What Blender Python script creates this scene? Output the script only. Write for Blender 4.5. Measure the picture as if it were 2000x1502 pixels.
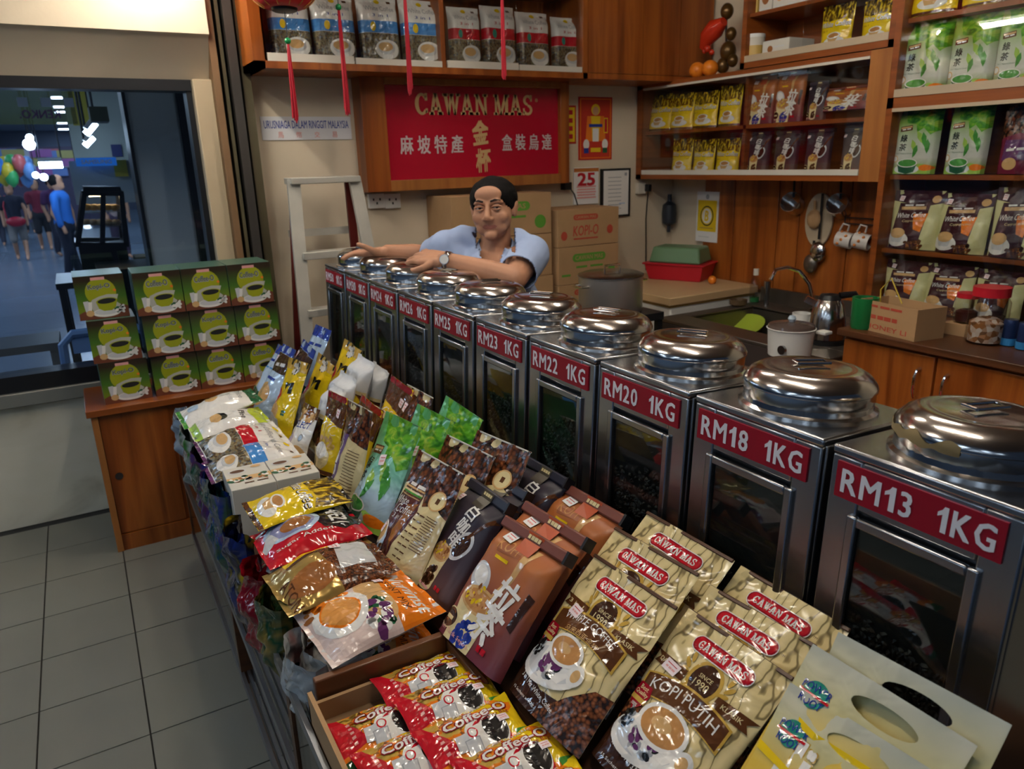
import bpy, bmesh, math, random, bisect
from math import sin, cos, pi, radians as RAD, sqrt, hypot, atan2
from mathutils import Vector as V, Matrix, Euler, noise, geometry
for o in list(bpy.data.objects): bpy.data.objects.remove(o, do_unlink=True)
SC = bpy.context.scene; COL = SC.collection
rnd = random.Random(7)
# ---------------- camera (calibrated from the room's vanishing points) ----------------
FPX = 1440.67; CAM = V((0, 0, 1.62))
YAW, PIT, ROL = 0.5183129, 0.2960480, -0.0287460
_f = V((sin(YAW)*cos(PIT), cos(YAW)*cos(PIT), -sin(PIT))); _r0 = V((cos(YAW), -sin(YAW), 0)); _u0 = _r0.cross(_f)
_r = _r0*cos(ROL)+_u0*sin(ROL); _u = -_r0*sin(ROL)+_u0*cos(ROL)
cd = bpy.data.cameras.new('camera'); cam = bpy.data.objects.new('camera', cd); COL.objects.link(cam)
cam.matrix_world = Matrix(((_r.x, _u.x, -_f.x, CAM.x), (_r.y, _u.y, -_f.y, CAM.y), (_r.z, _u.z, -_f.z, CAM.z), (0, 0, 0, 1)))
cd.sensor_width = 36; cd.lens = FPX/2000*36; cd.clip_start = .02; cd.clip_end = 200
cd.dof.use_dof = True; cd.dof.focus_distance = 1.55; cd.dof.aperture_fstop = 6.3
SC.camera = cam
def ray(x, y): return _f+_r*((x-1000)/FPX)+_u*((751-y)/FPX)
def at(x, y, X=None, Y=None, Z=None):
    d = ray(x, y)
    t = (X-CAM.x)/d.x if X is not None else (Y-CAM.y)/d.y if Y is not None else (Z-CAM.z)/d.z
    return CAM+d*t
# ---------------- light and exposure ----------------
SC.view_settings.view_transform = 'Standard'; SC.view_settings.look = 'None'
SC.view_settings.exposure = 0.75; SC.view_settings.gamma = 1; SC.view_settings.use_curve_mapping = False
w = bpy.data.worlds.new('mall_air'); SC.world = w; w.use_nodes = True
w.node_tree.nodes['Background'].inputs[0].default_value = (.30, .45, .75, 1)
w.node_tree.nodes['Background'].inputs[1].default_value = .03
def area(name, loc, rot, sx, sy, power, col):
    l = bpy.data.lights.new(name, 'AREA'); l.shape = 'RECTANGLE'; l.size = sx; l.size_y = sy; l.energy = power; l.color = col
    o = bpy.data.objects.new(name, l); COL.objects.link(o); o.location = loc; o.rotation_euler = rot; return o
# ---------------- materials ----------------
MATS = {}
def nodes(m): return m.node_tree.nodes, m.node_tree.links
def mat(name, col, rough=.5, metal=0., bump=None, spec=.5, emit=0, alpha=1, trans=0, var=0, vscale=6., coat=0, wrinkle=0, ior=1.45):
    if name in MATS: return MATS[name]
    m = bpy.data.materials.new(name); m.use_nodes = True; MATS[name] = m
    N, L = nodes(m); b = N['Principled BSDF']
    b.inputs['Base Color'].default_value = (*col, 1); b.inputs['Roughness'].default_value = rough; b.inputs['Metallic'].default_value = metal
    b.inputs['Specular IOR Level'].default_value = spec; b.inputs['IOR'].default_value = ior
    if emit: b.inputs['Emission Color'].default_value = (*col, 1); b.inputs['Emission Strength'].default_value = emit
    if alpha < 1: b.inputs['Alpha'].default_value = alpha
    if trans: b.inputs['Transmission Weight'].default_value = trans
    if coat: b.inputs['Coat Weight'].default_value = coat; b.inputs['Coat Roughness'].default_value = .06
    tc = N.new('ShaderNodeTexCoord')
    if var:
        n = N.new('ShaderNodeTexNoise'); n.inputs['Scale'].default_value = vscale; n.inputs['Detail'].default_value = 6
        L.new(tc.outputs['Object'], n.inputs['Vector'])
        mx = N.new('ShaderNodeMix'); mx.data_type = 'RGBA'
        mx.inputs[6].default_value = (*[max(0, c*(1-var)) for c in col], 1); mx.inputs[7].default_value = (*[min(1, c*(1+var)) for c in col], 1)
        L.new(n.outputs['Fac'], mx.inputs[0]); L.new(mx.outputs[2], b.inputs['Base Color'])
    if bump or wrinkle:
        n = N.new('ShaderNodeTexNoise'); bp = N.new('ShaderNodeBump')
        if wrinkle:
            n.inputs['Scale'].default_value = 15; n.inputs['Detail'].default_value = 2; n.inputs['Distortion'].default_value = 1.0
            L.new(tc.outputs['UV'], n.inputs['Vector']); bp.inputs['Strength'].default_value = wrinkle*.8; bp.inputs['Distance'].default_value = .016
        else:
            n.inputs['Scale'].default_value = bump[0]; n.inputs['Detail'].default_value = 5
            L.new(tc.outputs['Object'], n.inputs['Vector']); bp.inputs['Strength'].default_value = bump[1]; bp.inputs['Distance'].default_value = .004
        L.new(n.outputs['Fac'], bp.inputs['Height']); L.new(bp.outputs['Normal'], b.inputs['Normal'])
    return m
def ramp_mat(name, kind, stops, scale=(1, 1, 1), rough=.4, detail=6, dist=0, coord='Object', bumpd=0, tex_scale=1, wrinkle=0, coat=0, spec=.5):
    if name in MATS: return MATS[name]
    m = mat(name, (1, 1, 1), rough, spec=spec, wrinkle=wrinkle, coat=coat); N, L = nodes(m); b = N['Principled BSDF']
    tc = N.new('ShaderNodeTexCoord'); mp = N.new('ShaderNodeMapping'); mp.inputs['Scale'].default_value = scale
    L.new(tc.outputs[coord], mp.inputs['Vector'])
    if kind == 'noise':
        n = N.new('ShaderNodeTexNoise'); n.inputs['Detail'].default_value = detail; n.inputs['Distortion'].default_value = dist; out = n.outputs['Fac']
    elif kind == 'voronoi':
        n = N.new('ShaderNodeTexVoronoi'); out = n.outputs['Distance']
    elif kind == 'cells':
        n = N.new('ShaderNodeTexVoronoi'); out = n.outputs['Color']
    elif kind == 'wave':
        n = N.new('ShaderNodeTexWave'); n.inputs['Distortion'].default_value = dist; n.inputs['Detail'].default_value = detail; out = n.outputs['Fac']
    elif kind == 'grad':
        n = N.new('ShaderNodeSeparateXYZ'); out = n.outputs['Y']
    if kind != 'grad': n.inputs['Scale'].default_value = tex_scale
    L.new(mp.outputs[0], n.inputs[0])
    r = N.new('ShaderNodeValToRGB'); e = r.color_ramp.elements
    while len(e) < len(stops): e.new(.5)
    for i, (p, c) in enumerate(stops): e[i].position = p; e[i].color = (*c, 1)
    L.new(out, r.inputs[0]); L.new(r.outputs[0], b.inputs['Base Color'])
    if bumpd:
        bp = N.new('ShaderNodeBump'); bp.inputs['Strength'].default_value = 1; bp.inputs['Distance'].default_value = bumpd
        L.new(out, bp.inputs['Height']); L.new(bp.outputs[0], b.inputs['Normal'])
    return m
WOOD = ramp_mat('wood_laminate', 'noise', [(.30, (.135, .030, .005)), (.48, (.26, .066, .010)), (.60, (.35, .10, .016)), (.72, (.19, .043, .007))], (9, 9, .55), .32, 5, .4, tex_scale=1.3)
WOODL = ramp_mat('wood_light', 'noise', [(.3, (.24, .078, .017)), (.5, (.36, .135, .032)), (.7, (.27, .095, .022))], (10, 10, .5), .35, 5, .3, tex_scale=1.3)
WOODD = ramp_mat('wood_dark', 'noise', [(.3, (.05, .018, .007)), (.6, (.11, .04, .014))], (1, 1, 12), .35, 5, .3, tex_scale=2)
WOODH = ramp_mat('wood_horizontal', 'noise', [(.3, (.15, .034, .006)), (.5, (.26, .067, .011)), (.7, (.18, .043, .008))], (.6, .6, 12), .32, 5, .4, tex_scale=1.4)
CREAM = mat('cream_paint', (.66, .56, .42), .75, var=.13, vscale=2.2, bump=(60, .08))
STAIN = ramp_mat('stained_plaster', 'noise', [(.28, (.44, .40, .29)), (.42, (.70, .66, .52)), (.7, (.78, .74, .62))], (1, 1, 1.6), .8, 8, .6, tex_scale=2.0)
STEEL = mat('brushed_steel', (.38, .385, .40), .25, 1, bump=(3, .04), var=.06, vscale=3)
STEELP = mat('polished_steel', (.60, .58, .56), .16, 1, bump=(5, .012))
CHROME = mat('chrome', (.8, .8, .8), .07, 1)
ALU = mat('aluminium', (.30, .31, .33), .38, 1)
ALUP = mat('worn_aluminium_paint', (.52, .50, .44), .5, .3, var=.25, vscale=9)
DSTEEL = mat('dull_sink_steel', (.22, .19, .16), .35, .9, var=.15)
BLACK = mat('black', (.008, .008, .009), .4)
DARK = mat('dark_interior', (.022, .017, .014), .6)
BLKM = mat('black_metal', (.02, .021, .025), .35, .4)
WHITE = mat('white_plastic', (.75, .74, .70), .4)
OFFW = mat('off_white', (.62, .58, .50), .5)
RED = mat('red_plastic', (.50, .012, .025), .35)
GREENP = mat('green_plastic', (.13, .24, .12), .4)
ORANGE = mat('orange_peel', (.80, .22, .015), .4, bump=(220, .15))
CARD = mat('cardboard', (.42, .25, .12), .85, var=.1, vscale=12)
CARDD = mat('cardboard_inside', (.25, .15, .075), .9)
def thin_glass(name, tint, refl=1.0, rough=.02):
    m = bpy.data.materials.new(name); m.use_nodes = True; MATS[name] = m; N, L = nodes(m)
    N.remove(N['Principled BSDF']); t = N.new('ShaderNodeBsdfTransparent'); t.inputs[0].default_value = (*tint, 1)
    g = N.new('ShaderNodeBsdfGlossy'); g.inputs['Roughness'].default_value = rough; g.inputs[0].default_value = (refl, refl, refl, 1)
    f = N.new('ShaderNodeFresnel'); x = N.new('ShaderNodeMixShader'); ge = N.new('ShaderNodeNewGeometry'); mr = N.new('ShaderNodeMapRange')
    mr.inputs['To Min'].default_value = 1.5; mr.inputs['To Max'].default_value = 1/1.5; L.new(ge.outputs['Backfacing'], mr.inputs['Value']); L.new(mr.outputs[0], f.inputs[0])
    L.new(f.outputs[0], x.inputs[0]); L.new(t.outputs[0], x.inputs[1]); L.new(g.outputs[0], x.inputs[2]); L.new(x.outputs[0], N['Material Output'].inputs[0]); return m
GLASS = thin_glass('thin_glass', (.95, .96, .96))
GLASSD = thin_glass('tinted_glass', (.90, .94, .98))
CLEAR = thin_glass('clear_plastic', (.90, .90, .89), 1., .06)
PAPER = mat('white_paper', (.78, .77, .76), .8)
STICK = mat('price_sticker', (.85, .72, .74), .6)
SRED = mat('sign_red', (.42, .004, .022), .22)
# ---------------- mesh builder ----------------
class MB:
    def __init__(s): s.v = []; s.f = []; s.m = []
    def add(s, vs, fs, m=0):
        b = len(s.v); s.v += [V(p) for p in vs]; s.f += [tuple(i+b for i in f) for f in fs]; s.m += [m]*len(fs); return s
    def box(s, x0, y0, z0, x1, y1, z1, m=0):
        x0, x1 = min(x0, x1), max(x0, x1); y0, y1 = min(y0, y1), max(y0, y1); z0, z1 = min(z0, z1), max(z0, z1)
        return s.add([(x0, y0, z0), (x1, y0, z0), (x1, y1, z0), (x0, y1, z0), (x0, y0, z1), (x1, y0, z1), (x1, y1, z1), (x0, y1, z1)],
            [(0, 3, 2, 1), (4, 5, 6, 7), (0, 1, 5, 4), (1, 2, 6, 5), (2, 3, 7, 6), (3, 0, 4, 7)], m)
    def hexa(s, p, m=0): return s.add(p, [(0, 3, 2, 1), (4, 5, 6, 7), (0, 1, 5, 4), (1, 2, 6, 5), (2, 3, 7, 6), (3, 0, 4, 7)], m)
    def bar(s, a, b, wx, wy, m=0, up=(0, 0, 1)):
        a, b = V(a), V(b); d = (b-a).normalized(); u = V(up)
        if abs(d.dot(u)) > .97: u = V((1, 0, 0))
        x = d.cross(u).normalized()*wx/2; y = x.cross(d).normalized()*wy/2
        return s.hexa([a-x-y, a+x-y, a+x+y, a-x+y, b-x-y, b+x-y, b+x+y, b-x+y], m)
    def cyl(s, a, b, r0, r1=None, n=16, m=0, cap=True):
        a, b = V(a), V(b); r1 = r0 if r1 is None else r1; d = (b-a).normalized(); u = V((0, 0, 1)) if abs(d.z) < .95 else V((1, 0, 0))
        x = d.cross(u).normalized(); y = d.cross(x)
        vs = [p+(x*cos(2*pi*i/n)+y*sin(2*pi*i/n))*r for p, r in ((a, r0), (b, r1)) for i in range(n)]
        fs = [(i, n+i, n+(i+1) % n, (i+1) % n) for i in range(n)]
        if cap: fs += [tuple(range(n)), tuple(range(2*n-1, n-1, -1))]
        return s.add(vs, fs, m)
    def lathe(s, prof, c=(0, 0, 0), n=32, m=0, sx=1, sy=1, axis='z'):
        c = V(c); vs = []; fs = []; k = len(prof)
        for r, z in prof:
            for i in range(n):
                a = 2*pi*i/n; p = (r*cos(a)*sx, r*sin(a)*sy, z)
                if axis == 'y': p = (p[0], z, p[1])
                if axis == 'x': p = (z, p[0], p[1])
                vs.append(c+V(p))
        for j in range(k-1):
            for i in range(n): fs.append((j*n+i, j*n+(i+1) % n, (j+1)*n+(i+1) % n, (j+1)*n+i))
        if prof[0][0] > 1e-5: fs.append(tuple(range(n-1, -1, -1)))
        if prof[-1][0] > 1e-5: fs.append(tuple((k-1)*n+i for i in range(n)))
        return s.add(vs, fs, m)
    def sph(s, c, r, sc=(1, 1, 1), n=16, k=10, m=0, M=None):
        vs = []; fs = []; c = V(c)
        for j in range(k+1):
            t = pi*j/k
            for i in range(n):
                p = V((r*sin(t)*cos(2*pi*i/n)*sc[0], r*sin(t)*sin(2*pi*i/n)*sc[1], r*cos(t)*sc[2]))
                vs.append(c+(M @ p if M else p))
        for j in range(k):
            for i in range(n): fs.append((j*n+i, (j+1)*n+i, (j+1)*n+(i+1) % n, j*n+(i+1) % n))
        return s.add(vs, fs, m)
    def tube(s, pts, r, n=8, m=0, rr=None):
        pts = [V(p) for p in pts]; vs = []; fs = []; x = None
        for i, p in enumerate(pts):
            d = (pts[min(i+1, len(pts)-1)]-pts[max(i-1, 0)]).normalized()
            if x is None:
                u = V((0, 0, 1)) if abs(d.z) < .9 else V((1, 0, 0)); x = d.cross(u).normalized()
            x = (x-d*x.dot(d)).normalized(); y = d.cross(x); q = rr[i] if rr else r
            vs += [p+(x*cos(2*pi*k/n)+y*sin(2*pi*k/n))*q for k in range(n)]
        for i in range(len(pts)-1):
            for k in range(n): fs.append((i*n+k, (i+1)*n+k, (i+1)*n+(k+1) % n, i*n+(k+1) % n))
        fs += [tuple(range(n)), tuple((len(pts)-1)*n+k for k in range(n-1, -1, -1))]
        return s.add(vs, fs, m)
    def prism(s, pts, z0, z1, m=0, ax='z'):
        n = len(pts); T = {'z': lambda a, b, c: (a, b, c), 'y': lambda a, b, c: (a, c, b), 'x': lambda a, b, c: (c, a, b)}[ax]
        vs = [T(a, b, z0) for a, b in pts]+[T(a, b, z1) for a, b in pts]
        return s.add(vs, [tuple(range(n-1, -1, -1)), tuple(range(n, 2*n))]+[(i, (i+1) % n, n+(i+1) % n, n+i) for i in range(n)], m)
    def grid(s, fn, nu, nv, m=0):
        vs = [fn(i/nu, j/nv) for j in range(nv+1) for i in range(nu+1)]
        return s.add(vs, [(j*(nu+1)+i, j*(nu+1)+i+1, (j+1)*(nu+1)+i+1, (j+1)*(nu+1)+i) for j in range(nv) for i in range(nu)], m)
    def xf(s, M): s.v = [M @ p for p in s.v]; return s
    def mesh(s, name, mats, bevel=0, smooth=35, uv=None):
        me = bpy.data.meshes.new(name); me.from_pydata([tuple(p) for p in s.v], [], s.f)
        for x in (mats if isinstance(mats, (list, tuple)) else [mats]): me.materials.append(x)
        if any(s.m): me.polygons.foreach_set('material_index', s.m)
        bm = bmesh.new(); bm.from_mesh(me); bmesh.ops.recalc_face_normals(bm, faces=bm.faces); bm.to_mesh(me); bm.free()
        if smooth:
            me.polygons.foreach_set('use_smooth', [True]*len(me.polygons)); me.set_sharp_from_angle(angle=RAD(smooth))
        me.update(); return me
LOC = {}
def link(name, data, parent=None):
    o = bpy.data.objects.new(name, data); COL.objects.link(o)
    if parent: o.parent = parent
    return o
def obj(name, mb, mats, parent=None, bevel=0, smooth=35, local=False):
    if parent is not None and not local and parent in LOC:
        c = LOC[parent]; mb.v = [p-c for p in mb.v]
    o = link(name, mb.mesh(name, mats, smooth=smooth), parent)
    if bevel:
        b = o.modifiers.new('bevel', 'BEVEL'); b.width = bevel; b.segments = 2; b.limit_method = 'ANGLE'; b.angle_limit = RAD(40)
    return o
def tag(o, label, cat, group=None):
    o['label'] = label; o['category'] = cat
    if group: o['group'] = group
    return o
def thing(name, loc, label, cat, group=None, rz=0):
    o = link(name, None); o.location = loc; o.rotation_euler = (0, 0, rz); o.empty_display_size = .05
    LOC[o] = V(loc); return tag(o, label, cat, group)
def struct(name, mb, mats, parent=None, **k):
    o = obj(name, mb, mats, parent, **k)
    if parent is None: o['kind'] = 'structure'
    return o
def single(name, mb, mats, label, cat, group=None, bevel=0, smooth=35):
    """one-mesh thing: vertices come in world space, origin goes to the base centre"""
    xs = [p.x for p in mb.v]; ys = [p.y for p in mb.v]; zs = [p.z for p in mb.v]
    c = V(((min(xs)+max(xs))/2, (min(ys)+max(ys))/2, min(zs))); mb.v = [p-c for p in mb.v]
    o = obj(name, mb, mats, None, bevel, smooth); o.location = c; LOC[o] = c; return tag(o, label, cat, group)
def copy_tree(o, parent=None, M=None, label=None, group=None):
    c = o.copy(); COL.objects.link(c); c.parent = parent
    if M is not None: c.matrix_world = M
    if label: c['label'] = label
    if group: c['group'] = group
    for ch in o.children: copy_tree(ch, c)
    return c
def frame(loc, yaw=0., lean=0., roll=0., sc=(1, 1, 1)):
    return Matrix.Translation(V(loc)) @ Matrix.Rotation(yaw, 4, 'Z') @ Matrix.Rotation(-lean, 4, 'X') @ Matrix.Rotation(roll, 4, 'Y') @ Matrix.Diagonal((*sc, 1))
# ---------------- flat print: text and shapes laid on a surface ----------------
_tc = {}
def text_tris(s, bold=0., shear=0.):
    k = (s, bold, shear)
    if k in _tc: return _tc[k]
    cu = bpy.data.curves.new('t', 'FONT'); cu.body = s; cu.offset = bold; cu.resolution_u = 2; cu.fill_mode = 'FRONT'; cu.dimensions = '2D'; cu.shear = shear
    o = bpy.data.objects.new('t', cu); COL.objects.link(o); me = bpy.data.meshes.new_from_object(o)
    me.calc_loop_triangles()
    vs = [(v.co.x, v.co.y) for v in me.vertices]; ts = [tuple(t.vertices) for t in me.loop_triangles]
    bpy.data.objects.remove(o); bpy.data.curves.remove(cu); bpy.data.meshes.remove(me)
    if not vs: vs = [(0, 0), (1, 0), (0, 1)]; ts = [(0, 1, 2)]
    x0 = min(a for a, b in vs); x1 = max(a for a, b in vs); y0 = min(b for a, b in vs); y1 = max(b for a, b in vs)
    W = max(x1-x0, 1e-4); H = max(y1-y0, 1e-4)
    _tc[k] = ([((a-x0)/W-.5, (b-y0)/H-.5) for a, b in vs], ts, W/H); return _tc[k]
def _R(x0, y0, x1, y1): return [(x0, y0), (x1, y0), (x1, y1), (x0, y1)]
SLAB = {  # heavy slab-serif capitals, unit height
 'A': (.95, [[(.05, 0), (.27, 0), (.55, 1), (.33, 1)], [(.92, 0), (.66, 0), (.36, 1), (.58, 1)], _R(.25, .22, .7, .36), _R(-.02, 0, .36, .13), _R(.56, 0, .98, .13)]),
 'W': (1.2, [[(.02, 1), (.28, 1), (.45, 0), (.28, 0)], [(.28, 0), (.45, 0), (.68, 1), (.5, 1)], [(.5, 1), (.72, 1), (.9, 0), (.74, 0)], [(.74, 0), (.9, 0), (1.18, 1), (1.0, 1)], _R(-.04, .87, .36, 1), _R(.44, .87, .78, 1), _R(.92, .87, 1.24, 1)]),
 'N': (1.0, [_R(.1, 0, .28, 1), _R(.74, 0, .92, 1), [(.08, 1), (.32, 1), (.92, 0), (.68, 0)], _R(0, 0, .38, .13), _R(.64, .87, 1.02, 1), _R(0, .87, .3, 1)]),
 'M': (1.2, [_R(.1, 0, .26, 1), _R(.88, 0, 1.12, 1), [(.1, 1), (.36, 1), (.64, 0), (.46, 0)], [(.46, 0), (.64, 0), (1.08, 1), (.84, 1)], _R(0, 0, .36, .13), _R(.78, 0, 1.22, .13), _R(0, .87, .3, 1), _R(.9, .87, 1.22, 1)]),
}
def _arc(cx, cy, rx, ry, a0, a1, tx, ty, n=14):
    out = []
    for i in range(n):
        a, b = RAD(a0+(a1-a0)*i/n), RAD(a0+(a1-a0)*(i+1)/n)
        out.append([(cx+rx*cos(a), cy+ry*sin(a)), (cx+rx*cos(b), cy+ry*sin(b)), (cx+(rx-tx)*cos(b), cy+(ry-ty)*sin(b)), (cx+(rx-tx)*cos(a), cy+(ry-ty)*sin(a))])
    return out
SLAB['C'] = (.95, _arc(.5, .5, .48, .51, 40, 320, .26, .13)+[_R(.72, .66, .9, 1.0), _R(.74, .1, .9, .3)])
SLAB['S'] = (.85, _arc(.42, .74, .36, .27, 20, 270, .2, .13)+_arc(.42, .26, .38, .27, -160, 90, .2, .13)+[_R(.62, .68, .76, 1.0), _R(.04, 0, .18, .34)])
class Print:
    def __init__(s, A): s.A = A; s.mats = []; s.it = []; s.n = 0
    def _m(s, m):
        if m not in s.mats: s.mats.append(m)
        return s.mats.index(m)
    def tri(s, vs, ts, m):
        s.n += 1; s.it.append((list(vs), list(ts), s._m(m), s.n)); return s
    def poly(s, pts, m):
        ts = [tuple(t) for t in geometry.tessellate_polygon([[V((a, b, 0)) for a, b in pts]])]
        return s.tri(pts, ts, m)
    def rect(s, cx, cy, w, h, m, rot=0, n=1):
        c, q = cos(rot), sin(rot)
        return s.poly([(cx+a*w/2*c-b*h/2*q, cy+a*w/2*q+b*h/2*c) for a, b in ((-1, -1), (1, -1), (1, 1), (-1, 1))], m)
    def lozenge(s, cx, cy, w, h, m, rot=0, k=8):
        c, q = cos(rot), sin(rot); r = h/2; P = []
        for sg, a0 in ((1, -90), (-1, 90)):
            for i in range(k+1):
                a = RAD(a0+180*i/k); P.append((sg*(w/2-r)+r*cos(a), r*sin(a)))
        return s.poly([(cx+a*c-b*q, cy+a*q+b*c) for a, b in P], m)
    def ell(s, cx, cy, rx, ry, m, rot=0, k=24):
        c, q = cos(rot), sin(rot)
        P = [(rx*cos(2*pi*i/k), ry*sin(2*pi*i/k)) for i in range(k)]
        return s.tri([(cx, cy)]+[(cx+a*c-b*q, cy+a*q+b*c) for a, b in P], [(0, 1+i, 1+(i+1) % k) for i in range(k)], m)
    def text(s, t, cx, cy, w, h, m, rot=0, bold=.015, shear=0., bend=0.):
        vs, ts, asp = text_tris(t, 0., shear); c, q = cos(rot), sin(rot)
        P = []; T2 = []; e = bold*h*.9
        for dx, dy in (((-1, -.6), (1, -.6), (1, .6), (-1, .6)) if bold > .004 else ((0, 0),)):
            P = [(a*(w-2*e)+dx*e, b*(h-1.2*e)+dy*e+bend*(a*a-.25)*w) for a, b in vs]
            s.it.append(([(cx+a*c-b*q, cy+a*q+b*c) for a, b in P], ts, s._m(m), s.n+1+.22*len(T2))); T2.append(1)
        s.n += 1; return s
    def bars(s, n, cx, cy, w, h, m, rot=0, *k):
        """a line of print too small to read: n word-like strokes"""
        c, q = cos(rot), sin(rot); st = w/n; vs = []; ts = []
        for i in range(n):
            x = -w/2+st*(i+.5); b = len(vs); d = st*(.36+.06*((i*7) % 3)); e = h*.28
            vs += [(cx+(x+a)*c-y*q, cy+(x+a)*q+y*c) for a, y in ((-d, -e), (d, -e), (d, e), (-d, e))]; ts += [(b, b+1, b+2), (b, b+2, b+3)]
        return s.tri(vs, ts, m)
    def slab(s, t, cx, cy, w, h, m, rot=0, sp=.06, bend=0.):
        x = 0; Q = []
        for ch in t:
            if ch == ' ': x += .4; continue
            adv, ps = SLAB[ch]
            Q += [[(x+a, b) for a, b in p] for p in ps]; x += adv+sp
        x -= sp; c, q = cos(rot), sin(rot); vs = []; ts = []
        for p in Q:
            b0 = len(vs)
            for a, b in p:
                A = (a/x-.5)*w; B = (b-.5)*h+bend*((a/x-.5)**2-.25)*w; vs.append((cx+A*c-B*q, cy+A*q+B*c))
            ts += [(b0, b0+i, b0+i+1) for i in range(1, len(p)-1)]
        return s.tri(vs, ts, m)
    def blobs(s, n, x0, x1, y0, y1, r0, r1, ms, seed=1, asp=1.6):
        q = random.Random(seed)
        for m in ms:
            vs = []; ts = []
            for i in range(n//len(ms)):
                cx, cy, r, a = q.uniform(x0, x1), q.uniform(y0, y1), q.uniform(r0, r1), q.uniform(0, pi); b = len(vs); k = 8
                vs.append((cx, cy))
                for j in range(k):
                    X, Y = r*asp*cos(2*pi*j/k), r*sin(2*pi*j/k); vs.append((cx+X*cos(a)-Y*sin(a), cy+X*sin(a)+Y*cos(a)))
                ts += [(b, b+1+j, b+1+(j+1) % k) for j in range(k)]
            s.tri(vs, ts, m)
        return s
    def cup(s, cx, cy, r, body, drink, rot=0, saucer=True, tilt=.45, hd=1):
        if saucer: s.ell(cx, cy-r*.85, r*1.75, r*.62, P_('w'), rot)
        k = 10; P = []
        for i in range(k+1):
            a = pi+pi*i/k; P.append((r*cos(a), r*1.05*sin(a)))
        c, q = cos(rot), sin(rot)
        s.ell(cx+hd*r*1.12*c, cy-r*.35, r*.36, r*.36, body, rot)
        s.poly([(cx+a*c-b*q, cy+a*q+b*c) for a, b in P], body)
        s.ell(cx, cy, r, r*tilt, P_('w'), rot); s.ell(cx, cy, r*.86, r*tilt*.82, drink, rot); return s
    def mesh(s, name, S, maxe=None, off=.0005, dl=.00009, wscale=1., grid=None):
        vs = []; fs = []; mi = []; uvs = []
        if grid: us, vv, PT, nn = grid
        def cut(pl, ax, c0, c1, d):   # keep the side where (ax.p - lin) sign matches
            out = []; n = len(pl)
            for i in range(n):
                p, q = pl[i], pl[(i+1) % n]; dp, dq = d(p), d(q)
                if dp >= 0: out.append(p)
                if dp*dq < 0: t = dp/(dp-dq); out.append((p[0]+(q[0]-p[0])*t, p[1]+(q[1]-p[1])*t))
            return out
        for P, T, m, lay in s.it:
            o = off+lay*dl
            if grid:
                for t in T:
                    tri = [(min(1, max(0, P[i][0])), min(1, max(0, P[i][1]/s.A))) for i in t]
                    if abs((tri[1][0]-tri[0][0])*(tri[2][1]-tri[0][1])-(tri[2][0]-tri[0][0])*(tri[1][1]-tri[0][1])) < 1e-9: continue
                    u0 = min(p[0] for p in tri); u1 = max(p[0] for p in tri); v0 = min(p[1] for p in tri); v1 = max(p[1] for p in tri)
                    for i in range(max(0, bisect.bisect_right(us, u0)-1), min(len(us)-1, max(1, bisect.bisect_left(us, u1)))):
                        a_, b_ = us[i], us[i+1]; pc = tri
                        if u0 < a_: pc = cut(pc, 0, 0, 0, lambda p: p[0]-a_)
                        if u1 > b_: pc = cut(pc, 0, 0, 0, lambda p: b_-p[0])
                        if len(pc) < 3: continue
                        for j in range(max(0, bisect.bisect_right(vv, v0)-1), min(len(vv)-1, max(1, bisect.bisect_left(vv, v1)))):
                            c_, d_ = vv[j], vv[j+1]; pd = pc
                            if v0 < c_: pd = cut(pd, 0, 0, 0, lambda p: p[1]-c_)
                            if v1 > d_: pd = cut(pd, 0, 0, 0, lambda p: d_-p[1])
                            if len(pd) < 3: continue
                            w1, h1 = b_-a_, d_-c_
                            p00, p10, p01, p11 = PT[j*nn+i], PT[j*nn+i+1], PT[(j+1)*nn+i], PT[(j+1)*nn+i+1]
                            for sg in (1, -1):
                                pe = cut(pd, 0, 0, 0, lambda p: sg*((p[0]-a_)/w1-(p[1]-c_)/h1))
                                if len(pe) < 3: continue
                                n0 = len(vs)
                                for p in pe:
                                    x, y = (p[0]-a_)/w1, (p[1]-c_)/h1
                                    q = p00+(p10-p00)*x+(p11-p10)*y if sg > 0 else p00+(p01-p00)*y+(p11-p01)*x
                                    vs.append((q.x, q.y-o, q.z)); uvs.append((p[0]*wscale, p[1]*s.A*wscale))
                                fs.append(tuple(range(n0, len(vs)))); mi.append(m)
                continue
            b0 = len(vs)
            for a, b in P: vs.append(tuple(S(a, b/s.A, o))); uvs.append((a*wscale, b*wscale))
            for t in T: fs.append(tuple(i+b0 for i in t)); mi.append(m)
        me = bpy.data.meshes.new(name); me.from_pydata(vs, [], fs)
        for m in s.mats: me.materials.append(m)
        me.polygons.foreach_set('material_index', mi)
        u = me.uv_layers.new(name='UVMap')
        u.data.foreach_set('uv', [c for l in me.loops for c in uvs[l.vertex_index]])
        bm = bmesh.new(); bm.from_mesh(me)
        fl = [f for f in bm.faces if f.normal.y > 0]
        if fl: bmesh.ops.reverse_faces(bm, faces=fl)
        bm.to_mesh(me); bm.free()
        me.update(); return me
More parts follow.
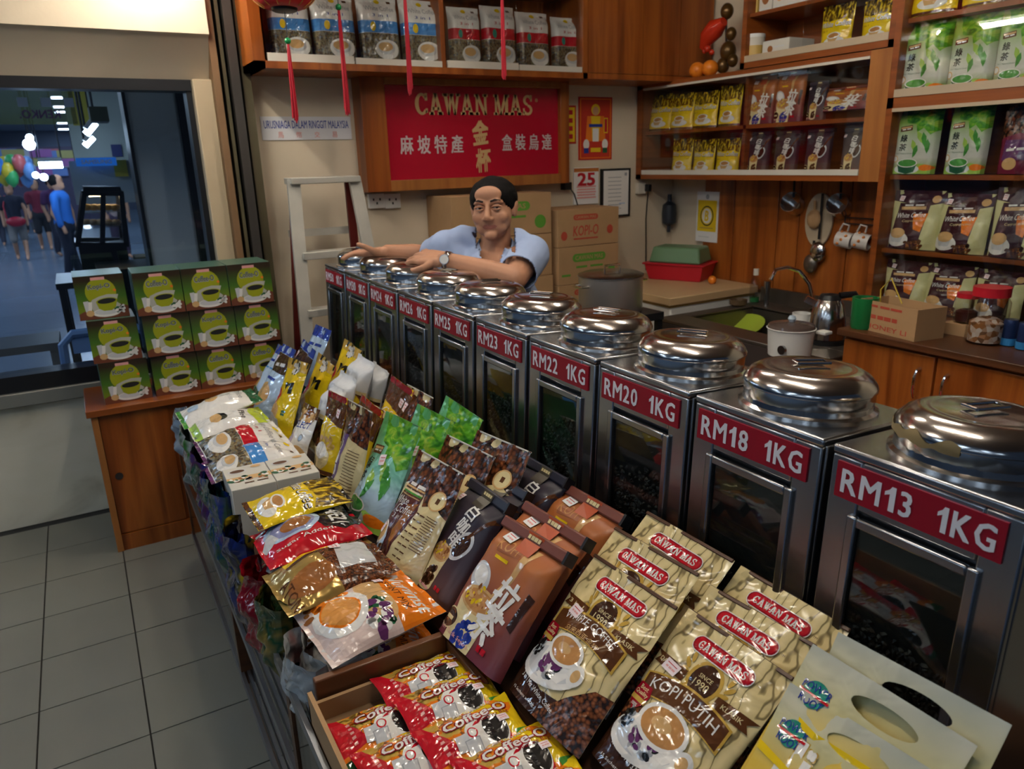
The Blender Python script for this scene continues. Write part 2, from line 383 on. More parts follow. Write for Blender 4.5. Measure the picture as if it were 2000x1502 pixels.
_pal = {'w': (.80, .78, .74), 'cream': (.72, .60, .32), 'gold': (.55, .34, .06), 'brown': (.10, .035, .012), 'dbrown': (.045, .016, .008), 'coffee': (.30, .11, .03), 'milkcof': (.50, .24, .08),
 'red': (.50, .008, .02), 'dred': (.28, .004, .015), 'blue': (.06, .25, .62), 'dblue': (.015, .04, .30), 'green': (.06, .28, .04), 'dgreen': (.015, .10, .04), 'lgreen': (.32, .52, .08), 'lime': (.45, .55, .03),
 'yellow': (.80, .56, .01), 'orange': (.80, .20, .01), 'black': (.012, .012, .012), 'grey': (.34, .35, .37), 'lgrey': (.58, .59, .60), 'teal': (.02, .26, .20), 'purple': (.12, .03, .12), 'tan': (.62, .38, .16), 'pink': (.75, .35, .33), 'skin': (.62, .33, .18), 'pale': (.62, .66, .66), 'lblue': (.42, .55, .72)}
def P_(k): return mat('print_'+k, _pal[k], .12, spec=.8, wrinkle=.6)
def PM(k): return mat('matte_print_'+k, _pal[k], .6)
BEANS = ramp_mat('bean_print', 'voronoi', [(.12, (.20, .06, .018)), (.42, (.11, .03, .010)), (.7, (.02, .007, .004))], (1, 1, 1), .22, coord='UV', tex_scale=75, wrinkle=.5)
BEANS2 = ramp_mat('fine_bean_print', 'voronoi', [(.1, (.30, .10, .035)), (.5, (.13, .04, .015)), (.75, (.02, .008, .005))], (1, 1, 1), .22, coord='UV', tex_scale=150, wrinkle=.5)
LEAVES = ramp_mat('leaf_print', 'noise', [(.3, (.02, .14, .015)), (.5, (.10, .36, .02)), (.7, (.42, .56, .06))], (1, 2, 1), .22, 4, 1.2, coord='UV', tex_scale=18, wrinkle=.5)
SKETCH = ramp_mat('sketch_print', 'wave', [(.0, (.20, .15, .07)), (.025, (.40, .30, .13)), (.065, (.70, .56, .27)), (1, (.78, .63, .32))], (1.0, .5, 1), .15, 3, 16, coord='UV', tex_scale=13, wrinkle=.6)
# =====================================================  STRUCTURE  =====================================================
YB = 3.95; XR = 3.56; CZ = 2.95
GROUT = mat('grout', (.025, .024, .022), .9)
TILE = mat('floor_tile', (.20, .195, .16), .25, var=.10, vscale=1.6)
fl = struct('floor', MB().box(-2.6, -2.6, -.06, XR+.1, YB+.1, -.004), GROUT)
tm = MB().box(-.1445, -.1445, -.006, .1445, .1445, 0).mesh('tile', TILE)
for i in range(-7, 7):
    for j in range(-6, 12):
        x = -.213+i*.294; y = 2.869-.294*12+.294*(j+4)
        if x < -1.6 or y > YB-.1 or (x > 1.0) or y < -.6: continue
        t = link('tile', tm, fl); t.location = (x, y, 0)
tb = obj('tile_field', MB().box(1.1, -2.5, -.005, XR, YB, -.001), TILE, fl)
struct('ceiling', MB().box(-1.0, -2.0, CZ, XR+.1, YB+.1, CZ+.08), mat('ceiling_paint', (.26, .19, .15), .8))
struct('wall_back', MB().box(.80, YB, 0, XR+.1, YB+.12, CZ), CREAM)
struct('wall_right', MB().box(XR, -2.0, 0, XR+.12, YB, CZ), CREAM)
wl = struct('wall_window', MB().box(-2.6, YB, 0, .57, YB+.12, .60), STAIN)
# bulkhead above the window: plumb upper face, lower face sloping back to the window head
struct('trim_bulkhead', MB().prism([(YB+.12, 2.013), (YB-.01, 2.013), (YB-.14, 2.18), (YB-.17, 2.19), (YB-.17, CZ), (YB+.12, CZ)], -2.6, .655, ax='x'), CREAM)
# window: frame, sill, panes
wn = struct('window_1', MB().box(-2.6, YB-.03, 1.965, .60, YB+.09, 2.013).box(.545, YB-.02, .74, .60, YB+.09, 1.965).box(-1.25, YB+.0, .74, -1.19, YB+.09, 1.965), BLKM)
obj('window_sill', MB().box(-2.6, YB-.05, .60, .57, YB+.13, .665), mat('sill_alu', (.30, .30, .27), .4, .5), wn, bevel=.004)
obj('window_track', MB().box(-2.6, YB-.03, .665, .57, YB+.10, .74), BLKM, wn)
for x0, x1 in ((-2.55, -1.25), (-1.19, .55)):
    obj('pane', MB().box(x0, YB+.03, .73, x1, YB+.036, 1.97), GLASSD, wn)
# post and shutter guide rails between window and back wall
struct('trim_post', MB().box(.57, YB-.08, 0, .655, YB+.12, 2.013), mat('post_paint', (.50, .40, .26), .7, var=.1), bevel=.006)
rl = thing('shutter_rail', (.73, YB-.06, 0), 'tall brown and olive shutter guide rail beside the window post', 'shutter rail')
DBR = mat('rail_brown', (.20, .11, .05), .5, var=.2); OLV = mat('rail_olive', (.085, .07, .035), .5)
obj('channel', MB().box(.655, YB-.03, 0, .83, YB+.12, CZ), BLACK, rl)
for x0, x1, y, m in ((.655, .685, .13, DBR), (.705, .72, .10, OLV), (.735, .775, .12, mat('rail_dark', (.035, .03, .026), .5)), (.79, .83, .09, OLV)):
    obj('guide_strip', MB().box(x0, YB-y, 0, x1, YB, CZ), m, rl)
# ---------------- wall cabinet along the back wall ----------------
FY = 3.62; cz0 = 2.04; cz1 = CZ-.02
bc = thing('wall_cabinet', (1.9, 3.78, cz0), 'long reddish wood wall cabinet above the red sign with glazed bays and plain doors', 'cabinet')
cx0 = at(497, 133, Y=FY).x; cdv = at(868, 80, Y=FY).x; cr = at(1145, 80, Y=FY).x
obj('carcass', MB().box(cx0, FY, cz0, XR-.02, YB, cz0+.03).box(cx0, FY, cz0, cx0+.05, YB, cz1).box(cdv-.012, FY+.02, cz0, cdv+.012, YB, cz1).box(cr-.02, FY, cz0, cr+.01, YB, cz1).box(cx0, YB-.02, cz0, cr, YB-.005, cz1).box(cx0, FY, cz1-.03, XR-.02, YB, cz1), WOOD, bc)
obj('shelf', MB().box(cx0+.05, FY+.03, 2.47, cr-.02, YB-.02, 2.49), WOOD, bc)
for x0, x1, dz in ((cx0+.06, (cx0+cdv)/2, 0), ((cx0+cdv)/2, cdv-.012, -.006), (cdv+.012, (cdv+cr)/2, 0), ((cdv+cr)/2, cr-.02, -.006)):
    obj('sliding_track', MB().box(x0+.004, FY+.004, cz0+.031, x1-.004, FY+.02, cz0+.065+dz), OFFW, bc)
    g = obj('glass_door', MB().box(x0+.003, FY+.014, cz0+.06, x1-.003, FY+.018, cz1-.04), GLASS, bc)
xs = [cr+.012, cr+.40, cr+.68, XR-.02]
for a, b in zip(xs[:-1], xs[1:]):
    d = obj('door', MB().box(a+.002, FY-.002, cz0+.032, b-.002, FY+.018, cz1-.03), WOOD, bc)
    hx = at(1168, 118, Y=FY).x
    if a < hx < b: obj('finger_hole', MB().cyl((hx, FY-.004, 2.11), (hx, FY, 2.11), .016), DARK, d)
# wide wooden board behind the sign with the sign box in front
sb = thing('sign_board', (2.0, YB-.04, 1.40), 'red shop sign with gold capitals in a wide wooden frame on back wall', 'sign')
sx0, sz0 = at(716, 376, Y=3.85).x, at(716, 376, Y=3.85).z; sx1 = at(1107, 362, Y=3.85).x; sz1 = 2.04
px0 = at(757, 350, Y=3.87).x; px1 = at(1087, 340, Y=3.87).x; pz0 = at(920, 346, Y=3.87).z; pz1 = at(920, 170, Y=3.87).z
obj('back_board', MB().box(sx0, 3.86, sz0, sx1, YB-.002, sz1), WOOD, sb)
for b in ((sx0, sz0, px0, sz1), (px1, sz0, sx1, sz1), (px0, sz0, px1, pz0), (px0, pz1, px1, sz1)):
    obj('frame_board', MB().box(b[0], 3.82, b[1], b[2], 3.862, b[3]), WOODL if b[3] != sz1 or b[0] == px0 else WOOD, sb, bevel=.002)
pn = obj('red_panel', MB().box(px0, 3.85, pz0, px1, 3.859, pz1), SRED, sb)
None and obj('dark_edge', MB().box(px0, 3.846, pz0, px0+.012, 3.861, pz1).box(px1-.012, 3.846, pz0, px1, 3.861, pz1).box(px0, 3.846, pz0, px1, 3.861, pz0+.012).box(px0, 3.846, pz1-.012, px1, 3.861, pz1), WOODD, pn, local=False)
W = px1-px0; A = (pz1-pz0)/W
GOLD = mat('sign_gold', (.62, .40, .18), .45); SW = mat('sign_silver', (.62, .52, .52), .5)
p = Print(A); p.slab('CAWAN MAS', .50, A-.085, .68, .10, GOLD); p5 = Print(A); p5.text('®', .862, A-.06, .018, .018, GOLD); p2 = Print(A)
p2.text('金', .517, A*.50, .10, .12, GOLD, .12, .05, .15); p2.text('杯', .53, A*.19, .095, .12, GOLD, .1, .05, .15); p3 = Print(A); p4 = Print(A)
for i, c in enumerate('麻坡特產'): p3.text(c, .105+i*.092, A*.375, .070, .088, SW, 0, .02)
for i, c in enumerate('盒裝烏達'): p4.text(c, .675+i*.083, A*.385, .062, .082, SW, 0, .02)
for q, n_ in ((p, 'brand_lettering'), (p5, 'registered_mark'), (p2, 'brush_characters'), (p3, 'goods_characters'), (p4, 'goods_characters')):
    o = link(n_, q.mesh(n_, lambda u, v, d: V((u*W, -d, v*W*A)), off=.002, dl=.0003), pn); o.location = V((px0, 3.85, pz0))-LOC[sb]
bxp = at(716, 275, Y=3.84); obj('door_chime', MB().box(bxp.x-.012, 3.835, bxp.z-.03, bxp.x+.022, 3.86, bxp.z+.03), OFFW, sb, bevel=.003)
# side panel between sign and cabinet (short wooden side board)
# ---------------- right-hand cabinets: front plane X=3.23 ----------------
XC = 3.23
mc = thing('glazed_cabinet', (3.38, 3.1, 1.475), 'glazed wooden wall cabinet with yellow and brown coffee pouches above the sink', 'cabinet')
yA, yB_, mz0, mz1 = YB-.005, 2.20, 1.475, 2.045
obj('carcass', MB().box(XC, yB_, mz0, XR, yA, mz0+.028).box(XC, yB_, mz1-.028, XR, yA, mz1).box(XR-.02, yB_, mz0, XR-.004, yA, mz1).box(XC, yA-.05, mz0, XR, yA, mz1).box(XC, yB_, mz0, XR, yB_+.02, mz1).box(XC+.03, 3.05, mz0, XR, 3.07, mz1), WOODH, mc)
obj('stile', MB().box(XC-.004, yB_, mz0, XC+.02, yB_+.105, mz1), WOODL, mc)
obj('shelf', MB().box(XC+.03, yB_+.02, 1.745, XR-.02, yA-.05, 1.765), WOODH, mc)
obj('sliding_track', MB().box(XC-.003, yB_+.11, mz0+.028, XC+.02, yA-.06, mz0+.055), OFFW, mc)
obj('sliding_track', MB().box(XC-.003, yB_+.11, mz1-.034, XC+.02, yA-.06, mz1-.022), OFFW, mc)
obj('glass_door', MB().box(XC+.004, 3.03, mz0+.05, XC+.008, yA-.05, mz1-.03), GLASS, mc)
obj('glass_door', MB().box(XC+.012, yB_+.105, mz0+.05, XC+.016, 3.1, mz1-.03), GLASS, mc)
uc = thing('shelf_cabinet', (3.38, 2.65, 2.06), 'wooden shelf cabinet with white boxes and yellow coffee bags above glazed cabinet', 'cabinet')
uy1 = 3.09; uz0 = 2.05
obj('carcass', MB().box(XC, yB_, uz0, XR, uy1, uz0+.03).box(XC, uy1-.03, uz0, XR, uy1, cz1).box(XC, yB_, uz0, XR, yB_+.03, cz1).box(XR-.02, yB_, uz0, XR-.004, uy1, cz1).box(XC, yB_, cz1-.03, XR, uy1, cz1), WOODH, uc)
obj('shelf', MB().box(XC+.02, yB_+.03, 2.30, XR-.02, uy1-.03, 2.318), WOODH, uc)
obj('sliding_track', MB().box(XC-.003, yB_+.03, uz0+.03, XC+.02, uy1-.03, uz0+.062), mat('track_beige', (.46, .36, .25), .5), uc)
obj('glass_door', MB().box(XC+.008, yB_+.03, uz0+.05, XC+.012, 2.70, cz1-.03), GLASS, uc)
tcab = thing('tall_cabinet', (3.38, 1.6, .9), 'tall glazed wooden cabinet with green tea bags standing on the counter', 'cabinet')
ty0, ty1 = .95, 2.195
XT = 3.22
obj('carcass', MB().box(XT, ty1-.03, .9, XR, ty1, cz1).box(XT, ty0, .9, XR, ty0+.03, cz1).box(XR-.02, ty0, .9, XR-.004, ty1, cz1).box(XT, ty0, 1.79, XR, ty1, 1.835).box(XT, ty0, cz1-.03, XR, ty1, cz1), WOODH, tcab)
for z in (1.165, 1.495, 2.145, 2.5): obj('shelf', MB().box(XT+.04, ty0+.03, z-.01, XR-.02, ty1-.03, z+.01), WOODH, tcab)
obj('sliding_track', MB().box(XT-.004, 1.58, 1.835, XT+.02, ty1-.03, 1.868), mat('track_beige', (.46, .36, .25), .5), tcab)
obj('sliding_track', MB().box(XT-.004, ty0+.03, 1.84, XT+.02, 1.58, 1.873), MATS['track_beige'], tcab)
obj('sliding_track', MB().box(XT-.004, ty0+.03, 1.775, XT+.02, ty1-.03, 1.79), MATS['track_beige'], tcab)
for z0, z1 in ((1.86, cz1-.03), (.91, 1.78)):
    obj('glass_door', MB().box(XT+.004, 1.56, z0, XT+.008, ty1-.03, z1), GLASS, tcab)
    obj('glass_door', MB().box(XT+.012, ty0+.03, z0, XT+.016, 1.62, z1), GLASS, tcab)
# wood panelling behind the sink: separate boards
wp = struct('wall_panelling', MB().box(XR-.012, 2.20, .80, XR-.002, 3.62, 1.475), WOODD)
ys = [2.20, 2.55, 2.87, 3.02, 3.36, 3.62]
for a, b in zip(ys[:-1], ys[1:]): obj('panel', MB().box(XR-.026, a+.003, .82, XR-.012, b-.003, 1.472), WOOD, wp, bevel=.002)
# base cabinet with counter top
bb = thing('base_cabinet', (3.1, 1.4, 0), 'low wooden base cabinet with two metal door handles under the dark counter', 'cabinet')
bx0 = 2.74; by1 = 1.95
obj('body', MB().box(bx0+.02, .3, .08, XR-.03, by1, .87), WOOD, bb)
obj('plinth', MB().box(bx0+.05, .3, 0, XR-.03, by1, .08), DARK, bb)
for a, b, hy in ((1.545, by1-.005, 1.60), (1.13, 1.54, 1.49), (.72, 1.125, 1.08), (.31, .715, .67)):
    d = obj('door', MB().box(bx0, a+.003, .10, bx0+.019, b-.003, .855), WOOD, bb, bevel=.003)
    P = [(bx0, hy, .80), (bx0-.02, hy, .795), (bx0-.03, hy, .77), (bx0-.032, hy, .74), (bx0-.03, hy, .71), (bx0-.02, hy, .685), (bx0, hy, .68)]
    obj('handle', MB().tube([V(q)-LOC[bb] for q in P], .006), CHROME, d)
single('countertop', MB().box(bx0-.03, .3, .87, XR, by1+.01, .90), WOODD, 'dark wooden countertop over the base cabinet doors', 'countertop', bevel=.004)
# =====================================================  BAGS AND POUCHES  =====================================================
def sheet(w, h, T, style, seed=0, amp=.0016):
    def S(u, v, off=0., side=-1):
        s = max(-1, min(1, 2*u-1)); v = max(0, min(1, v))
        if style == 'stand':
            fv = (.92+.08*sin(min(v/.25, 1)*pi/2))*(1-max(0, (v-.22)/.69)**1.15) if v < .91 else 0; fv = max(fv, 0); g = max(0, 1-abs(s)**2.6)**.75; pin = .05
        elif style == 'block':
            fv = 1 if v < .78 else max(0, 1-((v-.78)/.16)**1.3) if v < .94 else 0; g = max(0, 1-abs(s)**7)**.55; pin = .03
        elif style == 'brick':
            e = min(v, 1-v); fv = min(1, max(0, e-.05)/.09)**.6 if e > .05 else 0; g = max(0, 1-abs(s)**6)**.5; pin = .02
        else:
            e = max(0, min(1, (v-.05)/.9)); fv = sin(pi*e)**.6 if 0 < e < 1 else 0; g = max(0, 1-abs(s)**2.4)**.7; pin = .05
        x = s*w/2*(1-pin*fv+.03*noise.noise((v*3+seed, s*.5, seed*1.7))*(1 if style != 'brick' else .3)); z = v*h
        wr = noise.noise((x*22+seed*3.1, z*17, seed))*amp*2+noise.noise((x*55, z*40+seed, 2+seed))*amp
        wave = .006*noise.noise((s*1.6+seed, v*1.2, 7.3+seed))*(1 if style != 'brick' else .3)
        y = wave+side*(T/2*fv*g)*(1 if side < 0 or style in ('pillow', 'brick') else .35)+wr*(.35+g)*(1 if side < 0 else .6)
        return V((x, y-off if side < 0 else y+off, z))
    return S
class Kind:
    def __init__(s, name, w, h, T, style, base, pr=None, cat='coffee pouch', seed=0, extra=None, nu=20, nv=26, amp=.0016, hole=None, back=None):
        s.name, s.w, s.h, s.cat, s.used = name, w, h, cat, False
        S = sheet(w, h, T, style, seed, amp); s.S = S
        s.grid = None
        us = [.5-.5*cos(pi*i/nu)*.6-.5*(1-2*i/nu)*.4 for i in range(nu+1)]
        vs = [j/nv for j in range(nv+1)]; V_ = []; F = []; uv = []; mi = []
        def sh(side):
            b = len(V_)
            for v in vs:
                for u in us: V_.append(S(u, v, 0, side)); uv.append((u*w, v*h))
            return b
        if hole:
            pts = [V((u, v)) for v in vs for u in us]; n0 = len(pts); hx, hy, ra, rb = hole
            pts += [V((hx+ra*cos(2*pi*i/24), hy+rb*sin(2*pi*i/24))) for i in range(24)]
            ed = [(n0+i, n0+(i+1) % 24) for i in range(24)]
            r = geometry.delaunay_2d_cdt(pts, ed, [], 0, 1e-6); P2, F2 = r[0], r[2]
            for sd in (-1, 1):
                b = len(V_)
                for q in P2: V_.append(S(q.x, q.y, .0003, sd)); uv.append((q.x*w, q.y*h))
                for f in F2:
                    c = sum((P2[i] for i in f), V((0, 0)))/len(f)
                    if ((c.x-hx)/ra)**2+((c.y-hy)/rb)**2 < .985: continue
                    F.append(tuple(i+b for i in f)); mi.append(0 if sd < 0 else 1)
        else:
            n = nu+1; a = sh(-1); b = sh(1); s.grid = (us, vs, list(V_[:n*(nv+1)]), n)
            for j in range(nv):
                for i in range(nu):
                    k = j*n+i; F.append((a+k, a+k+1, a+k+n+1)); F.append((a+k, a+k+n+1, a+k+n)); mi += [0, 0]; F.append((b+k, b+k+n, b+k+n+1, b+k+1)); mi.append(1)
            for i in range(nu): F.append((a+i, b+i, b+i+1, a+i+1)); mi.append(1)
            for j in range(nv):
                for k in (0, nu): F.append((a+j*n+k, a+(j+1)*n+k, b+(j+1)*n+k, b+j*n+k)); mi.append(0)
        me = bpy.data.meshes.new(name); me.from_pydata([tuple(q) for q in V_], [], F)
        me.materials.append(base); me.materials.append(back or base); me.polygons.foreach_set('material_index', mi)
        u = me.uv_layers.new(name='UVMap'); u.data.foreach_set('uv', [c for l in me.loops for c in uv[l.vertex_index]])
        bm = bmesh.new(); bm.from_mesh(me); bmesh.ops.remove_doubles(bm, verts=bm.verts, dist=1e-5); bmesh.ops.recalc_face_normals(bm, faces=bm.faces); bm.to_mesh(me); bm.free()
        me.polygons.foreach_set('use_smooth', [True]*len(me.polygons)); me.set_sharp_from_angle(angle=RAD(60)); me.update()
        s.o = link(name, me)
        if pr: link('printed_front', pr.mesh('printed_front', S, wscale=w, grid=s.grid, off=.0004 if s.grid else .001, dl=.00008 if s.grid else .0004), s.o)
        if extra: extra(s)
    def sticker(s, u, v, m=None, w=.14, h=.09, rot=-.1):
        A = s.h/s.w; p = Print(A); p.rect(u, v*A, w, h, m or STICK, rot); p.rect(u, v*A+h*.2, w*.7, h*.07, PM('red'), rot); p.bars(3, u, v*A-h*.12, w*.7, h*.3, PM('pink'), rot, .02)
        link('price_sticker', p.mesh('price_sticker', s.S, off=.0036, wscale=s.w, grid=s.grid), s.o)
    def place(s, M, label, group=None):
        if not s.used: s.used = True; o = s.o; o.matrix_world = M; tag(o, label, s.cat, group)
        else:
            o = copy_tree(s.o, None, M, label); o['category'] = s.cat
            if 'group' in o: del o['group']
            if group: o['group'] = group
        return o
    def put(s, q, label, group=None, yaw=-pi/2):
        X, Y, Z, le, w_, h_, ro = q
        return s.place(frame((X, Y, Z), yaw, le, ro, (w_/s.w, (w_/s.w+h_/s.h)/2, h_/s.h)), label, group)
# ---- CAWAN MAS gold pouches ----
def cawan(A, title, cn, cy, tr, cr):
    p = Print(A); b = A
    p.poly([(0, .0), (1, .0), (1, .10*A), (.75, .17*A), (.45, .14*A), (.2, .2*A), (0, .26*A)], P_('dbrown'))
    p.poly([(.0, .26*A), (.14, .24*A), (.26, .3*A), (.16, .46*A), (0, .50*A)], BEANS2)
    p.poly([(.5, .0), (1, .0), (1, .36*A), (.86, .34*A), (.62, .14*A)], BEANS2)
    # oval seal, lozenge, ribbons
    p.ell(.49, .70*A, .155, .165, P_('gold')); p.ell(.49, .70*A, .125, .135, P_('dbrown')); p.text('SINCE', .49, .725*A, .13, .032, P_('cream'), 0, .0); p.text('1990', .49, .68*A, .15, .055, P_('cream'), 0, .005)
    for a in range(5):
        for sg in (-1, 1): p.ell(.49+sg*(.19+.02*(a % 2)), (.70+.045*(a-2))*A, .045, .018, P_('gold'), sg*(.5*(a-2)+.3))
    p.poly([(.0, .71*A), (.06, .68*A), (.02, .64*A), (.33, .63*A), (.33, .70*A)], P_('brown')); p.text('DALAM 1' if cr else '3 in 1', .17, .672*A, .2, .035, P_('cream'))
    p.poly([(1, .70*A), (.93, .66*A), (.97, .62*A), (.66, .62*A), (.66, .69*A)], P_('brown')); p.text('KLASIK', .81, .658*A, .18, .036, P_('cream'))
    p.lozenge(.5, .865*A, .60, .135, P_('w'), -.02); p.lozenge(.5, .865*A, .585, .12, P_('dred'), -.02); p.lozenge(.5, .865*A, .56, .10, P_('red'), -.02)
    p.slab('CAWAN MAS', .5, .865*A, .48, .062, P_('w'), -.02); p.text('TM', .84, .86*A, .035, .015, P_('brown'))
    # banner
    n = 10; top = []; bot = []; c, q = cos(tr), sin(tr)
    for i in range(n+1):
        x = (i/n-.5)*.80; y = -.10*(x*x*4-.3)
        for L, d in ((top, .085), (bot, -.085)): L.append((.47+x*c-(y+d)*q, cy*A+x*q+(y+d)*c))
    P = top+bot[::-1]; p.poly([(.47+(a-.47)*1.05, cy*A+(y-cy*A)*1.15) for a, y in P], P_('gold')); p.poly(P, P_('brown'))
    if cn: p.text(title, .47, cy*A+.03, .62, .06, P_('w'), tr, .0, bend=-.28); p.text(cn, .46, cy*A-.05, .4, .045, P_('tan'), tr, 0, bend=-.2)
    else: p.text(title, .47, cy*A+.0, .66, .085, P_('w'), tr, .002, bend=-.28)
    # quality badge
    p.poly([(.05, .50*A), (.19, .50*A), (.215, .45*A), (.19, .38*A), (.12, .335*A), (.05, .38*A), (.025, .45*A)], P_('dred')); p.text('Best', .12, .475*A, .09, .035, P_('cream')); p.text('Quality', .12, .44*A, .15, .04, P_('cream')); p.rect(.12, .405*A, .18, .035, P_('gold')); p.text('100%', .12, .37*A, .07, .025, P_('w'))
    # cup on saucer
    cx, cyy, r = (.43, .41*A, .20) if cn else (.47, .375*A, .25)
    p.ell(cx-.06, cyy-.16, .36, .17, P_('w'), .15); p.ell(cx-.06, cyy-.155, .30, .13, P_('lgrey'), .15)
    p.poly([(cx-r, cyy), (cx-r*.95, cyy-.14), (cx-r*.55, cyy-.27), (cx, cyy-.30), (cx+r*.55, cyy-.27), (cx+r*.9, cyy-.14), (cx+r, cyy)], P_('w'))
    p.blobs(50, cx-r*.75, cx+r*.3, cyy-.25, cyy-.07, .012, .03, [P_('grey'), P_('black'), P_('purple')], 5); p.blobs(24, cx-.36, cx-.24, cyy-.2, cyy-.02, .01, .025, [P_('grey'), P_('black')], 8)
    p.ell(cx+r*1.18, cyy-.1, .08, .085, P_('w')); p.ell(cx+r*1.18, cyy-.1, .045, .05, P_('tan'))
    p.ell(cx, cyy, r, r*.62, P_('w')); p.ell(cx, cyy, r*.84, r*.5, P_('milkcof')); p.ell(cx-.02, cyy+.01, r*.4, r*.2, P_('tan'))
    p.text('3 in 1 Mix White Coffee' if cn else 'KOPI PUTIH 3 DALAM 1', .42, .12*A, .5, .04, P_('w'), -.12, 0)
    p.text('15 Sachets x 40g', .32, .045*A, .34, .03, P_('w'), 0, 0)
    return p
def seal_bar(col, zf=.975, th=.012, dep=.010):
    def f(k):
        z = k.h*zf; obj('top_seal', MB().box(-k.w*.5, -dep/2, z-th/2, k.w*.5, dep/2, z+th/2), col, k.o, bevel=.002)
    return f
KW = Kind('white_coffee_pouch', .225, .288, .058, 'stand', SKETCH, cawan(1.28, 'WHITE COFFEE', '马来西亚金杯', .565, .02, 0), seed=1, extra=seal_bar(mat('seal_brown', (.08, .03, .012), .35), .992, .007, .003)); KW.sticker(.23, .635)
KK = Kind('kopi_putih_pouch', .216, .281, .058, 'stand', SKETCH, cawan(1.3, 'KOPI PUTIH', None, .535, .03, 1), seed=2, extra=seal_bar(MATS['seal_brown'], .992, .007, .003)); KK.sticker(.2, .66)
# ---- copper pulled-tea and dark white-coffee block pouches ----
COPPER = ramp_mat('copper_print', 'grad', [(0, (.13, .02, .035)), (.35, (.22, .05, .03)), (.75, (.42, .13, .03)), (1, (.28, .07, .025))], (1, 3.8, 1), .38, coord='UV')
DARKV = ramp_mat('dark_violet_print', 'grad', [(0, (.12, .045, .03)), (.4, (.045, .022, .03)), (1, (.022, .020, .032))], (1, 4.1, 1), .38, coord='UV')
def milktea(A, c1, c2, dark):
    p = Print(A)
    if not dark:
        p.poly([(.62, .90*A), (.74, .90*A), (.66, .62*A), (.52, .40*A), (.46, .42*A), (.58, .64*A)], P_('tan')); p.ell(.22, .52*A, .17, .12, P_('lgrey'), -.5); p.ell(.22, .53*A, .11, .08, P_('w'), -.5)
        p.rect(.40, .80*A, .34, .10, mat('copper_tone', (.30, .09, .03), .4), .1); p.text('KOPI', .36, .82*A, .3, .11, mat('copper_text', (.48, .22, .06), .4), .05, 0)
        p.rect(.36, .71*A, .2, .03, P_('yellow'), 0)
    else:
        p.ell(.72, .50*A, .15, .22, P_('lgrey'), -.6); p.ell(.72, .50*A, .11, .17, P_('dbrown'), -.6); p.rect(.86, .70*A, .05, .42, P_('brown'), -.6)
    cx, cy, r = (.38, .36*A, .26) if not dark else (.42, .36*A, .20)
    p.poly([(cx-r, cy), (cx-r*.75, cy-.42), (cx+r*.75, cy-.42), (cx+r, cy)], P_('cream')); p.ell(cx, cy-.42, r*.75, .07, P_('cream')); p.ell(cx, cy, r, .12, P_('tan')); p.ell(cx, cy, r*.86, .095, P_('milkcof'))
    p.blobs(14, cx-r*.5, cx+r*.5, cy-.40, cy-.2, .03, .05, [P_('dblue' if not dark else 'brown')], 3, 1.2); p.blobs(40, cx-r*.7, cx+r*.8, cy-.05, cy+.13, .008, .02, [P_('tan'), P_('yellow'), P_('coffee')], 4)
    W_ = P_('w')
    if not dark: p.text(c1, .66, .50*A, .36, .34, W_, -.15, .035, .2); p.text(c2, .62, .27*A, .38, .36, W_, -.15, .035, .2); p.poly([(.90, .62*A), (.97, .60*A), (.93, .32*A), (.87, .34*A)], P_('dbrown'))
    else:
        for i, ch in enumerate(c1): p.text(ch, .60-.03*i, (.78-.135*i)*A, .24-.0*i, .19, W_, -.15, .03, .2)
    p.ell(.13, .14*A, .125, .10, P_('cream')); p.ell(.13, .14*A, .112, .088, P_('dbrown')); p.bars(1, .13, .14*A, .17, .06, P_('cream'), 0, .005)
    p.text('Teh Tarik Segera', .30, .05*A, .5, .05, P_('pink'), -.03, 0) if not dark else p.bars(3, .30, .05*A, .5, .05, P_('pink'), -.03)
    p.bars(2, .72, .10*A, .14, .09, P_('red')); 
    return p
def clip_top(col, lab, txt):
    def f(k):
        z = k.h*.965; c = obj('folded_top', MB().box(-k.w*.5, -.011, z-.012, k.w*.5, .011, z+.012), col, k.o, bevel=.004)
        obj('clip_end', MB().box(k.w*.485, -.013, z-.013, k.w*.515, .013, z+.013), BLKM, k.o)
        A = k.h/k.w; p = Print(A); p.rect(.55, .965*A, .24, .11, lab); p.rect(.55, .88*A, .24, .13, lab); p.bars(4, .55, .965*A, .2, .07, P_('cream')); p.bars(1, .55, .90*A, .17, .03, P_('cream')); p.bars(2, .55, .86*A, .2, .03, P_('cream'))
        S0 = k.S
        def S(u, v, d): q = S0(u, v, d); return V((q.x, min(q.y, -.0115-d) if v > .92 else q.y, q.z))
        link('top_label', p.mesh('top_label', S, off=.001, wscale=k.w), k.o)
    return f
KT = Kind('pulled_tea_pouch', .222, .263, .056, 'block', COPPER, milktea(1.185, '拉', '茶', 0), seed=3, amp=.0012, extra=clip_top(mat('clip_copper', (.16, .045, .03), .4), mat('label_rust', (.42, .07, .02), .4), '特濃奶茶'), cat='tea pouch'); KT.sticker(.26, .885, PAPER)
KD = Kind('dark_coffee_pouch', .185, .262, .06, 'block', DARKV, milktea(1.42, '白咖啡', '', 1), seed=4, amp=.0012, extra=clip_top(mat('clip_dark', (.02, .02, .035), .35), mat('label_dark', (.06, .05, .035), .4), '白咖啡王')); KD.sticker(.14, .83, rot=.05)
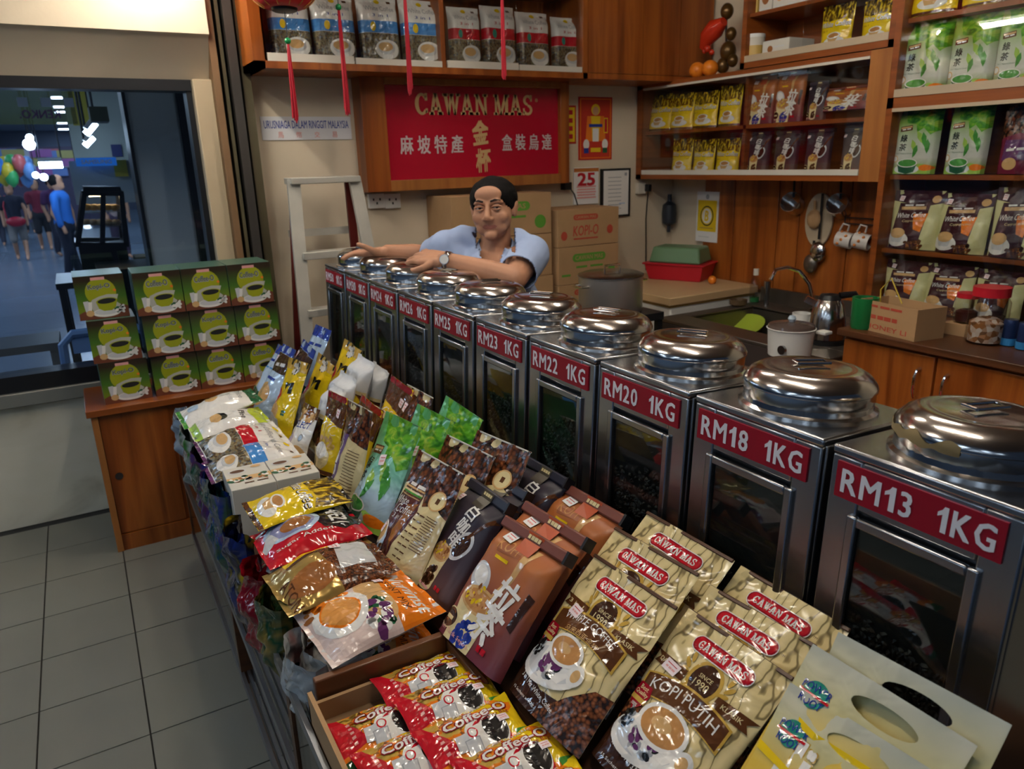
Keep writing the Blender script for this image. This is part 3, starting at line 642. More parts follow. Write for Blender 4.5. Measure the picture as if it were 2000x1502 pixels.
# ---- bean-topped white coffee pouch ----
CREAMP = P_('cream')
def beany(A):
    p = Print(A); p.poly([(0, A), (1, A), (1, .60*A), (.8, .66*A), (.62, .60*A), (.5, .72*A), (.30, .66*A), (.12, .72*A), (0, .68*A)], BEANS)
    p.poly([(.10, .72*A), (.50, .72*A), (.60, .55*A), (.52, .10*A), (.60, 0), (0, 0), (.03, .3*A)], mat('print_darkcof', (.085, .022, .02), .22, wrinkle=.5)); p.poly([(.36, .55*A), (.54, .6*A), (.50, .14*A), (.38, .3*A)], P_('coffee'))
    p.rect(.30, .655*A, .42, .10, P_('tan'), .05)
    for i, c in enumerate(('brown', 'cream', 'green', 'brown')): p.rect(.30, (.675-.016*i)*A, .42, .018, P_(c), .05)
    p.bars(2, .32, .72*A, .40, .06, P_('w'), .05, .02)
    p.text('White', .22, .56*A, .30, .08, P_('w'), .12, 0, .3); p.text('Coffee', .36, .50*A, .34, .09, P_('w'), .12, 0, .3); p.text('3 in 1', .30, .42*A, .2, .05, P_('w'), .1, 0, .3)
    p.ell(.78, .70*A, .13, .10, P_('tan')); p.ell(.78, .70*A, .11, .085, P_('cream')); p.bars(1, .78, .70*A, .08, .1, P_('brown'))
    p.ell(.17, .15*A, .16, .22, P_('lblue'), .2); p.ell(.17, .24*A, .11, .13, P_('w'), .2); p.ell(.17, .24*A, .09, .10, P_('tan'), .2)
    p.blobs(30, .2, .55, .0, .14*A, .012, .026, [P_('coffee'), P_('brown')], 9)
    for i in range(8): p.bars(2, .68, (.54-.055*i)*A, .16, .022, P_('brown'), 0, 0)
    for i in range(14): p.rect(.86, (.56-.022*i)*A, .16, .007, P_('brown'))
    p.rect(.8, .06*A, .3, .05, P_('brown')); return p
KB = Kind('bean_coffee_pouch', .243, .281, .075, 'stand', CREAMP, beany(1.156), seed=5, amp=.0025, extra=seal_bar(mat('seal_silver', (.5, .48, .42), .3), .994, .004, .002)); KB.sticker(.16, .28, w=.09, h=.10)
# ---- green tea pouch ----
PALEG = ramp_mat('pale_green_print', 'grad', [(0, (.30, .40, .42)), (.35, (.42, .56, .66)), (.6, (.22, .55, .42)), (1, (.10, .38, .14))], (1, 3.9, 1), .2, coord='UV', wrinkle=.6)
def greeny(A, cn='绿茶', shelf=False):
    p = Print(A)
    p.poly([(.1, A), (1, A), (1, .62*A), (.86, .56*A), (.7, .66*A), (.55, .6*A), (.5, .72*A), (.28, .74*A), (.2, .86*A)], LEAVES)
    for x, y, a, L in ((.55, .62, -.9, .34), (.7, .6, -1.3, .3), (.45, .5, -1.1, .3), (.6, .42, -1.9, .26), (.82, .5, -1.5, .28)):
        c, s = cos(a), sin(a); Q = [(0, 0), (L*.35, .06), (L*.7, .045), (L, 0), (L*.7, -.045), (L*.35, -.06)]
        p.poly([(x+u*c-v*s, y*A+u*s+v*c) for u, v in Q], P_('lgreen') if x < .6 else P_('green'))
    p.rect(.28, .66*A, .28, .10, P_('brown'), .1); p.rect(.28, .675*A, .25, .03, P_('tan'), .1); p.bars(2, .28, .65*A, .22, .035, P_('w'), .1)
    for i, c in enumerate(cn): p.text(c, .25, (.52-.13*i)*A, .16, .14, P_('black'), 0, .02, .1)
    p.text('3 in 1 Natural Green Tea', .34, .30*A, .46, .03, P_('dgreen'), 0, 0)
    p.poly([(0, .0), (1, 0), (1, .12*A), (.7, .15*A), (.4, .06*A), (0, .10*A)], P_('lgreen')); p.ell(.85, .09*A, .15, .06, P_('orange'))
    p.ell(.12, .22*A, .07, .07, P_('tan')); p.ell(.12, .22*A, .05, .05, P_('w'))
    p.ell(.42, .07*A, .30, .09, P_('pale')); p.poly([(.18, .16*A), (.24, .03*A), (.42, .0*A), (.60, .03*A), (.66, .16*A)], P_('dgreen')); p.ell(.42, .16*A, .24, .085, P_('w')); p.ell(.42, .16*A, .215, .07, P_('green')); return p
KG = Kind('green_tea_pouch', .246, .30, .085, 'stand', PALEG, greeny(1.22), seed=6, amp=.0026, cat='tea pouch', extra=seal_bar(mat('seal_green', (.03, .15, .06), .3), .994, .004, .002)); KG.sticker(.56, .60, w=.10, h=.12, rot=.3)
# ---- the coloured pouches at the far end ----
def mycafe(A):
    p = Print(A); p.rect(.5, .965*A, 1, .09*A, P_('dred')); p.poly([(0, .92*A), (1, .92*A), (1, .62*A), (0, .7*A)], P_('brown')); p.text('MYC', .5, .56*A, .8, .2, P_('w'), 0, .03); p.text('MYC', .51, .555*A, .78, .19, P_('yellow'), 0, .01)
    p.blobs(40, .1, .9, .3*A, .45*A, .02, .05, [P_('tan'), P_('gold')], 3); p.ell(.5, .2*A, .36, .24, P_('cream')); p.ell(.5, .27*A, .28, .15, P_('w')); p.rect(.5, .03*A, .9, .05*A, P_('brown')); return p
KM = Kind('red_topped_pouch', .19, .27, .07, 'stand', P_('yellow'), mycafe(1.42), seed=7, amp=.003); KM.sticker(.75, .78, w=.16, h=.14)
def select(A):
    p = Print(A); p.rect(.5, .9*A, 1, .2*A, P_('brown')); p.blobs(30, .1, .9, .72*A, .9*A, .03, .06, [P_('coffee'), P_('tan')], 3); p.text('SELECT', .5, .62*A, .7, .14, P_('dblue'), .1, .02); p.ell(.3, .25*A, .22, .2, mat('print_mauve', (.42, .38, .52), .25, wrinkle=.5)); p.ell(.75, .4*A, .08, .08, P_('grey')); p.ell(.75, .4*A, .06, .06, P_('lblue')); p.ell(.8, .12*A, .2, .15, P_('tan')); return p
KS = Kind('white_select_pouch', .18, .20, .07, 'stand', P_('w'), select(1.1), seed=8, amp=.003)
def yellowm(A):
    p = Print(A); p.rect(.5, .93*A, 1, .14*A, P_('gold')); p.blobs(20, .3, .7, .84*A, .95*A, .02, .05, [P_('black'), P_('w')], 3); p.text('M', .55, .62*A, .42, .2, P_('black'), .1, .03); p.ell(.1, .42*A, .22, .24, P_('red')); p.bars(2, .1, .42*A, .26, .1, P_('w'))
    p.ell(.38, .24*A, .24, .2, P_('tan')); p.poly([(0, 0), (.8, 0), (.7, .2*A), (0, .3*A)], P_('lgrey')); p.bars(2, .78, .3*A, .1, .2, P_('dgreen'), pi/2); return p
KY = Kind('yellow_pouch', .21, .28, .085, 'stand', P_('yellow'), yellowm(1.33), seed=9, amp=.003, back=P_('black'))
def bluetop(A):
    p = Print(A); p.rect(.5, .92*A, 1, .17*A, P_('dblue')); p.bars(2, .5, .72*A, .8, .1, P_('dblue'), .05, .01); p.bars(2, .5, .58*A, .7, .06, P_('blue'), .05, 0); p.ell(.3, .3*A, .16, .2, P_('tan')); p.ell(.3, .3*A, .12, .16, P_('milkcof')); p.poly([(0, 0), (1, 0), (1, .1*A), (.3, .2*A), (0, .16*A)], P_('dgreen')); return p
KL = Kind('blue_topped_pouch', .21, .27, .085, 'stand', P_('lblue'), bluetop(1.29), seed=10, amp=.003)
def browntop(A):
    p = Print(A); p.rect(.5, .94*A, 1, .12*A, P_('dblue')); p.rect(.5, .74*A, 1, .27*A, P_('dbrown')); p.bars(2, .55, .72*A, .6, .12, P_('lgrey'), .1, .01); p.bars(1, .5, .5*A, .7, .1, P_('dblue')); p.ell(.5, .25*A, .3, .26, P_('tan')); return p
KN = Kind('blue_brown_pouch', .21, .29, .085, 'stand', P_('lblue'), browntop(1.38), seed=11, amp=.003); KN.sticker(.1, .78, w=.14, h=.14)
def whitebeans(A):
    p = Print(A); p.poly([(0, .48*A), (1, .52*A), (1, .12*A), (0, .08*A)], BEANS); p.rect(.5, .54*A, 1, .05*A, P_('cream')); p.rect(.5, .08*A, 1, .1*A, P_('cream')); p.ell(.88, .42*A, .1, .1, P_('yellow')); return p
KX = Kind('white_paper_pouch', .19, .24, .075, 'block', mat('white_foil', (.68, .70, .73), .35, wrinkle=.5), whitebeans(1.26), seed=12, amp=.003)
def beantop(A):
    p = Print(A); p.poly([(0, A), (1, A), (1, .55*A), (.5, .6*A), (0, .52*A)], BEANS); p.rect(.5, .35*A, .7, .3*A, P_('purple')); p.bars(2, .5, .36*A, .6, .09, P_('w'), .05); p.ell(.4, .15*A, .2, .12, P_('tan')); return p
KP = Kind('bean_top_pouch', .20, .27, .08, 'stand', CREAMP, beantop(1.35), seed=13, amp=.003, extra=seal_bar(MATS['seal_silver'], .994, .004, .002)); KP.sticker(.3, .75, w=.14, h=.14)
def sidebean(A):
    p = Print(A); p.poly([(0, A), (1, A), (1, .62*A), (.6, .66*A), (0, .70*A)], BEANS); p.poly([(.0, .70*A), (.10, .70*A), (.10, .0), (0, 0)], P_('brown')); p.bars(2, .34, .40*A, .5, .14, P_('w'), pi/2, .01); p.rect(.34, .38*A, .24, .62*A, mat('print_violet', (.14, .08, .22), .2, wrinkle=.5)); p.bars(4, .33, .38*A, .5*A, .10, P_('w'), pi/2); p.rect(.10, .34*A, .13, .5*A, P_('brown')); p.ell(.13, .62*A, .09, .10, P_('cream'))
    for i in range(15): p.rect(.76, (.56-.03*i)*A, .3, .009, P_('brown'))
    p.ell(.3, .06*A, .16, .1, P_('tan')); return p
KQ = Kind('violet_panel_pouch', .22, .285, .09, 'stand', CREAMP, sidebean(1.3), seed=14, amp=.0028, extra=seal_bar(MATS['seal_silver'], .994, .004, .002))
# =====================================================  DISPLAY TABLE  =====================================================
TZ = .635
dt = thing('display_table', (.56, 1.7, 0), 'long dark wood display counter with aluminium sliding tracks holding coffee pouches', 'display counter')
TY0, TY1 = .12, 3.18; TX = .205
BRNB = mat('brown_board', (.075, .030, .013), .35, var=.2)
obj('top_board', MB().box(TX+.03, TY0, TZ-.025, .90, TY1, TZ), BRNB, dt)
obj('base', MB().box(TX+.02, TY0, 0, .90, TY1, .08).box(.55, TY0, .08, .90, TY1, TZ-.025).box(TX+.02, TY1-.03, .08, .9, TY1, TZ-.025).box(TX+.02, TY0, .08, .9, TY0+.03, TZ-.025), WOODD, dt)
obj('inner_shelf', MB().box(TX+.03, TY0+.03, .30, .55, TY1-.03, .318), WOODD, dt)
for z in (.10, .36, .615):
    for q, t in ((0, ALU), (.018, ALU)):
        obj('sliding_track', MB().box(TX+q, TY0, z, TX+q+.010, TY1, z+.028), t, dt)
obj('edge_board', MB().box(TX+.032, TY0, .56, TX+.05, 2.10, TZ), WOODD, dt)
for y in (TY0+.01, 1.30, 2.10, TY1-.04): obj('upright', MB().box(TX+.002, y, .08, TX+.028, y+.03, .64), WOODD, dt)
for a, b, q in ((TY0+.04, 1.3, .006), (1.32, 2.12, .022), (2.12, TY1-.05, .006)):
    obj('glass_door', MB().box(TX+q, a, .385, TX+q+.004, b, .615), GLASSD, dt); obj('glass_door', MB().box(TX+q, a, .125, TX+q+.004, b, .36), GLASSD, dt)
single('display_riser', MB().prism([(.525, TZ), (.90, TZ), (.90, .74), (.80, .72), (.64, .69), (.54, .675), (.525, .66)], TY0+.05, TY1-.1, ax='y').xf(Matrix.Identity(4)), BRNB, 'low dark riser board behind the leaning pouches', 'riser')
# bin divider boards at the near end (the corner frame around the instant coffee bags)
single('bin_divider', MB().box(.235, 1.172, TZ, .50, 1.19, .715).box(.50, 1.02, TZ, .516, 1.19, .70), mat('divider_brown', (.13, .05, .02), .3, var=.2), 'brown wooden corner divider between orange cereal bag and red coffee packs', 'divider', bevel=.003)
def row(k, px, z, x, le, w_, h_, ro, label, group=None):
    """stand a pouch so that the middle of its top edge lies along the given sight line at plane X=x"""
    t = at(*px, X=x); k.put((x-h_*sin(le), t.y, t.z-h_*cos(le), le, w_, h_, ro), label, group)
KW.put((.545, .890, .700, .80, .223, .287, -.036), 'gold white coffee pouch with red lozenge, foremost of its row, cup fully visible', )
KW.put((.616, .915, .724, .80, .225, .288, -.045), 'gold red-lozenged pouch between two others of the white coffee row')
KW.put((.683, .910, .738, .79, .228, .290, -.01), 'gold red-lozenged pouch at the back of the white coffee row')
KK.put((.58, .683, .699, .83, .214, .28, -.019), 'gold kopi putih pouch with large brown banner, foremost of its row')
KK.put((.644, .690, .717, .83, .214, .28, -.045), 'gold red-lozenged pouch in the middle of the kopi putih row')
KK.put((.708, .695, .728, .82, .22, .283, .0), 'gold red-lozenged pouch at the back of the kopi putih row')
KT.put((.518, 1.10, .705, .706, .223, .263, -.074), 'copper pulled tea pouch with white calligraphy, foremost of three')
KT.put((.578, 1.128, .712, .702, .222, .262, -.041), 'copper pulled tea pouch, middle of three with only its top showing')
KT.put((.689, 1.159, .719, .729, .218, .263, -.031), 'copper pulled tea pouch leaning at the back against a canister')
KD.put((.545, 1.333, .700, .656, .180, .262, -.025), 'dark violet white coffee pouch with white calligraphy, foremost of three')
KD.put((.613, 1.354, .708, .658, .175, .25, -.05), 'dark violet pouch, middle of three with only folded top showing')
KD.put((.704, 1.331, .730, .647, .175, .25, -.022), 'dark violet pouch at the back against a canister')
KB.put((.509, 1.478, .700, .557, .242, .280, -.076), 'shiny bean printed white coffee pouch with cream side, foremost of three')
KB.put((.598, 1.503, .712, .561, .241, .281, -.079), 'shiny bean printed coffee pouch in the middle behind the foremost one')
KB.put((.652, 1.425, .736, .551, .243, .282, -.088), 'shiny bean printed coffee pouch at the back by the canister glass')
KG.put((.540, 1.762, .690, .486, .24, .30, -.089), 'pale green tea pouch with leaf print, foremost of three')
KG.put((.640, 1.786, .690, .496, .24, .295, -.057), 'pale green tea pouch with leaf top, middle of three')
KG.put((.714, 1.772, .70, .479, .24, .295, .03), 'pale green tea pouch at the back of its row')
KQ.put((.538, 1.919, .690, .25, .20, .285, -.077), 'bean topped pouch with violet panel and cream side beside green tea')
KM.put((.553, 2.174, .690, .28, .18, .25, -.09), 'yellow pouch with dark red top and white letters, front of its row')
KS.put((.505, 2.358, .685, .45, .18, .18, -.113), 'small white pouch with blue lettering beside the red topped pouch')
KY.put((.515, 2.60, .690, .38, .23, .275, -.118), 'tall yellow pouch with black M and red round seal')
KL.put((.545, 3.06, .690, .50, .19, .24, -.039), 'white and blue pouch at the far end beside green boxes')
KN.put((.514, 2.885, .690, .50, .20, .28, -.061), 'blue topped pouch with brown band, beside the tall yellow one')
def fit3(k, tl, tr, q, label, group=None): k.put(q, label, group)
# second and third rows at the far end
row(KP, (746, 800), 0, .74, .45, .20, .27, -.05, 'bean topped cream pouch behind the pouch with violet panel')
row(KP, (822, 764), 0, .84, .42, .20, .27, -.03, 'bean topped cream pouch touching the canisters, behind its twin')
row(KM, (724, 784), 0, .70, .35, .19, .26, .05, 'red topped pouch half hidden in the middle of its row')
row(KM, (783, 745), 0, .83, .35, .19, .26, .05, 'red topped pouch at the back beside the canister')
row(KX, (664, 757), 0, .66, .35, .16, .23, -.05, 'white paper pouch, foremost of four crumpled white ones')
row(KX, (682, 733), 0, .71, .35, .18, .24, -.02, 'white paper pouch, second of four crumpled white ones')
row(KX, (715, 700), 0, .80, .35, .18, .24, .02, 'white paper pouch, third of four crumpled white ones')
row(KX, (742, 715), 0, .86, .33, .17, .23, .05, 'white paper pouch, last of four, beside the canister')
row(KY, (637, 700), 0, .71, .40, .20, .25, .05, 'yellow pouch in the middle between blue and white ones')
row(KY, (689, 672), 0, .82, .40, .20, .26, .05, 'yellow pouch at the back in front of the canisters')
row(KL, (633, 640), 0, .79, .45, .22, .27, -.05, 'blue topped pouch at the back, tallest of the blue ones')
row(KN, (603, 672), 0, .70, .45, .21, .28, .05, 'blue and brown pouch in the middle of the blue ones')
# ---- power root bags with die-cut handles ----
PALEY = ramp_mat('pale_yellow_print', 'grad', [(0, (.50, .30, .01)), (.6, (.62, .42, .04)), (.80, (.52, .48, .24)), (1, (.44, .46, .40))], (1, 3.4, 1), .38, coord='UV', wrinkle=.35)
def power(A):
    p = Print(A); p.ell(.17, .80*A, .085, .085, P_('teal')); p.text('POWER', .17, .825*A, .20, .05, P_('dblue'), 0, .015, bend=-.15); p.text('ROOT', .17, .765*A, .16, .05, P_('dblue'), 0, .015, bend=.15); p.rect(.17, .795*A, .21, .016, P_('red'), -.02)
    p.poly([(0, .70*A), (.3, .66*A), (1, .70*A), (1, .67*A), (.3, .63*A), (0, .66*A)], P_('yellow')); p.text('alicafé', .52, .50*A, .86, .30, P_('gold'), .03, .08); p.text('alicafé', .52, .50*A, .84, .29, P_('w'), .03, .05); p.bars(2, .5, .12*A, .4, .1, P_('brown')); return p
KR = Kind('handled_coffee_bag', .226, .293, .03, 'stand', PALEY, power(1.3), seed=15, amp=.0018, hole=(.56, .885, .20, .050), cat='coffee bag')
KR.put((.551, .438, .714, .818, .214, .29, -.059), 'pale yellow handled bag with round teal logo, foremost of three')
KR.put((.600, .451, .741, .776, .226, .293, -.007), 'pale yellow handled bag with round teal logo, middle of three')
KR.put((.661, .424, .740, .651, .225, .292, -.044), 'pale yellow handled bag with round teal logo, against the canister')
# ---- pouches lying flat along the front edge ----
def flat(name, base, prf, A, seed, T=.07, st='pillow', amp=.003, **k): return Kind(name, .2, .2*A, T, st, base, prf(A), seed=seed, amp=amp, **k)
def pr_orange(A):
    p = Print(A); O = P_('orange')
    p.rect(.5, .35*A, 1, .70*A, mat('print_blush', (.66, .52, .48), .2, wrinkle=.6)); p.poly([(0, A), (1, A), (1, .62*A), (0, .70*A)], O); p.text('Nutrimst', .52, .86*A, .86, .15, P_('w'), 0, .03, .2); p.text('INSTANT MIX', .5, .745*A, .72, .07, P_('brown'), -.03, .01)
    p.ell(.70, .56*A, .22, .14, P_('tan')); p.ell(.30, .58*A, .24, .13, P_('tan')); p.blobs(24, .6, .95, .42*A, .6*A, .02, .05, [P_('dgreen'), P_('w'), P_('purple')], 6)
    p.ell(.45, .28*A, .36, .27, P_('w')); p.ell(.45, .28*A, .27, .20, P_('orange')); p.ell(.45, .28*A, .25, .18, mat('print_cereal', (.66, .28, .06), .25, wrinkle=.5)); p.blobs(20, .05, .25, .05*A, .4*A, .02, .04, [P_('coffee'), P_('orange')], 7); return p
FO = flat('cereal_mix_bag', P_('lgrey'), pr_orange, 1.2, 21, .075, cat='cereal bag'); FO.sticker(.22, .70, w=.11, h=.10, rot=.0)
def pr_gold(A):
    p = Print(A); p.poly([(0, .45*A), (1, .5*A), (1, A), (0, A)], ramp_mat('granule_print', 'voronoi', [(.1, (.24, .07, .02)), (.5, (.10, .03, .01)), (.8, (.03, .01, .005))], (1, 1, 1), .2, coord='UV', tex_scale=240, wrinkle=.7)); p.poly([(.25, .62*A), (.75, .55*A), (.8, .86*A), (.3, .9*A)], P_('lgrey')); p.rect(.15, .42*A, .22, .5*A, P_('yellow')); p.rect(.3, .42*A, .06, .5*A, P_('brown')); p.ell(.7, .3*A, .2, .26, P_('coffee')); p.text('ATON', .72, .10*A, .5, .12, P_('brown'), 0, .01); return p
FG = flat('gold_coffee_bag', mat('print_foilgold', (.50, .33, .10), .18, .5, wrinkle=.8), pr_gold, 1.2, 22, .08); FG.sticker(.30, .62, w=.12, h=.12, rot=0)
def pr_red(A):
    p = Print(A); p.poly([(0, A), (.62, A), (.8, .8*A), (.72, .62*A), (.3, .55*A), (0, .66*A)], P_('black')); p.text('CAFE21', .36, .80*A, .62, .20, P_('w'), -.05, .035); p.ell(.36, .36*A, .30, .34, P_('lblue')); p.ell(.36, .37*A, .23, .27, mat('print_cupblue', (.22, .24, .42), .2, wrinkle=.6)); p.ell(.38, .40*A, .14, .19, P_('coffee')); p.poly([(.5, .2*A), (.62, .05*A), (.48, .03*A), (.3, .14*A)], P_('lgrey')); p.text('Sugar Added', .78, .40*A, .56*A, .07, P_('w'), pi/2, .005); p.bars(1, .12, .08*A, .2, .1, P_('w'), pi/2); return p
FR = flat('red_coffee_bag', P_('red'), pr_red, 1.2, 23, .075); FR.sticker(.13, .58, w=.1, h=.12, rot=.0)
def pr_yel(A):
    p = Print(A); p.poly([(0.03, A), (.97, A), (.97, .60*A), (.8, .66*A), (.3, .63*A), (.03, .68*A)], ramp_mat('town_print', 'noise', [(.38, (.035, .022, .004)), (.52, (.16, .09, .006)), (.60, (.65, .45, .02)), (.8, (.78, .55, .02))], (1.6, .6, 1), .22, 4, 1, coord='UV', tex_scale=45, wrinkle=.5)); p.text('White Coffee', .5, .56*A, .92, .17, P_('black'), .0, .035, .15); p.text('White Coffee', .5, .565*A, .9, .15, P_('w'), 0, .01, .15)
    p.ell(.55, .18*A, .30, .12, P_('w')); p.poly([(.33, .30*A), (.42, .15*A), (.62, .15*A), (.74, .30*A)], P_('tan')); p.ell(.54, .30*A, .21, .09, P_('w')); p.ell(.54, .30*A, .17, .065, P_('milkcof')); p.text('3 in 1', .2, .42*A, .2, .06, P_('brown')); p.rect(.5, .03*A, 1, .05*A, P_('brown')); return p
FY_ = flat('yellow_white_coffee_bag', P_('yellow'), pr_yel, 1.3, 24, .07, back=P_('black'))
def pr_wg(A):
    p = Print(A); p.rect(.5, .93*A, 1, .14*A, P_('dgreen')); p.rect(.5, .03*A, 1, .05*A, P_('green')); p.text('Coffee', .5, .78*A, .6, .10, P_('grey'), 0, .01); p.text('White', .6, .66*A, .4, .08, P_('lgrey')); p.ell(.45, .45*A, .22, .16, P_('w')); p.ell(.45, .45*A, .18, .12, P_('tan')); p.ell(.4, .2*A, .24, .1, P_('lblue')); return p
FW1 = flat('white_green_coffee_bag', P_('w'), pr_wg, 1.4, 25, .075)
def pr_wl(A):
    p = Print(A); p.poly([(0, A), (1, A), (1, .84*A), (.5, .78*A), (0, .86*A)], P_('lime')); p.text('Coffee', .5, .70*A, .6, .10, P_('black'), 0, .015); p.ell(.5, .42*A, .2, .12, P_('black')); p.ell(.5, .36*A, .22, .1, P_('tan')); p.rect(.5, .06*A, 1, .1*A, P_('lgreen')); return p
FW2 = flat('white_lime_coffee_bag', P_('w'), pr_wl, 1.28, 26, .075)
def pr_band(col):
    def f(A):
        p = Print(A); p.rect(.5, .56*A, 1, .17*A, P_(col)); p.ell(.30, .56*A, .07, .08, P_('teal' if col == 'red' else 'yellow')); p.poly([(0, .47*A), (1, .47*A), (1, .05*A), (0, .05*A)], ramp_mat('crowd_print', 'cells', [(0, (.02, .02, .015)), (.35, (.10, .06, .03)), (.6, (.25, .2, .1)), (.85, (.08, .10, .12))], (1, 1, 1), .22, coord='UV', tex_scale=130, wrinkle=.5)); p.ell(.62, .24*A, .30, .17, P_('w')); p.ell(.60, .26*A, .22, .11, P_('lgrey')); p.ell(.58, .28*A, .18, .08, P_('tan'))
        p.text('White Coffee', .5, .82*A, .74, .09, P_('grey'), 0, .005); p.text('3 in 1', .5, .72*A, .4, .05, P_('red' if col == 'red' else 'dblue')); p.rect(.5, .02*A, 1, .04*A, P_('purple')); p.ell(.5, .93*A, .07, .04, P_('yellow')); p.rect(.80, .93*A, .1, .045, P_('brown')); return p
    return f
FWR = flat('white_red_coffee_bag', P_('w'), pr_band('red'), 1.25, 27, .08)
FWB = flat('white_blue_coffee_bag', P_('w'), pr_band('blue'), 1.35, 28, .08)
fl_ = lambda k, q, lab: k.put(q, lab)
fl_(FO, (.262, 1.287, .722, 1.50, .205, .25, -.10), 'glossy orange and white cereal mix bag lying on the front edge')
fl_(FG, (.232, 1.455, .742, 1.48, .20, .25, -.06), 'shiny gold and brown coffee granule bag lying beside the orange bag')
fl_(FR, (.240, 1.635, .756, 1.50, .195, .245, -.033), 'red coffee bag with black corner and blue cup')
fl_(FY_, (.250, 1.775, .785, 1.50, .185, .24, -.028), 'yellow white coffee bag lying beside the white boxes')
fl_(FWB, (.208, 2.20, .755, 1.44, .19, .26, -.003), 'white coffee bag with blue band lying behind the white boxes')
fl_(FWR, (.213, 2.384, .757, 1.50, .226, .262, -.029), 'white coffee bag with red band lying on the front edge')
fl_(FW2, (.216, 2.592, .755, 1.47, .20, .25, -.012), 'white coffee bag with lime green corner lying flat')
fl_(FW1, (.201, 2.76, .757, 1.40, .20, .28, -.027), 'white coffee bag with dark green top, at the far end beside the green boxes')
# second layer underneath, so that the pile rests on the table
for k, q, lab in ((FO, (.25, 1.29, .668, 1.571, .20, .25, .08), 'glossy cereal mix bag lying under the top orange bag'), (FG, (.235, 1.46, .668, 1.571, .2, .24, .1), 'gold coffee bag lying under the top gold bag'), (FR, (.24, 1.64, .668, 1.571, .195, .24, -.1), 'red coffee bag lying under the top red bag'), (FWB, (.22, 2.20, .668, 1.571, .19, .25, .05), 'white and blue coffee bag at the bottom of the pile behind the boxes'), (FWR, (.22, 2.39, .668, 1.571, .21, .25, .06), 'white and red coffee bag under the top red banded bag'), (FW2, (.22, 2.6, .668, 1.571, .2, .25, .05), 'white and lime coffee bag under its twin'), (FW1, (.22, 2.79, .668, 1.571, .2, .26, .02), 'white and green coffee bag under its twin')): k.put(q, lab)
# bags slumped over the front edge, hanging down toward the floor side
def crinkle(name, cols, y, z, w_, h_, seed, label, x=.205):
    n_ = len(cols); m = ramp_mat('foil_'+'_'.join(cols), 'noise', [(.30+.4*i/max(1, n_-1), tuple(.55*x for x in _pal[c])) for i, c in enumerate(cols)], (1, 1, .7), .14, 2, .8, tex_scale=15, wrinkle=1., spec=.7); mb = MB()  # palette scaled down: shade on the hanging bags is put into the colours
    def f(u, v):
        n = noise.noise((u*3+seed, v*4, seed))*.030+noise.noise((u*8, v*9+seed, 1))*.010
        e = (sin(pi*min(1, max(0, u)))**.5)*(min(1, v*4)**.5)
        return V((x+.02-.034*e-n*e*.8-.008*(1-v), y+w_/2-w_*u*(1-.12*(1-v))-.06*w_*(1-v)+.012*noise.noise((v*3, seed, 2)), z+h_*v+.02*noise.noise((u*3, seed, 5))))
    def g(u, v): return f(u, v)+V((.035, 0, 0))*1.0 if 0 < u < 1 and v > 0 else f(u, v)
    mb.grid(f, 26, 30); mb.grid(g, 26, 30)
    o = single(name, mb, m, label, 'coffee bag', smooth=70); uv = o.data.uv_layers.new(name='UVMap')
    uv.data.foreach_set('uv', [c for l in o.data.loops for c in (o.data.vertices[l.vertex_index].co.y, o.data.vertices[l.vertex_index].co.z)]); return o
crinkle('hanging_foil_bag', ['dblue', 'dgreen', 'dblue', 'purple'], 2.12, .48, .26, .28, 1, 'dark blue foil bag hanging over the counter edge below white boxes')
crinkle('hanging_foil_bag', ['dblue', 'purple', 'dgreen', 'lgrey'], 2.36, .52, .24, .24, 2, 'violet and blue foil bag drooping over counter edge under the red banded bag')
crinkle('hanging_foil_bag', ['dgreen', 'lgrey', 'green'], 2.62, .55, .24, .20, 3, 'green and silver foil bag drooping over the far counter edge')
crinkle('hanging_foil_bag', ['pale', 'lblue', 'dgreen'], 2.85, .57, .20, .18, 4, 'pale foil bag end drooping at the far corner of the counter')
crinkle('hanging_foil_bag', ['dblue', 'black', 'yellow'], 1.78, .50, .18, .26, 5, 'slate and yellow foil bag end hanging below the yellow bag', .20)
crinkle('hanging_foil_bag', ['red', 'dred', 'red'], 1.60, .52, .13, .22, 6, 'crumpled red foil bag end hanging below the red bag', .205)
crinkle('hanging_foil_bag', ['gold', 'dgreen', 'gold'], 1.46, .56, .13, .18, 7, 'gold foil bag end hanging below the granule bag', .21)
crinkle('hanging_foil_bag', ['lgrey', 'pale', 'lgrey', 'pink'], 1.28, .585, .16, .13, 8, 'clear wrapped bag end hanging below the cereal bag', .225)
# white boxes of white coffee
def carton(name, w_, d_, h_, M, base, front, top, label, cat, group=None, side=None):
    o = link(name, MB().box(-w_/2, 0, 0, w_/2, d_, h_).mesh(name, base)); b = o.modifiers.new('bevel', 'BEVEL'); b.width = .0015; b.segments = 1
    if front: link('printed_face', front.mesh('printed_face', lambda u, v, q: V(((u-.5)*w_, -q, v*h_)), off=.0006, wscale=w_), o)
    if top:
        me = top.mesh('printed_top', lambda u, v, q: V(((u-.5)*w_, -q, v*d_)), off=.0006, wscale=w_); t = link('printed_top', me, o); t.location = (0, 0, h_); t.rotation_euler = (-pi/2, 0, 0)
    o.matrix_world = M; return tag(o, label, cat, group)
def bxf():
    p = Print(1.05); p.ell(.72, .62, .22, .2, PM('tan')); p.ell(.72, .62, .19, .17, PM('gold')); p.text('white', .45, .52, .3, .1, PM('brown'), 0, 0, .2); p.text('coffee', .6, .4, .4, .1, PM('brown'), 0, 0, .2); return p
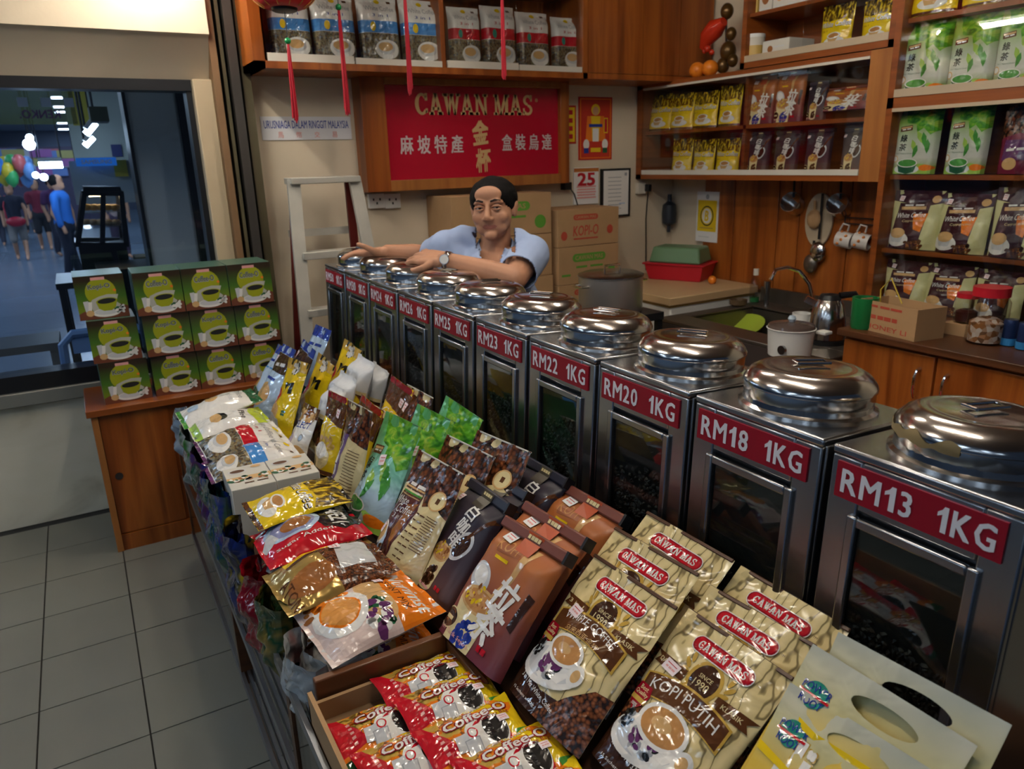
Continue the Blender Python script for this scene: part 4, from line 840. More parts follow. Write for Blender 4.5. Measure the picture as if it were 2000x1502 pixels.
def bxt():
    p = Print(1.2); p.poly([(0, .42), (1, .42), (1, .62), (0, .62)], PM('tan')); p.blobs(26, .05, .95, .36, .62, .03, .06, [PM('coffee'), PM('w'), PM('dgreen')], 4); p.ell(.3, .92, .22, .11, PM('lgrey')); p.ell(.3, .92, .17, .08, PM('brown')); p.ell(.75, 1.05, .12, .06, PM('tan')); p.bars(2, .6, .24, .6, .08, PM('brown')); return p
BOXW = mat('white_box_card', (.60, .58, .52), .45)
for i, x in enumerate((.238, .358)): carton('white_coffee_box', .118, .165, .156, frame((x+.059, 1.948, TZ+.001), -.02), BOXW, bxf(), bxt(), ('white coffee box with cup picture on top, at the counter edge', 'white coffee box with cup picture on top, beside the standing pouches')[i], 'box')
# cardboard tray of red instant coffee packs
tr_ = thing('cardboard_tray', (.36, .86, TZ), 'open brown cardboard tray holding the red and orange coffee packs', 'tray')
for b in ((.218, .40, .226, 1.165), (.508, .40, .514, 1.0), (.218, 1.157, .36, 1.165)): obj('flap', MB().box(b[0], b[1], TZ, b[2], b[3], .705 if b[0] < .22 and b[2] < .23 else .68), CARD, tr_)
obj('tray_floor', MB().box(.218, .40, TZ, .514, 1.165, TZ+.004), CARDD, tr_)
def pr_o(A):
    p = Print(A); p.rect(.5, A/2, 1, A, P_('orange')); p.blobs(60, .12, .5, .55*A, A, .02, .04, [P_('coffee'), P_('orange'), P_('gold')], 3); p.poly([(.5, A), (1, A), (1, .2*A), (.7, .3*A)], P_('yellow')); p.blobs(16, .6, 1, .5*A, A, .04, .08, [P_('orange'), P_('yellow')], 9)
    p.poly([(0, A), (.12, A), (.30, .32*A), (0, .22*A)], P_('red')); p.poly([(0, .25*A), (1, .22*A), (1, .14*A), (0, .15*A)], P_('orange')); p.rect(.5, .08*A, 1, .16*A, P_('dgreen')); p.rect(.92, .2*A, .16, .2*A, P_('green'))
    for i, ch in enumerate('正宗咖啡乌'): p.bars(1, .17, (.78-.10*i)*A, .05, .06, P_('pink'))
    p.ell(.52, .40*A, .15, .20, P_('w')); p.ell(.62, .37*A, .18, .21, P_('red')); p.poly([(.42, .55*A), (.62, .62*A), (.62, .16*A), (.46, .18*A)], P_('w')); p.ell(.67, .42*A, .135, .175, P_('w')); p.ell(.68, .43*A, .12, .155, P_('black')); p.ell(.45, .48*A, .05, .06, P_('red')); p.ell(.45, .48*A, .035, .045, P_('w'))
    p.rect(.33, .40*A, .13, .17, P_('lgrey'), -.1); p.rect(.41, .27*A, .15, .18, P_('grey'), -.1); p.rect(.41, .27*A, .13, .16, P_('lgrey'), -.1)
    p.text('Aromatic', .60, .93*A, .42, .06, P_('w'), .02, .01, .2)
    for k, m, b in ((0, 'dred', .10), (1, 'w', .035)): p.text('Coffee-O', .58, .765*A, .68+.02*(1-k), .125+.02*(1-k), P_(m), .02, b, .15)
    p.text('Mixture Bag', .73, .62*A, .34, .05, P_('dred'), .02, .01); p.ell(.22, .12*A, .05, .05, P_('w')); return p
KO = Kind('coffee_bag_pack', .185, .126, .040, 'pillow', P_('red'), pr_o(.68), seed=31, amp=.003, nu=24, nv=16, cat='coffee pack'); KO.sticker(.80, .52, w=.11, h=.08, rot=.0)
for i, (x, y, z, a, r, lab) in enumerate(((.428, 1.040, .672, .08, .0, 'red and orange coffee pack at the back of the tray beside the brown divider'), (.436, .952, .679, .12, -.01, 'red and orange coffee pack second from the brown divider'), (.437, .858, .681, .12, .02, 'red and orange coffee pack third from the brown divider'), (.462, .766, .683, .12, .0, 'red and orange coffee pack fourth from the brown divider'), (.322, .985, .660, .06, .0, 'red and orange coffee pack at the cardboard edge of the tray, half covered'), (.335, .885, .664, .10, .0, 'red and orange coffee pack in the tray against the cardboard edge, covered by its neighbour'), (.455, .67, .683, .12, .0, 'red and orange coffee pack nearest the open end of the tray'), (.325, .785, .664, .10, .0, 'red and orange coffee pack third along the cardboard edge'))):
    M = Matrix.Translation((x, y, z)) @ Matrix.Rotation(r, 4, 'Z') @ Matrix.Rotation(-pi/2+a, 4, 'X')
    KO.place(M, lab)
# =====================================================  STEEL BEAN CANISTERS  =====================================================
def glyphs(p, t, cx, cy, w, h, m):
    """bold capitals and figures set one by one, the 1 with a proper flag"""
    adv = [.58 if ch == '1' else text_tris(ch, 0., 0.)[2] for ch in t]; gap = .13; tot = sum(adv)+gap*(len(t)-1); k = w/tot; x = cx-w/2
    for ch, a in zip(t, adv):
        if ch == '1': p.poly([(x+k*q, cy+(z-.5)*h) for q, z in ((.27, 0), (.52, 0), (.52, 1), (.33, 1), (.24, .86), (.05, .74), (.05, .58), (.27, .68))], m)
        else: p.text(ch, x+k*a/2, cy, k*a, h, m, 0, .032)
        x += k*(a+gap)
def canister(i, price):
    y1 = 3.285-.2914*i; y0 = y1-.286; yc = (y0+y1)/2; zt, zb = 1.20, .72; D = .25; X0 = .928
    t = thing('bean_canister', (0, 0, 0), f'steel coffee bean canister with red {price} 1KG price strip and domed lid', 'canister')
    # local frame: origin at front-bottom centre; x right along the front, y depth, z up; the row leans back a little
    M = frame((X0-(zt-zb)*math.tan(RAD(2.6)), yc, zb), -pi/2, RAD(2.6)); t.matrix_world = M
    w_ = .272; h = zt-zb; e = .012
    # body with a recessed front: side stiles, rails
    b = MB(); b.box(-w_/2, .012, 0, w_/2, D, h-.012); obj('body', b, STEEL, t, bevel=.004, local=True)
    obj('top_plate', MB().box(-w_/2-.002, -.001, h-.014, w_/2+.002, D+.002, h), STEEL, t, bevel=.004, local=True)
    obj('front_frame', MB().box(-w_/2, 0, 0, -w_/2+.05, .012, h-.014).box(w_/2-.05, 0, 0, w_/2, .012, h-.014).box(-w_/2+.05, 0, h-.090, w_/2-.05, .012, h-.014).box(-w_/2+.05, 0, 0, w_/2-.05, .012, .05), STEEL, t, bevel=.003, local=True)
    # window moulding, pane, beans
    x0, x1, z0, z1 = -w_/2+.04, w_/2-.04, .045, h-.098
    wf = obj('window_frame', MB().box(x0, -.007, z0, x0+.016, .004, z1).box(x1-.016, -.007, z0, x1, .004, z1).box(x0+.016, -.007, z1-.016, x1-.016, .004, z1).box(x0+.016, -.007, z0, x1-.016, .004, z0+.016), STEEL, t, bevel=.003, local=True)
    obj('back_panel', MB().box(x0+.012, .0105, z0+.012, x1-.012, .0118, z1-.012), DARK, t, local=True)
    fill = (.9, .8, .55, .85, .6, .75, .8, .7, .35, .5)[i]
    q = random.Random(i); bm = MB(); zf = z0+.016+(z1-z0-.032)*fill
    for k in range(420):
        x = q.uniform(x0+.02, x1-.02); z = q.uniform(z0+.02, zf+.012*sin(x*30+i)); r = q.uniform(.0045, .0062); a = q.uniform(0, pi); c, s = cos(a), sin(a)
        P = [(x+r*1.3*cos(m*pi/3)*c-r*.8*sin(m*pi/3)*s, q.uniform(.0075, .0095), z+r*1.3*cos(m*pi/3)*s+r*.8*sin(m*pi/3)*c) for m in range(6)]
        n = len(bm.v); bm.v += [V(p) for p in P]+[V((x, .0045, z))]; bm.f += [(n+m, n+(m+1) % 6, n+6) for m in range(6)]; bm.m += [k % 2]*6
    o = obj('coffee_beans', bm, [mat('bean_a', (.028, .016, .011), .35), mat('bean_b', (.05, .03, .02), .35)], t, local=True); o['kind'] = 'stuff'
    obj('pane', MB().box(x0+.014, .0005, z0+.014, x1-.014, .0025, z1-.014), thin_glass('canister_glass', (.75, .8, .8)) if 'canister_glass' not in MATS else MATS['canister_glass'], t, local=True)
    # red price strip with white lettering
    st = obj('price_strip', MB().box(-w_/2+.012, -.003, h-.078, w_/2-.020, .0, h-.022), mat('strip_red', (.30, .004, .018), .35), t, local=True)
    W2 = w_-.032; A = .056/W2; p = Print(A); LW = mat('letter_white', (.78, .78, .82), .4)
    glyphs(p, price, .27, A/2, .46, A*.66, LW)
    p2 = Print(A); glyphs(p2, '1KG', .80, A/2, .32, A*.66, LW)
    for nm, pp in (('price_lettering', p), ('weight_lettering', p2)): link(nm, pp.mesh(nm, lambda u, v, d: V((-w_/2+.012+u*W2, -.003-d, h-.078+v*.056)), off=.0006), st)
    # neck ring and lid
    c = (0, D*.52, h)
    obj('neck', MB().lathe([(.116, 0), (.116, .004), (.109, .008), (.106, .028), (.102, .028)], c, 40), STEELP, t, local=True)
    ld = obj('lid', MB().lathe([(.1075, .016), (.1085, .022), (.1085, .036), (.1110, .038), (.1110, .042), (.108, .049), (.099, .060), (.086, .0675), (.072, .0705), (.069, .0693), (.064, .0703), (.0, .072)], c, 48), STEELP, t, local=True)
    a0 = RAD((20, -30, 60, 15, 80, 40, 25, 35, 65, 75)[i]); hs = [(-.028, -.012), (-.028, .012), (.028, .012), (.028, -.012)]
    P = [V((x*cos(a0)-y*sin(a0), x*sin(a0)+y*cos(a0), 0))+V(c)+V((0, 0, .077)) for x, y in hs]
    obj('handle', MB().tube(P+[P[0]], .0028), CHROME, ld, local=True)
    if i == 9:
        def tp(u, v):
            t_ = 2.3+2.7*u; lo = .030+.006*noise.noise((u*14, 1, 1)); hi = .044+.010*noise.noise((u*11, 5, 2)); z = lo+(hi-lo)*v
            return V((c[0]+(.1125-max(0, z-.042)*.5)*cos(t_), c[1]+(.1125-max(0, z-.042)*.5)*sin(t_), h+z))
        g = MB().grid(tp, 60, 3)
        o = obj('worn_tape', g, mat('old_tape', (.22, .16, .07), .6), ld, local=True); o['kind'] = 'stuff'
    return t
for i, pr in enumerate(('RM50', 'RM30', 'RM24', 'RM26', 'RM25', 'RM23', 'RM22', 'RM20', 'RM18', 'RM13')): canister(i, pr)
cb = thing('canister_bench', (1.05, 1.8, 0), 'dark wooden bench carrying the row of steel canisters', 'bench')
obj('bench_top', MB().box(.905, .12, .69, 1.22, 3.32, .722), WOODD, cb)
obj('bench_body', MB().box(.915, .14, 0, 1.20, 3.30, .69), WOOD, cb)
# =====================================================  SHOPKEEPER  =====================================================
def PD(x, y, d): return CAM+ray(x, y)*d
def limb(mb, pts, n=14, m=0):
    pts = [(V(p), r) for p, r in pts]
    for p, r in pts: mb.sph(p, r, n=n, k=10, m=m)
    for (a, ra), (b, rb) in zip(pts[:-1], pts[1:]):
        if (b-a).length > 1e-4: mb.cyl(a, b, ra*.99, rb*.99, n, m)
    return mb
def voxel(mb, name, size, mats, pick=None, smooth=2):
    """fuse overlapping closed shapes into one continuous skin"""
    me = mb.mesh('t', [], smooth=0); o = link('t', me); r = o.modifiers.new('r', 'REMESH'); r.mode = 'VOXEL'; r.voxel_size = size
    s = o.modifiers.new('s', 'SMOOTH'); s.factor = .5; s.iterations = smooth
    dg = bpy.context.evaluated_depsgraph_get(); dg.update(); out = bpy.data.meshes.new_from_object(o.evaluated_get(dg)); out.name = name
    bpy.data.objects.remove(o); out.materials.clear()
    for m in mats: out.materials.append(m)
    if pick: out.polygons.foreach_set('material_index', [pick(p.center) for p in out.polygons])
    out.polygons.foreach_set('use_smooth', [True]*len(out.polygons)); out.update(); return out
def skin_mat(name, c): return mat(name, c, .5, var=.08, vscale=20, spec=.4)
SKIN = skin_mat('skin_tan', (.50, .25, .15))
def hand(mb, wrist, tip, up, side, spread=.3, sc=1., thumb=1, curl=.25):
    """palm and five separate fingers; tip = where the middle finger points, up = back of the hand, thumb toward side*thumb"""
    w_, t = V(wrist), V(tip); d = (t-w_).normalized(); u = (V(up)-d*V(up).dot(d)).normalized(); s = d.cross(u).normalized()*side
    pal = w_+d*.085*sc
    for k in (-1, -.33, .33, 1): limb(mb, [(w_+d*.012*sc+s*.018*k*sc, .017*sc), (pal+s*.030*k*sc, .0125*sc)], 10)
    limb(mb, [(w_+s*-.02*sc+d*.01, .016*sc), (w_+s*.02*sc+d*.01, .016*sc)], 10)
    for k, L in zip((1, .36, -.3, -.95), (.070, .080, .074, .058)):
        b = pal+s*.030*k*sc; dd = (d+s*k*spread*.5).normalized(); L *= sc
        p1 = b+dd*L*.45+u*.004; p2 = p1+(dd-u*curl).normalized()*L*.32; p3 = p2+(dd-u*curl*2).normalized()*L*.25
        limb(mb, [(b, .0098*sc), (p1, .0092*sc), (p2, .0082*sc), (p3, .0070*sc)], 10)
    b = w_+d*.03*sc+s*.026*sc; p1 = b+(s*.9+d*.5+u*.25*thumb).normalized()*.036*sc; p2 = p1+(s*.45+d*.8+u*.35*thumb).normalized()*.030*sc; p3 = p2+(s*.1+d+u*.3*thumb).normalized()*.022*sc
    limb(mb, [(b, .014*sc), (p1, .0115*sc), (p2, .010*sc), (p3, .0085*sc)], 10)
RS, LS = PD(872, 486, 2.86), PD(1036, 498, 2.76); NB = PD(968, 474, 2.83); HC = PD(963, 406, 2.77)
RE, RWr, RT = PD(838, 498, 3.06), PD(757, 490, 2.95), PD(688, 496, 2.95)
LE, LWr, LT = PD(1004, 545, 2.58), PD(868, 507, 2.63), PD(776, 497, 2.78)
pel = V((1.56, 2.66, .90)); ch = (RS+LS)/2+V((.02, .03, -.10))
man = MB()
# head frame: looks at the camera, turned a little to his right
fw_ = (CAM-HC); fw_.z = -.05; fw_.normalize(); hd = Matrix.Rotation(RAD(-13), 3, 'Z') @ fw_
hz = V((0, 0, 1))-hd*hd.z; hz.normalize(); hx = hz.cross(-hd)*1.0
hx = (-hd).cross(hz)*-1; HM = Matrix((hx, -hd, hz)).transposed()
if HM.determinant() < 0: hx = -hx; HM = Matrix((hx, -hd, hz)).transposed()
H4 = Matrix.Translation(HC) @ HM.to_4x4() @ Matrix.Rotation(RAD(-3), 4, 'Y') @ Matrix.Diagonal((1.04, 1, .93, 1))
def hp(x, y, z): return H4 @ V((x, y, z))
def he(c, sc): man.sph(hp(*c), 1, sc, 20, 14, M=H4.to_3x3())
he((0, .018, .030), (.079, .094, .083)); he((0, -.025, -.035), (.070, .068, .076)); he((0, -.032, -.080), (.052, .052, .036)); he((0, .0, .0), (.071, .08, .08))
for s in (-1, 1):
    he((s*.038, -.060, -.030), (.028, .026, .028)); he((s*.030, -.050, -.072), (.026, .030, .028)); he((s*.074, .016, -.010), (.012, .022, .034)); he((s*.078, .020, .006), (.012, .020, .020)); he((s*.012, -.103, -.034), (.010, .011, .008))
    limb(man, [(hp(s*.016, -.083, .028), .009), (hp(s*.036, -.082, .031), .009), (hp(s*.050, -.064, .024), .006)], 10)
limb(man, [(hp(0, -.084, .020), .009), (hp(0, -.098, -.006), .0095), (hp(0, -.110, -.028), .0125)], 12)
he((0, -.080, -.061), (.028, .011, .006)); he((0, -.080, -.072), (.024, .011, .007)); he((0, -.074, -.100), (.024, .022, .020)); he((0, -.060, .055), (.050, .028, .035))
limb(man, [(hp(0, .025, -.06), .056), (NB, .060)], 18)
# torso, arms, legs
limb(man, [(RS, .058), (ch+(RS-LS)*.12+V((0, 0, -.02)), .11), (ch+(LS-RS)*.12+V((0, 0, -.02)), .11), (LS, .058)], 18); limb(man, [(NB, .058), (ch, .10)]); limb(man, [(ch, .125), ((ch+pel)/2, .125), (pel, .135)], 18)
limb(man, [(RS, .052), (RE, .042), (RE.lerp(RWr, .4), .039), (RWr, .026)]); limb(man, [(LS, .054), (LE, .045), (LE.lerp(LWr, .35), .043), (LWr, .028)])
hand(man, RWr, RT, (0, 0, 1), -1, .55, 1.1, 1.6); hand(man, LWr, LT, (-.2, -.5, .8), -1, .25, 1.1, -.2)
fx = V((.87, -.495, 0)); 
for s in (-1, 1):
    hip = pel+fx*.09*s; kn = V((hip.x-.02, hip.y+.0, .48)); an = V((hip.x+.03, hip.y+.06, .07))
    limb(man, [(hip, .09), (kn, .058), (an, .040)]); limb(man, [(an+V((0, 0, -.03)), .036), (an+V((-.08, -.14, -.035)), .032)])
LIP = H4 @ V((0, -.092, -.066)); LIPM = mat('lips', (.36, .13, .095), .45); H4i = H4.inverted()
def pick(c):
    q = H4i @ c
    return 1 if q.y < -.070 and (q.x/.027)**2+((q.z+.066)/.0095)**2 < 1 else 0
body = link('person', voxel(man, 'person', .0042, [SKIN, LIPM], pick, 2)); tag(body, 'man in pale blue polo shirt leaning his arms on the steel canister lids', 'person')
def kid(name, mb, m, **k): return obj(name, mb, m, body, local=True, **k)
for s in (-1, 1):
    e = kid('eye', MB().sph(hp(s*.031, -.0755, .0075), .0135, (1, 1, 1), 16, 12), mat('eye_white', (.62, .58, .54), .2)); c = hp(s*.031, -.0755, .0075); g = (CAM-c).normalized()
    kid('iris', MB().sph(c+g*.0092, .0062, (1, 1, 1), 12, 8), mat('iris', (.02, .010, .006), .1))
    kid('eyelid', MB().tube([hp(s*.031-.017, -.081, .009), hp(s*.031-.007, -.0905, .0145), hp(s*.031+.007, -.0905, .0148), hp(s*.031+.017, -.081, .009)], .0042, 8).tube([hp(s*.031-.016, -.081, .005), hp(s*.031-.006, -.0885, .0005), hp(s*.031+.006, -.0885, .0005), hp(s*.031+.016, -.081, .005)], .0034, 8), SKIN)
    kid('eyebrow', MB().tube([hp(s*.013, -.0935, .032), hp(s*.030, -.093, .038), hp(s*.047, -.0795, .033)], .004, 8, rr=[.0032, .0034, .0016]), mat('eyebrow', (.03, .02, .016), .8))
# hair: cap with a receding fringe, sideburns to the ears
hb = MB(); hb.sph((0, .022, .036), 1, (.0855, .103, .0865), 56, 40)
keep = []
for f in hb.f:
    c = sum((hb.v[i] for i in f), V())/len(f); y, z, x = c.y, c.z, c.x
    line = .070-max(0, abs(x)-.030)*1.9+.005*noise.noise((x*90, 1, 2)) if y < -.02 else -.012 if y < .012 else -.05
    if z > line: keep.append(f)
hb.f = keep; hb.m = [0]*len(keep)
hb.v = [p+(p-V((0, .022, .036))).normalized()*(.004*noise.noise(p*45)+.001) for p in hb.v]
hb.xf(H4); h = kid('hair', hb, mat('hair_black', (.006, .005, .005), .75, bump=(140, .6), spec=.15)); sd = h.modifiers.new('s', 'SOLIDIFY'); sd.thickness = .012; sd.offset = -1
# polo shirt
SHIRT = mat('pale_blue_cotton', (.36, .46, .70), .85, bump=(30, .25), var=.05)
sh = MB(); limb(sh, [(RS+V((0, 0, .004)), .070), (ch+(RS-LS)*.12+V((0, 0, -.02)), .125), (ch+(LS-RS)*.12+V((0, 0, -.02)), .125), (LS+V((0, 0, .004)), .072)], 20); limb(sh, [(NB+V((.01, .02, -.035)), .075), (ch, .12)]); limb(sh, [(ch, .145), ((ch+pel)/2, .15), (pel, .15)], 20)
limb(sh, [(RS, .070), (RS.lerp(RE, .78), .062)], 18); limb(sh, [(LS, .073), (LS.lerp(LE, .80), .070)], 18)
q1 = PD(866, 498, 2.9)
limb(sh, [(NB+V((.01, .02, -.02)), .062), (RS.lerp(NB, .35)+V((0, 0, .035)), .05), (RS, .066)], 16); limb(sh, [(NB+V((.01, .02, -.02)), .062), (LS.lerp(NB, .35)+V((0, 0, .035)), .05), (LS, .068)], 16); limb(sh, [(ch+V((-.05, -.09, .03)), .09), (ch+V((-.02, -.05, -.25)), .11)], 16)
sm = voxel(sh, 'polo_shirt', .007, [SHIRT], None, 3)
bm = bmesh.new(); bm.from_mesh(sm)
nx = NB+V((0, 0, 0)); ndir = (CAM-NB); ndir.z = 0; ndir.normalize()
dele = []
for f in bm.faces:
    c = f.calc_center_median(); q = c-nx; fr = q.dot(ndir); lat = q.dot(fx)
    if q.z > -.012 and abs(lat) < .075: dele.append(f)
    elif fr > .02 and q.z > -.12 and abs(lat+.015) < .004+.05*(q.z+.12)/.12: dele.append(f)     # open neck
    elif (c-RS.lerp(RE, .74)).dot((RE-RS).normalized()) > 0 and (c-RE).length < .12 and c.z < RS.z+.1: dele.append(f)
    elif (c-LS.lerp(LE, .76)).dot((LE-LS).normalized()) > 0 and (c-LE).length < .12: dele.append(f)
bmesh.ops.delete(bm, geom=dele, context='FACES')
for v in bm.verts: v.co += v.normal*.004*noise.noise(v.co*16)
bm.to_mesh(sm); bm.free(); so = link('polo_shirt', sm, body); sd = so.modifiers.new('s', 'SOLIDIFY'); sd.thickness = .004
# collar: two folded wings and the back band, buttons
cl = MB()
for s in (-1, 1):
    P = [NB-ndir*.045+fx*.030*s+V((0, 0, .028)), NB+fx*.068*s+V((0, 0, .026)), NB+ndir*.045+fx*.060*s+V((0, 0, -.010)), NB+ndir*.088+fx*.020*s+V((0, 0, -.075))]
    Q = [NB-ndir*.075+fx*.034*s+V((0, 0, -.02)), NB+fx*.098*s+V((0, 0, -.016)), NB+ndir*.075+fx*.095*s+V((0, 0, -.055)), NB+ndir*.108+fx*.060*s+V((0, 0, -.100))]
    n = len(cl.v); cl.v += P+Q; cl.f += [(n+i, n+i+1, n+5+i, n+4+i) for i in range(3)]; cl.m += [0]*3
P = [NB-ndir*.045+fx*.030*s+V((0, 0, .028)) for s in (-1, 1)]+[NB-ndir*.075+fx*.034*s+V((0, 0, -.02)) for s in (1, -1)]; n = len(cl.v); cl.v += P; cl.f.append((n, n+1, n+2, n+3)); cl.m.append(0)
c_ = kid('collar', cl, mat('collar_cotton', (.42, .52, .76), .85), smooth=60); sd = c_.modifiers.new('s', 'SOLIDIFY'); sd.thickness = .006
sb_ = c_.modifiers.new('b', 'SUBSURF'); sb_.levels = 2; sb_.render_levels = 2
# wrist watch
wd = (LWr-LE).normalized(); wc = LWr-wd*.012
wt = kid('watch_strap', MB().cyl(wc-wd*.010, wc+wd*.010, .034, .033, 24, cap=False), CHROME); sd = wt.modifiers.new('s', 'SOLIDIFY'); sd.thickness = .003
un = (CAM-wc).normalized(); un = (un-wd*un.dot(wd)).normalized()
kid('watch_case', MB().cyl(wc+un*.030, wc+un*.040, .0185, .0175, 20), STEELP); kid('watch_dial', MB().cyl(wc+un*.040, wc+un*.0408, .015, .015, 20), mat('dial', (.7, .7, .68), .3))
# trousers and shoes (behind the bench)
tr = MB(); limb(tr, [(pel+V((0, 0, .06)), .145), (pel, .152)])
for s in (-1, 1):
    hip = pel+fx*.09*s; kn = V((hip.x-.02, hip.y, .48)); an = V((hip.x+.03, hip.y+.06, .09)); limb(tr, [(hip, .105), (kn, .078), (an, .062)])
link('trousers', voxel(tr, 'trousers', .012, [mat('dark_trousers', (.03, .032, .04), .85)]), body)
for s in (-1, 1):
    hip = pel+fx*.09*s; an = V((hip.x+.03, hip.y+.06, .045)); kid('shoe', limb(MB(), [(an, .045), (an+V((-.09, -.155, -.006)), .040)]), BLACK)
# =====================================================  BACK WALL THINGS  =====================================================
def wall_card(name, x0, y0, x1, y1, pr, base, label, cat, plane=YB, th=.004, frame_m=None):
    a = at(x0, y1, Y=plane-th); b = at(x1, y0, Y=plane-th); W_, H_ = b.x-a.x, b.z-a.z
    o = single(name, MB().box(a.x, plane-th, a.z, b.x, plane-.0005, b.z), base, label, cat)
    if pr: p = pr(H_/W_); q = link('printed_face', p.mesh('printed_face', lambda u, v, d: V(((u-.5)*W_, -th/2-d, v*H_)), off=.0006, dl=.0002), o)
    return o
def pr_urus(A):
    p = Print(A); p.text('URUSNIAGA DALAM RINGGIT MALAYSIA', .5, A*.66, .94, A*.34, PM('dblue'), 0, .008)
    for i, c in enumerate('馬幣交易'): p.text(c, .20+.2*i, A*.22, .06, A*.26, PM('pink'), 0, .01)
    return p
wall_card('notice_sign', 513, 228, 684, 274, pr_urus, mat('glossy_white_board', (.72, .72, .74), .15), 'white glossy notice board with blue capital letters on back wall', 'sign', th=.006)
def pr_god(A):
    p = Print(A); p.rect(.5, A/2, .92, A*.95, PM('orange')); p.rect(.5, A/2, .86, A*.92, mat('poster_red', (.55, .03, .015), .5)); Y_ = PM('yellow')
    p.ell(.5, A*.80, .13, .13, Y_); p.ell(.5, A*.78, .09, .10, PM('skin')); p.poly([(.25, A*.70), (.75, A*.70), (.80, A*.30), (.20, A*.30)], PM('orange')); p.poly([(.36, A*.70), (.64, A*.70), (.60, A*.32), (.4, A*.32)], Y_); p.rect(.5, A*.55, .4, .07, PM('dblue')); p.rect(.5, A*.40, .18, .3, PM('w')); p.ell(.22, A*.25, .09, .12, PM('w')); p.ell(.78, A*.25, .09, .12, PM('w')); p.rect(.22, A*.15, .14, .12, PM('dblue')); p.rect(.78, A*.15, .14, .12, PM('dgreen')); p.rect(.5, A*.16, .3, .10, Y_); p.rect(.80, A*.55, .12, .35, Y_); p.rect(.80, A*.55, .08, .30, PM('red')); return p
wall_card('festive_poster', 1130, 190, 1196, 313, pr_god, mat('poster_red_paper', (.50, .02, .015), .6), 'red and gold festive paper poster with robed figure', 'poster')
def pr_coup(A):
    p = Print(A); p.rect(.55, A/2, .7, A*.9, PM('yellow')); 
    for i in range(4): p.bars(1, .55, A*(.82-.21*i), .5, .5, PM('red'))
    return p
wall_card('paper_couplet', 1100, 206, 1125, 281, pr_coup, mat('poster_red_paper', (.50, .02, .015), .6), 'narrow yellow and red paper strip beside the sign frame', 'poster')
def pr_cal(A):
    p = Print(A); p.text('25', .5, A*.68, .72, A*.36, PM('red'), 0, .06); p.rect(.5, A*.93, 1, A*.10, mat('calendar_head', (.50, .16, .03), .6))
    for i in range(5): p.rect(.5, A*(.48-.075*i), .78-.05*(i % 2), .05, PM('pink'))
    return p
wall_card('wall_calendar', 1121, 326, 1169, 400, pr_cal, PAPER, 'tear-off wall calendar page with big red 25', 'calendar', th=.012)
def pr_cert(A):
    p = Print(A); p.rect(.5, A/2, .86, A*.92, PM('lgrey')); p.rect(.5, A/2, .84, A*.90, PM('w'))
    for i in range(9): p.rect(.45, A*(.82-.08*i), .55+.1*((i*3) % 3-1), .018, PM('grey'))
    p.rect(.82, A*.88, .08, .08, PM('grey')); p.rect(.7, A*.28, .2, .03, PM('lblue')); return p
wall_card('framed_certificate', 1174, 328, 1232, 426, pr_cert, BLACK, 'black framed white certificate beside the calendar', 'picture frame', th=.016)
sk = thing('wall_socket', at(750, 391, Y=YB-.02), 'double white wall socket plate under the sign', 'socket')
for x in (721, 752):
    a, b = at(x, 408, Y=YB-.02), at(x+29, 377, Y=YB-.02); pl = obj('plate', MB().box(a.x, YB-.025, a.z, b.x, YB-.001, b.z), WHITE, sk, bevel=.003)
    for dx, dz in ((.3, .6), (.5, .35), (.7, .6)): obj('socket_slot', MB().box(a.x+(b.x-a.x)*dx-.004, YB-.0265, a.z+(b.z-a.z)*dz-.006, a.x+(b.x-a.x)*dx+.004, YB-.0245, a.z+(b.z-a.z)*dz+.006), DARK, sk)
ad = at(1108, 364, Y=YB-.03); single('black_adapter', MB().box(ad.x-.03, YB-.05, ad.z-.02, ad.x+.02, YB-.001, ad.z+.025).tube([(ad.x+.01, YB-.03, ad.z), (ad.x+.06, YB-.02, ad.z-.05), (ad.x+.10, YB-.01, ad.z-.14), (ad.x+.13, YB-.02, ad.z-.25)], .004), BLACK, 'black power adapter with trailing cable at the sign corner', 'adapter')
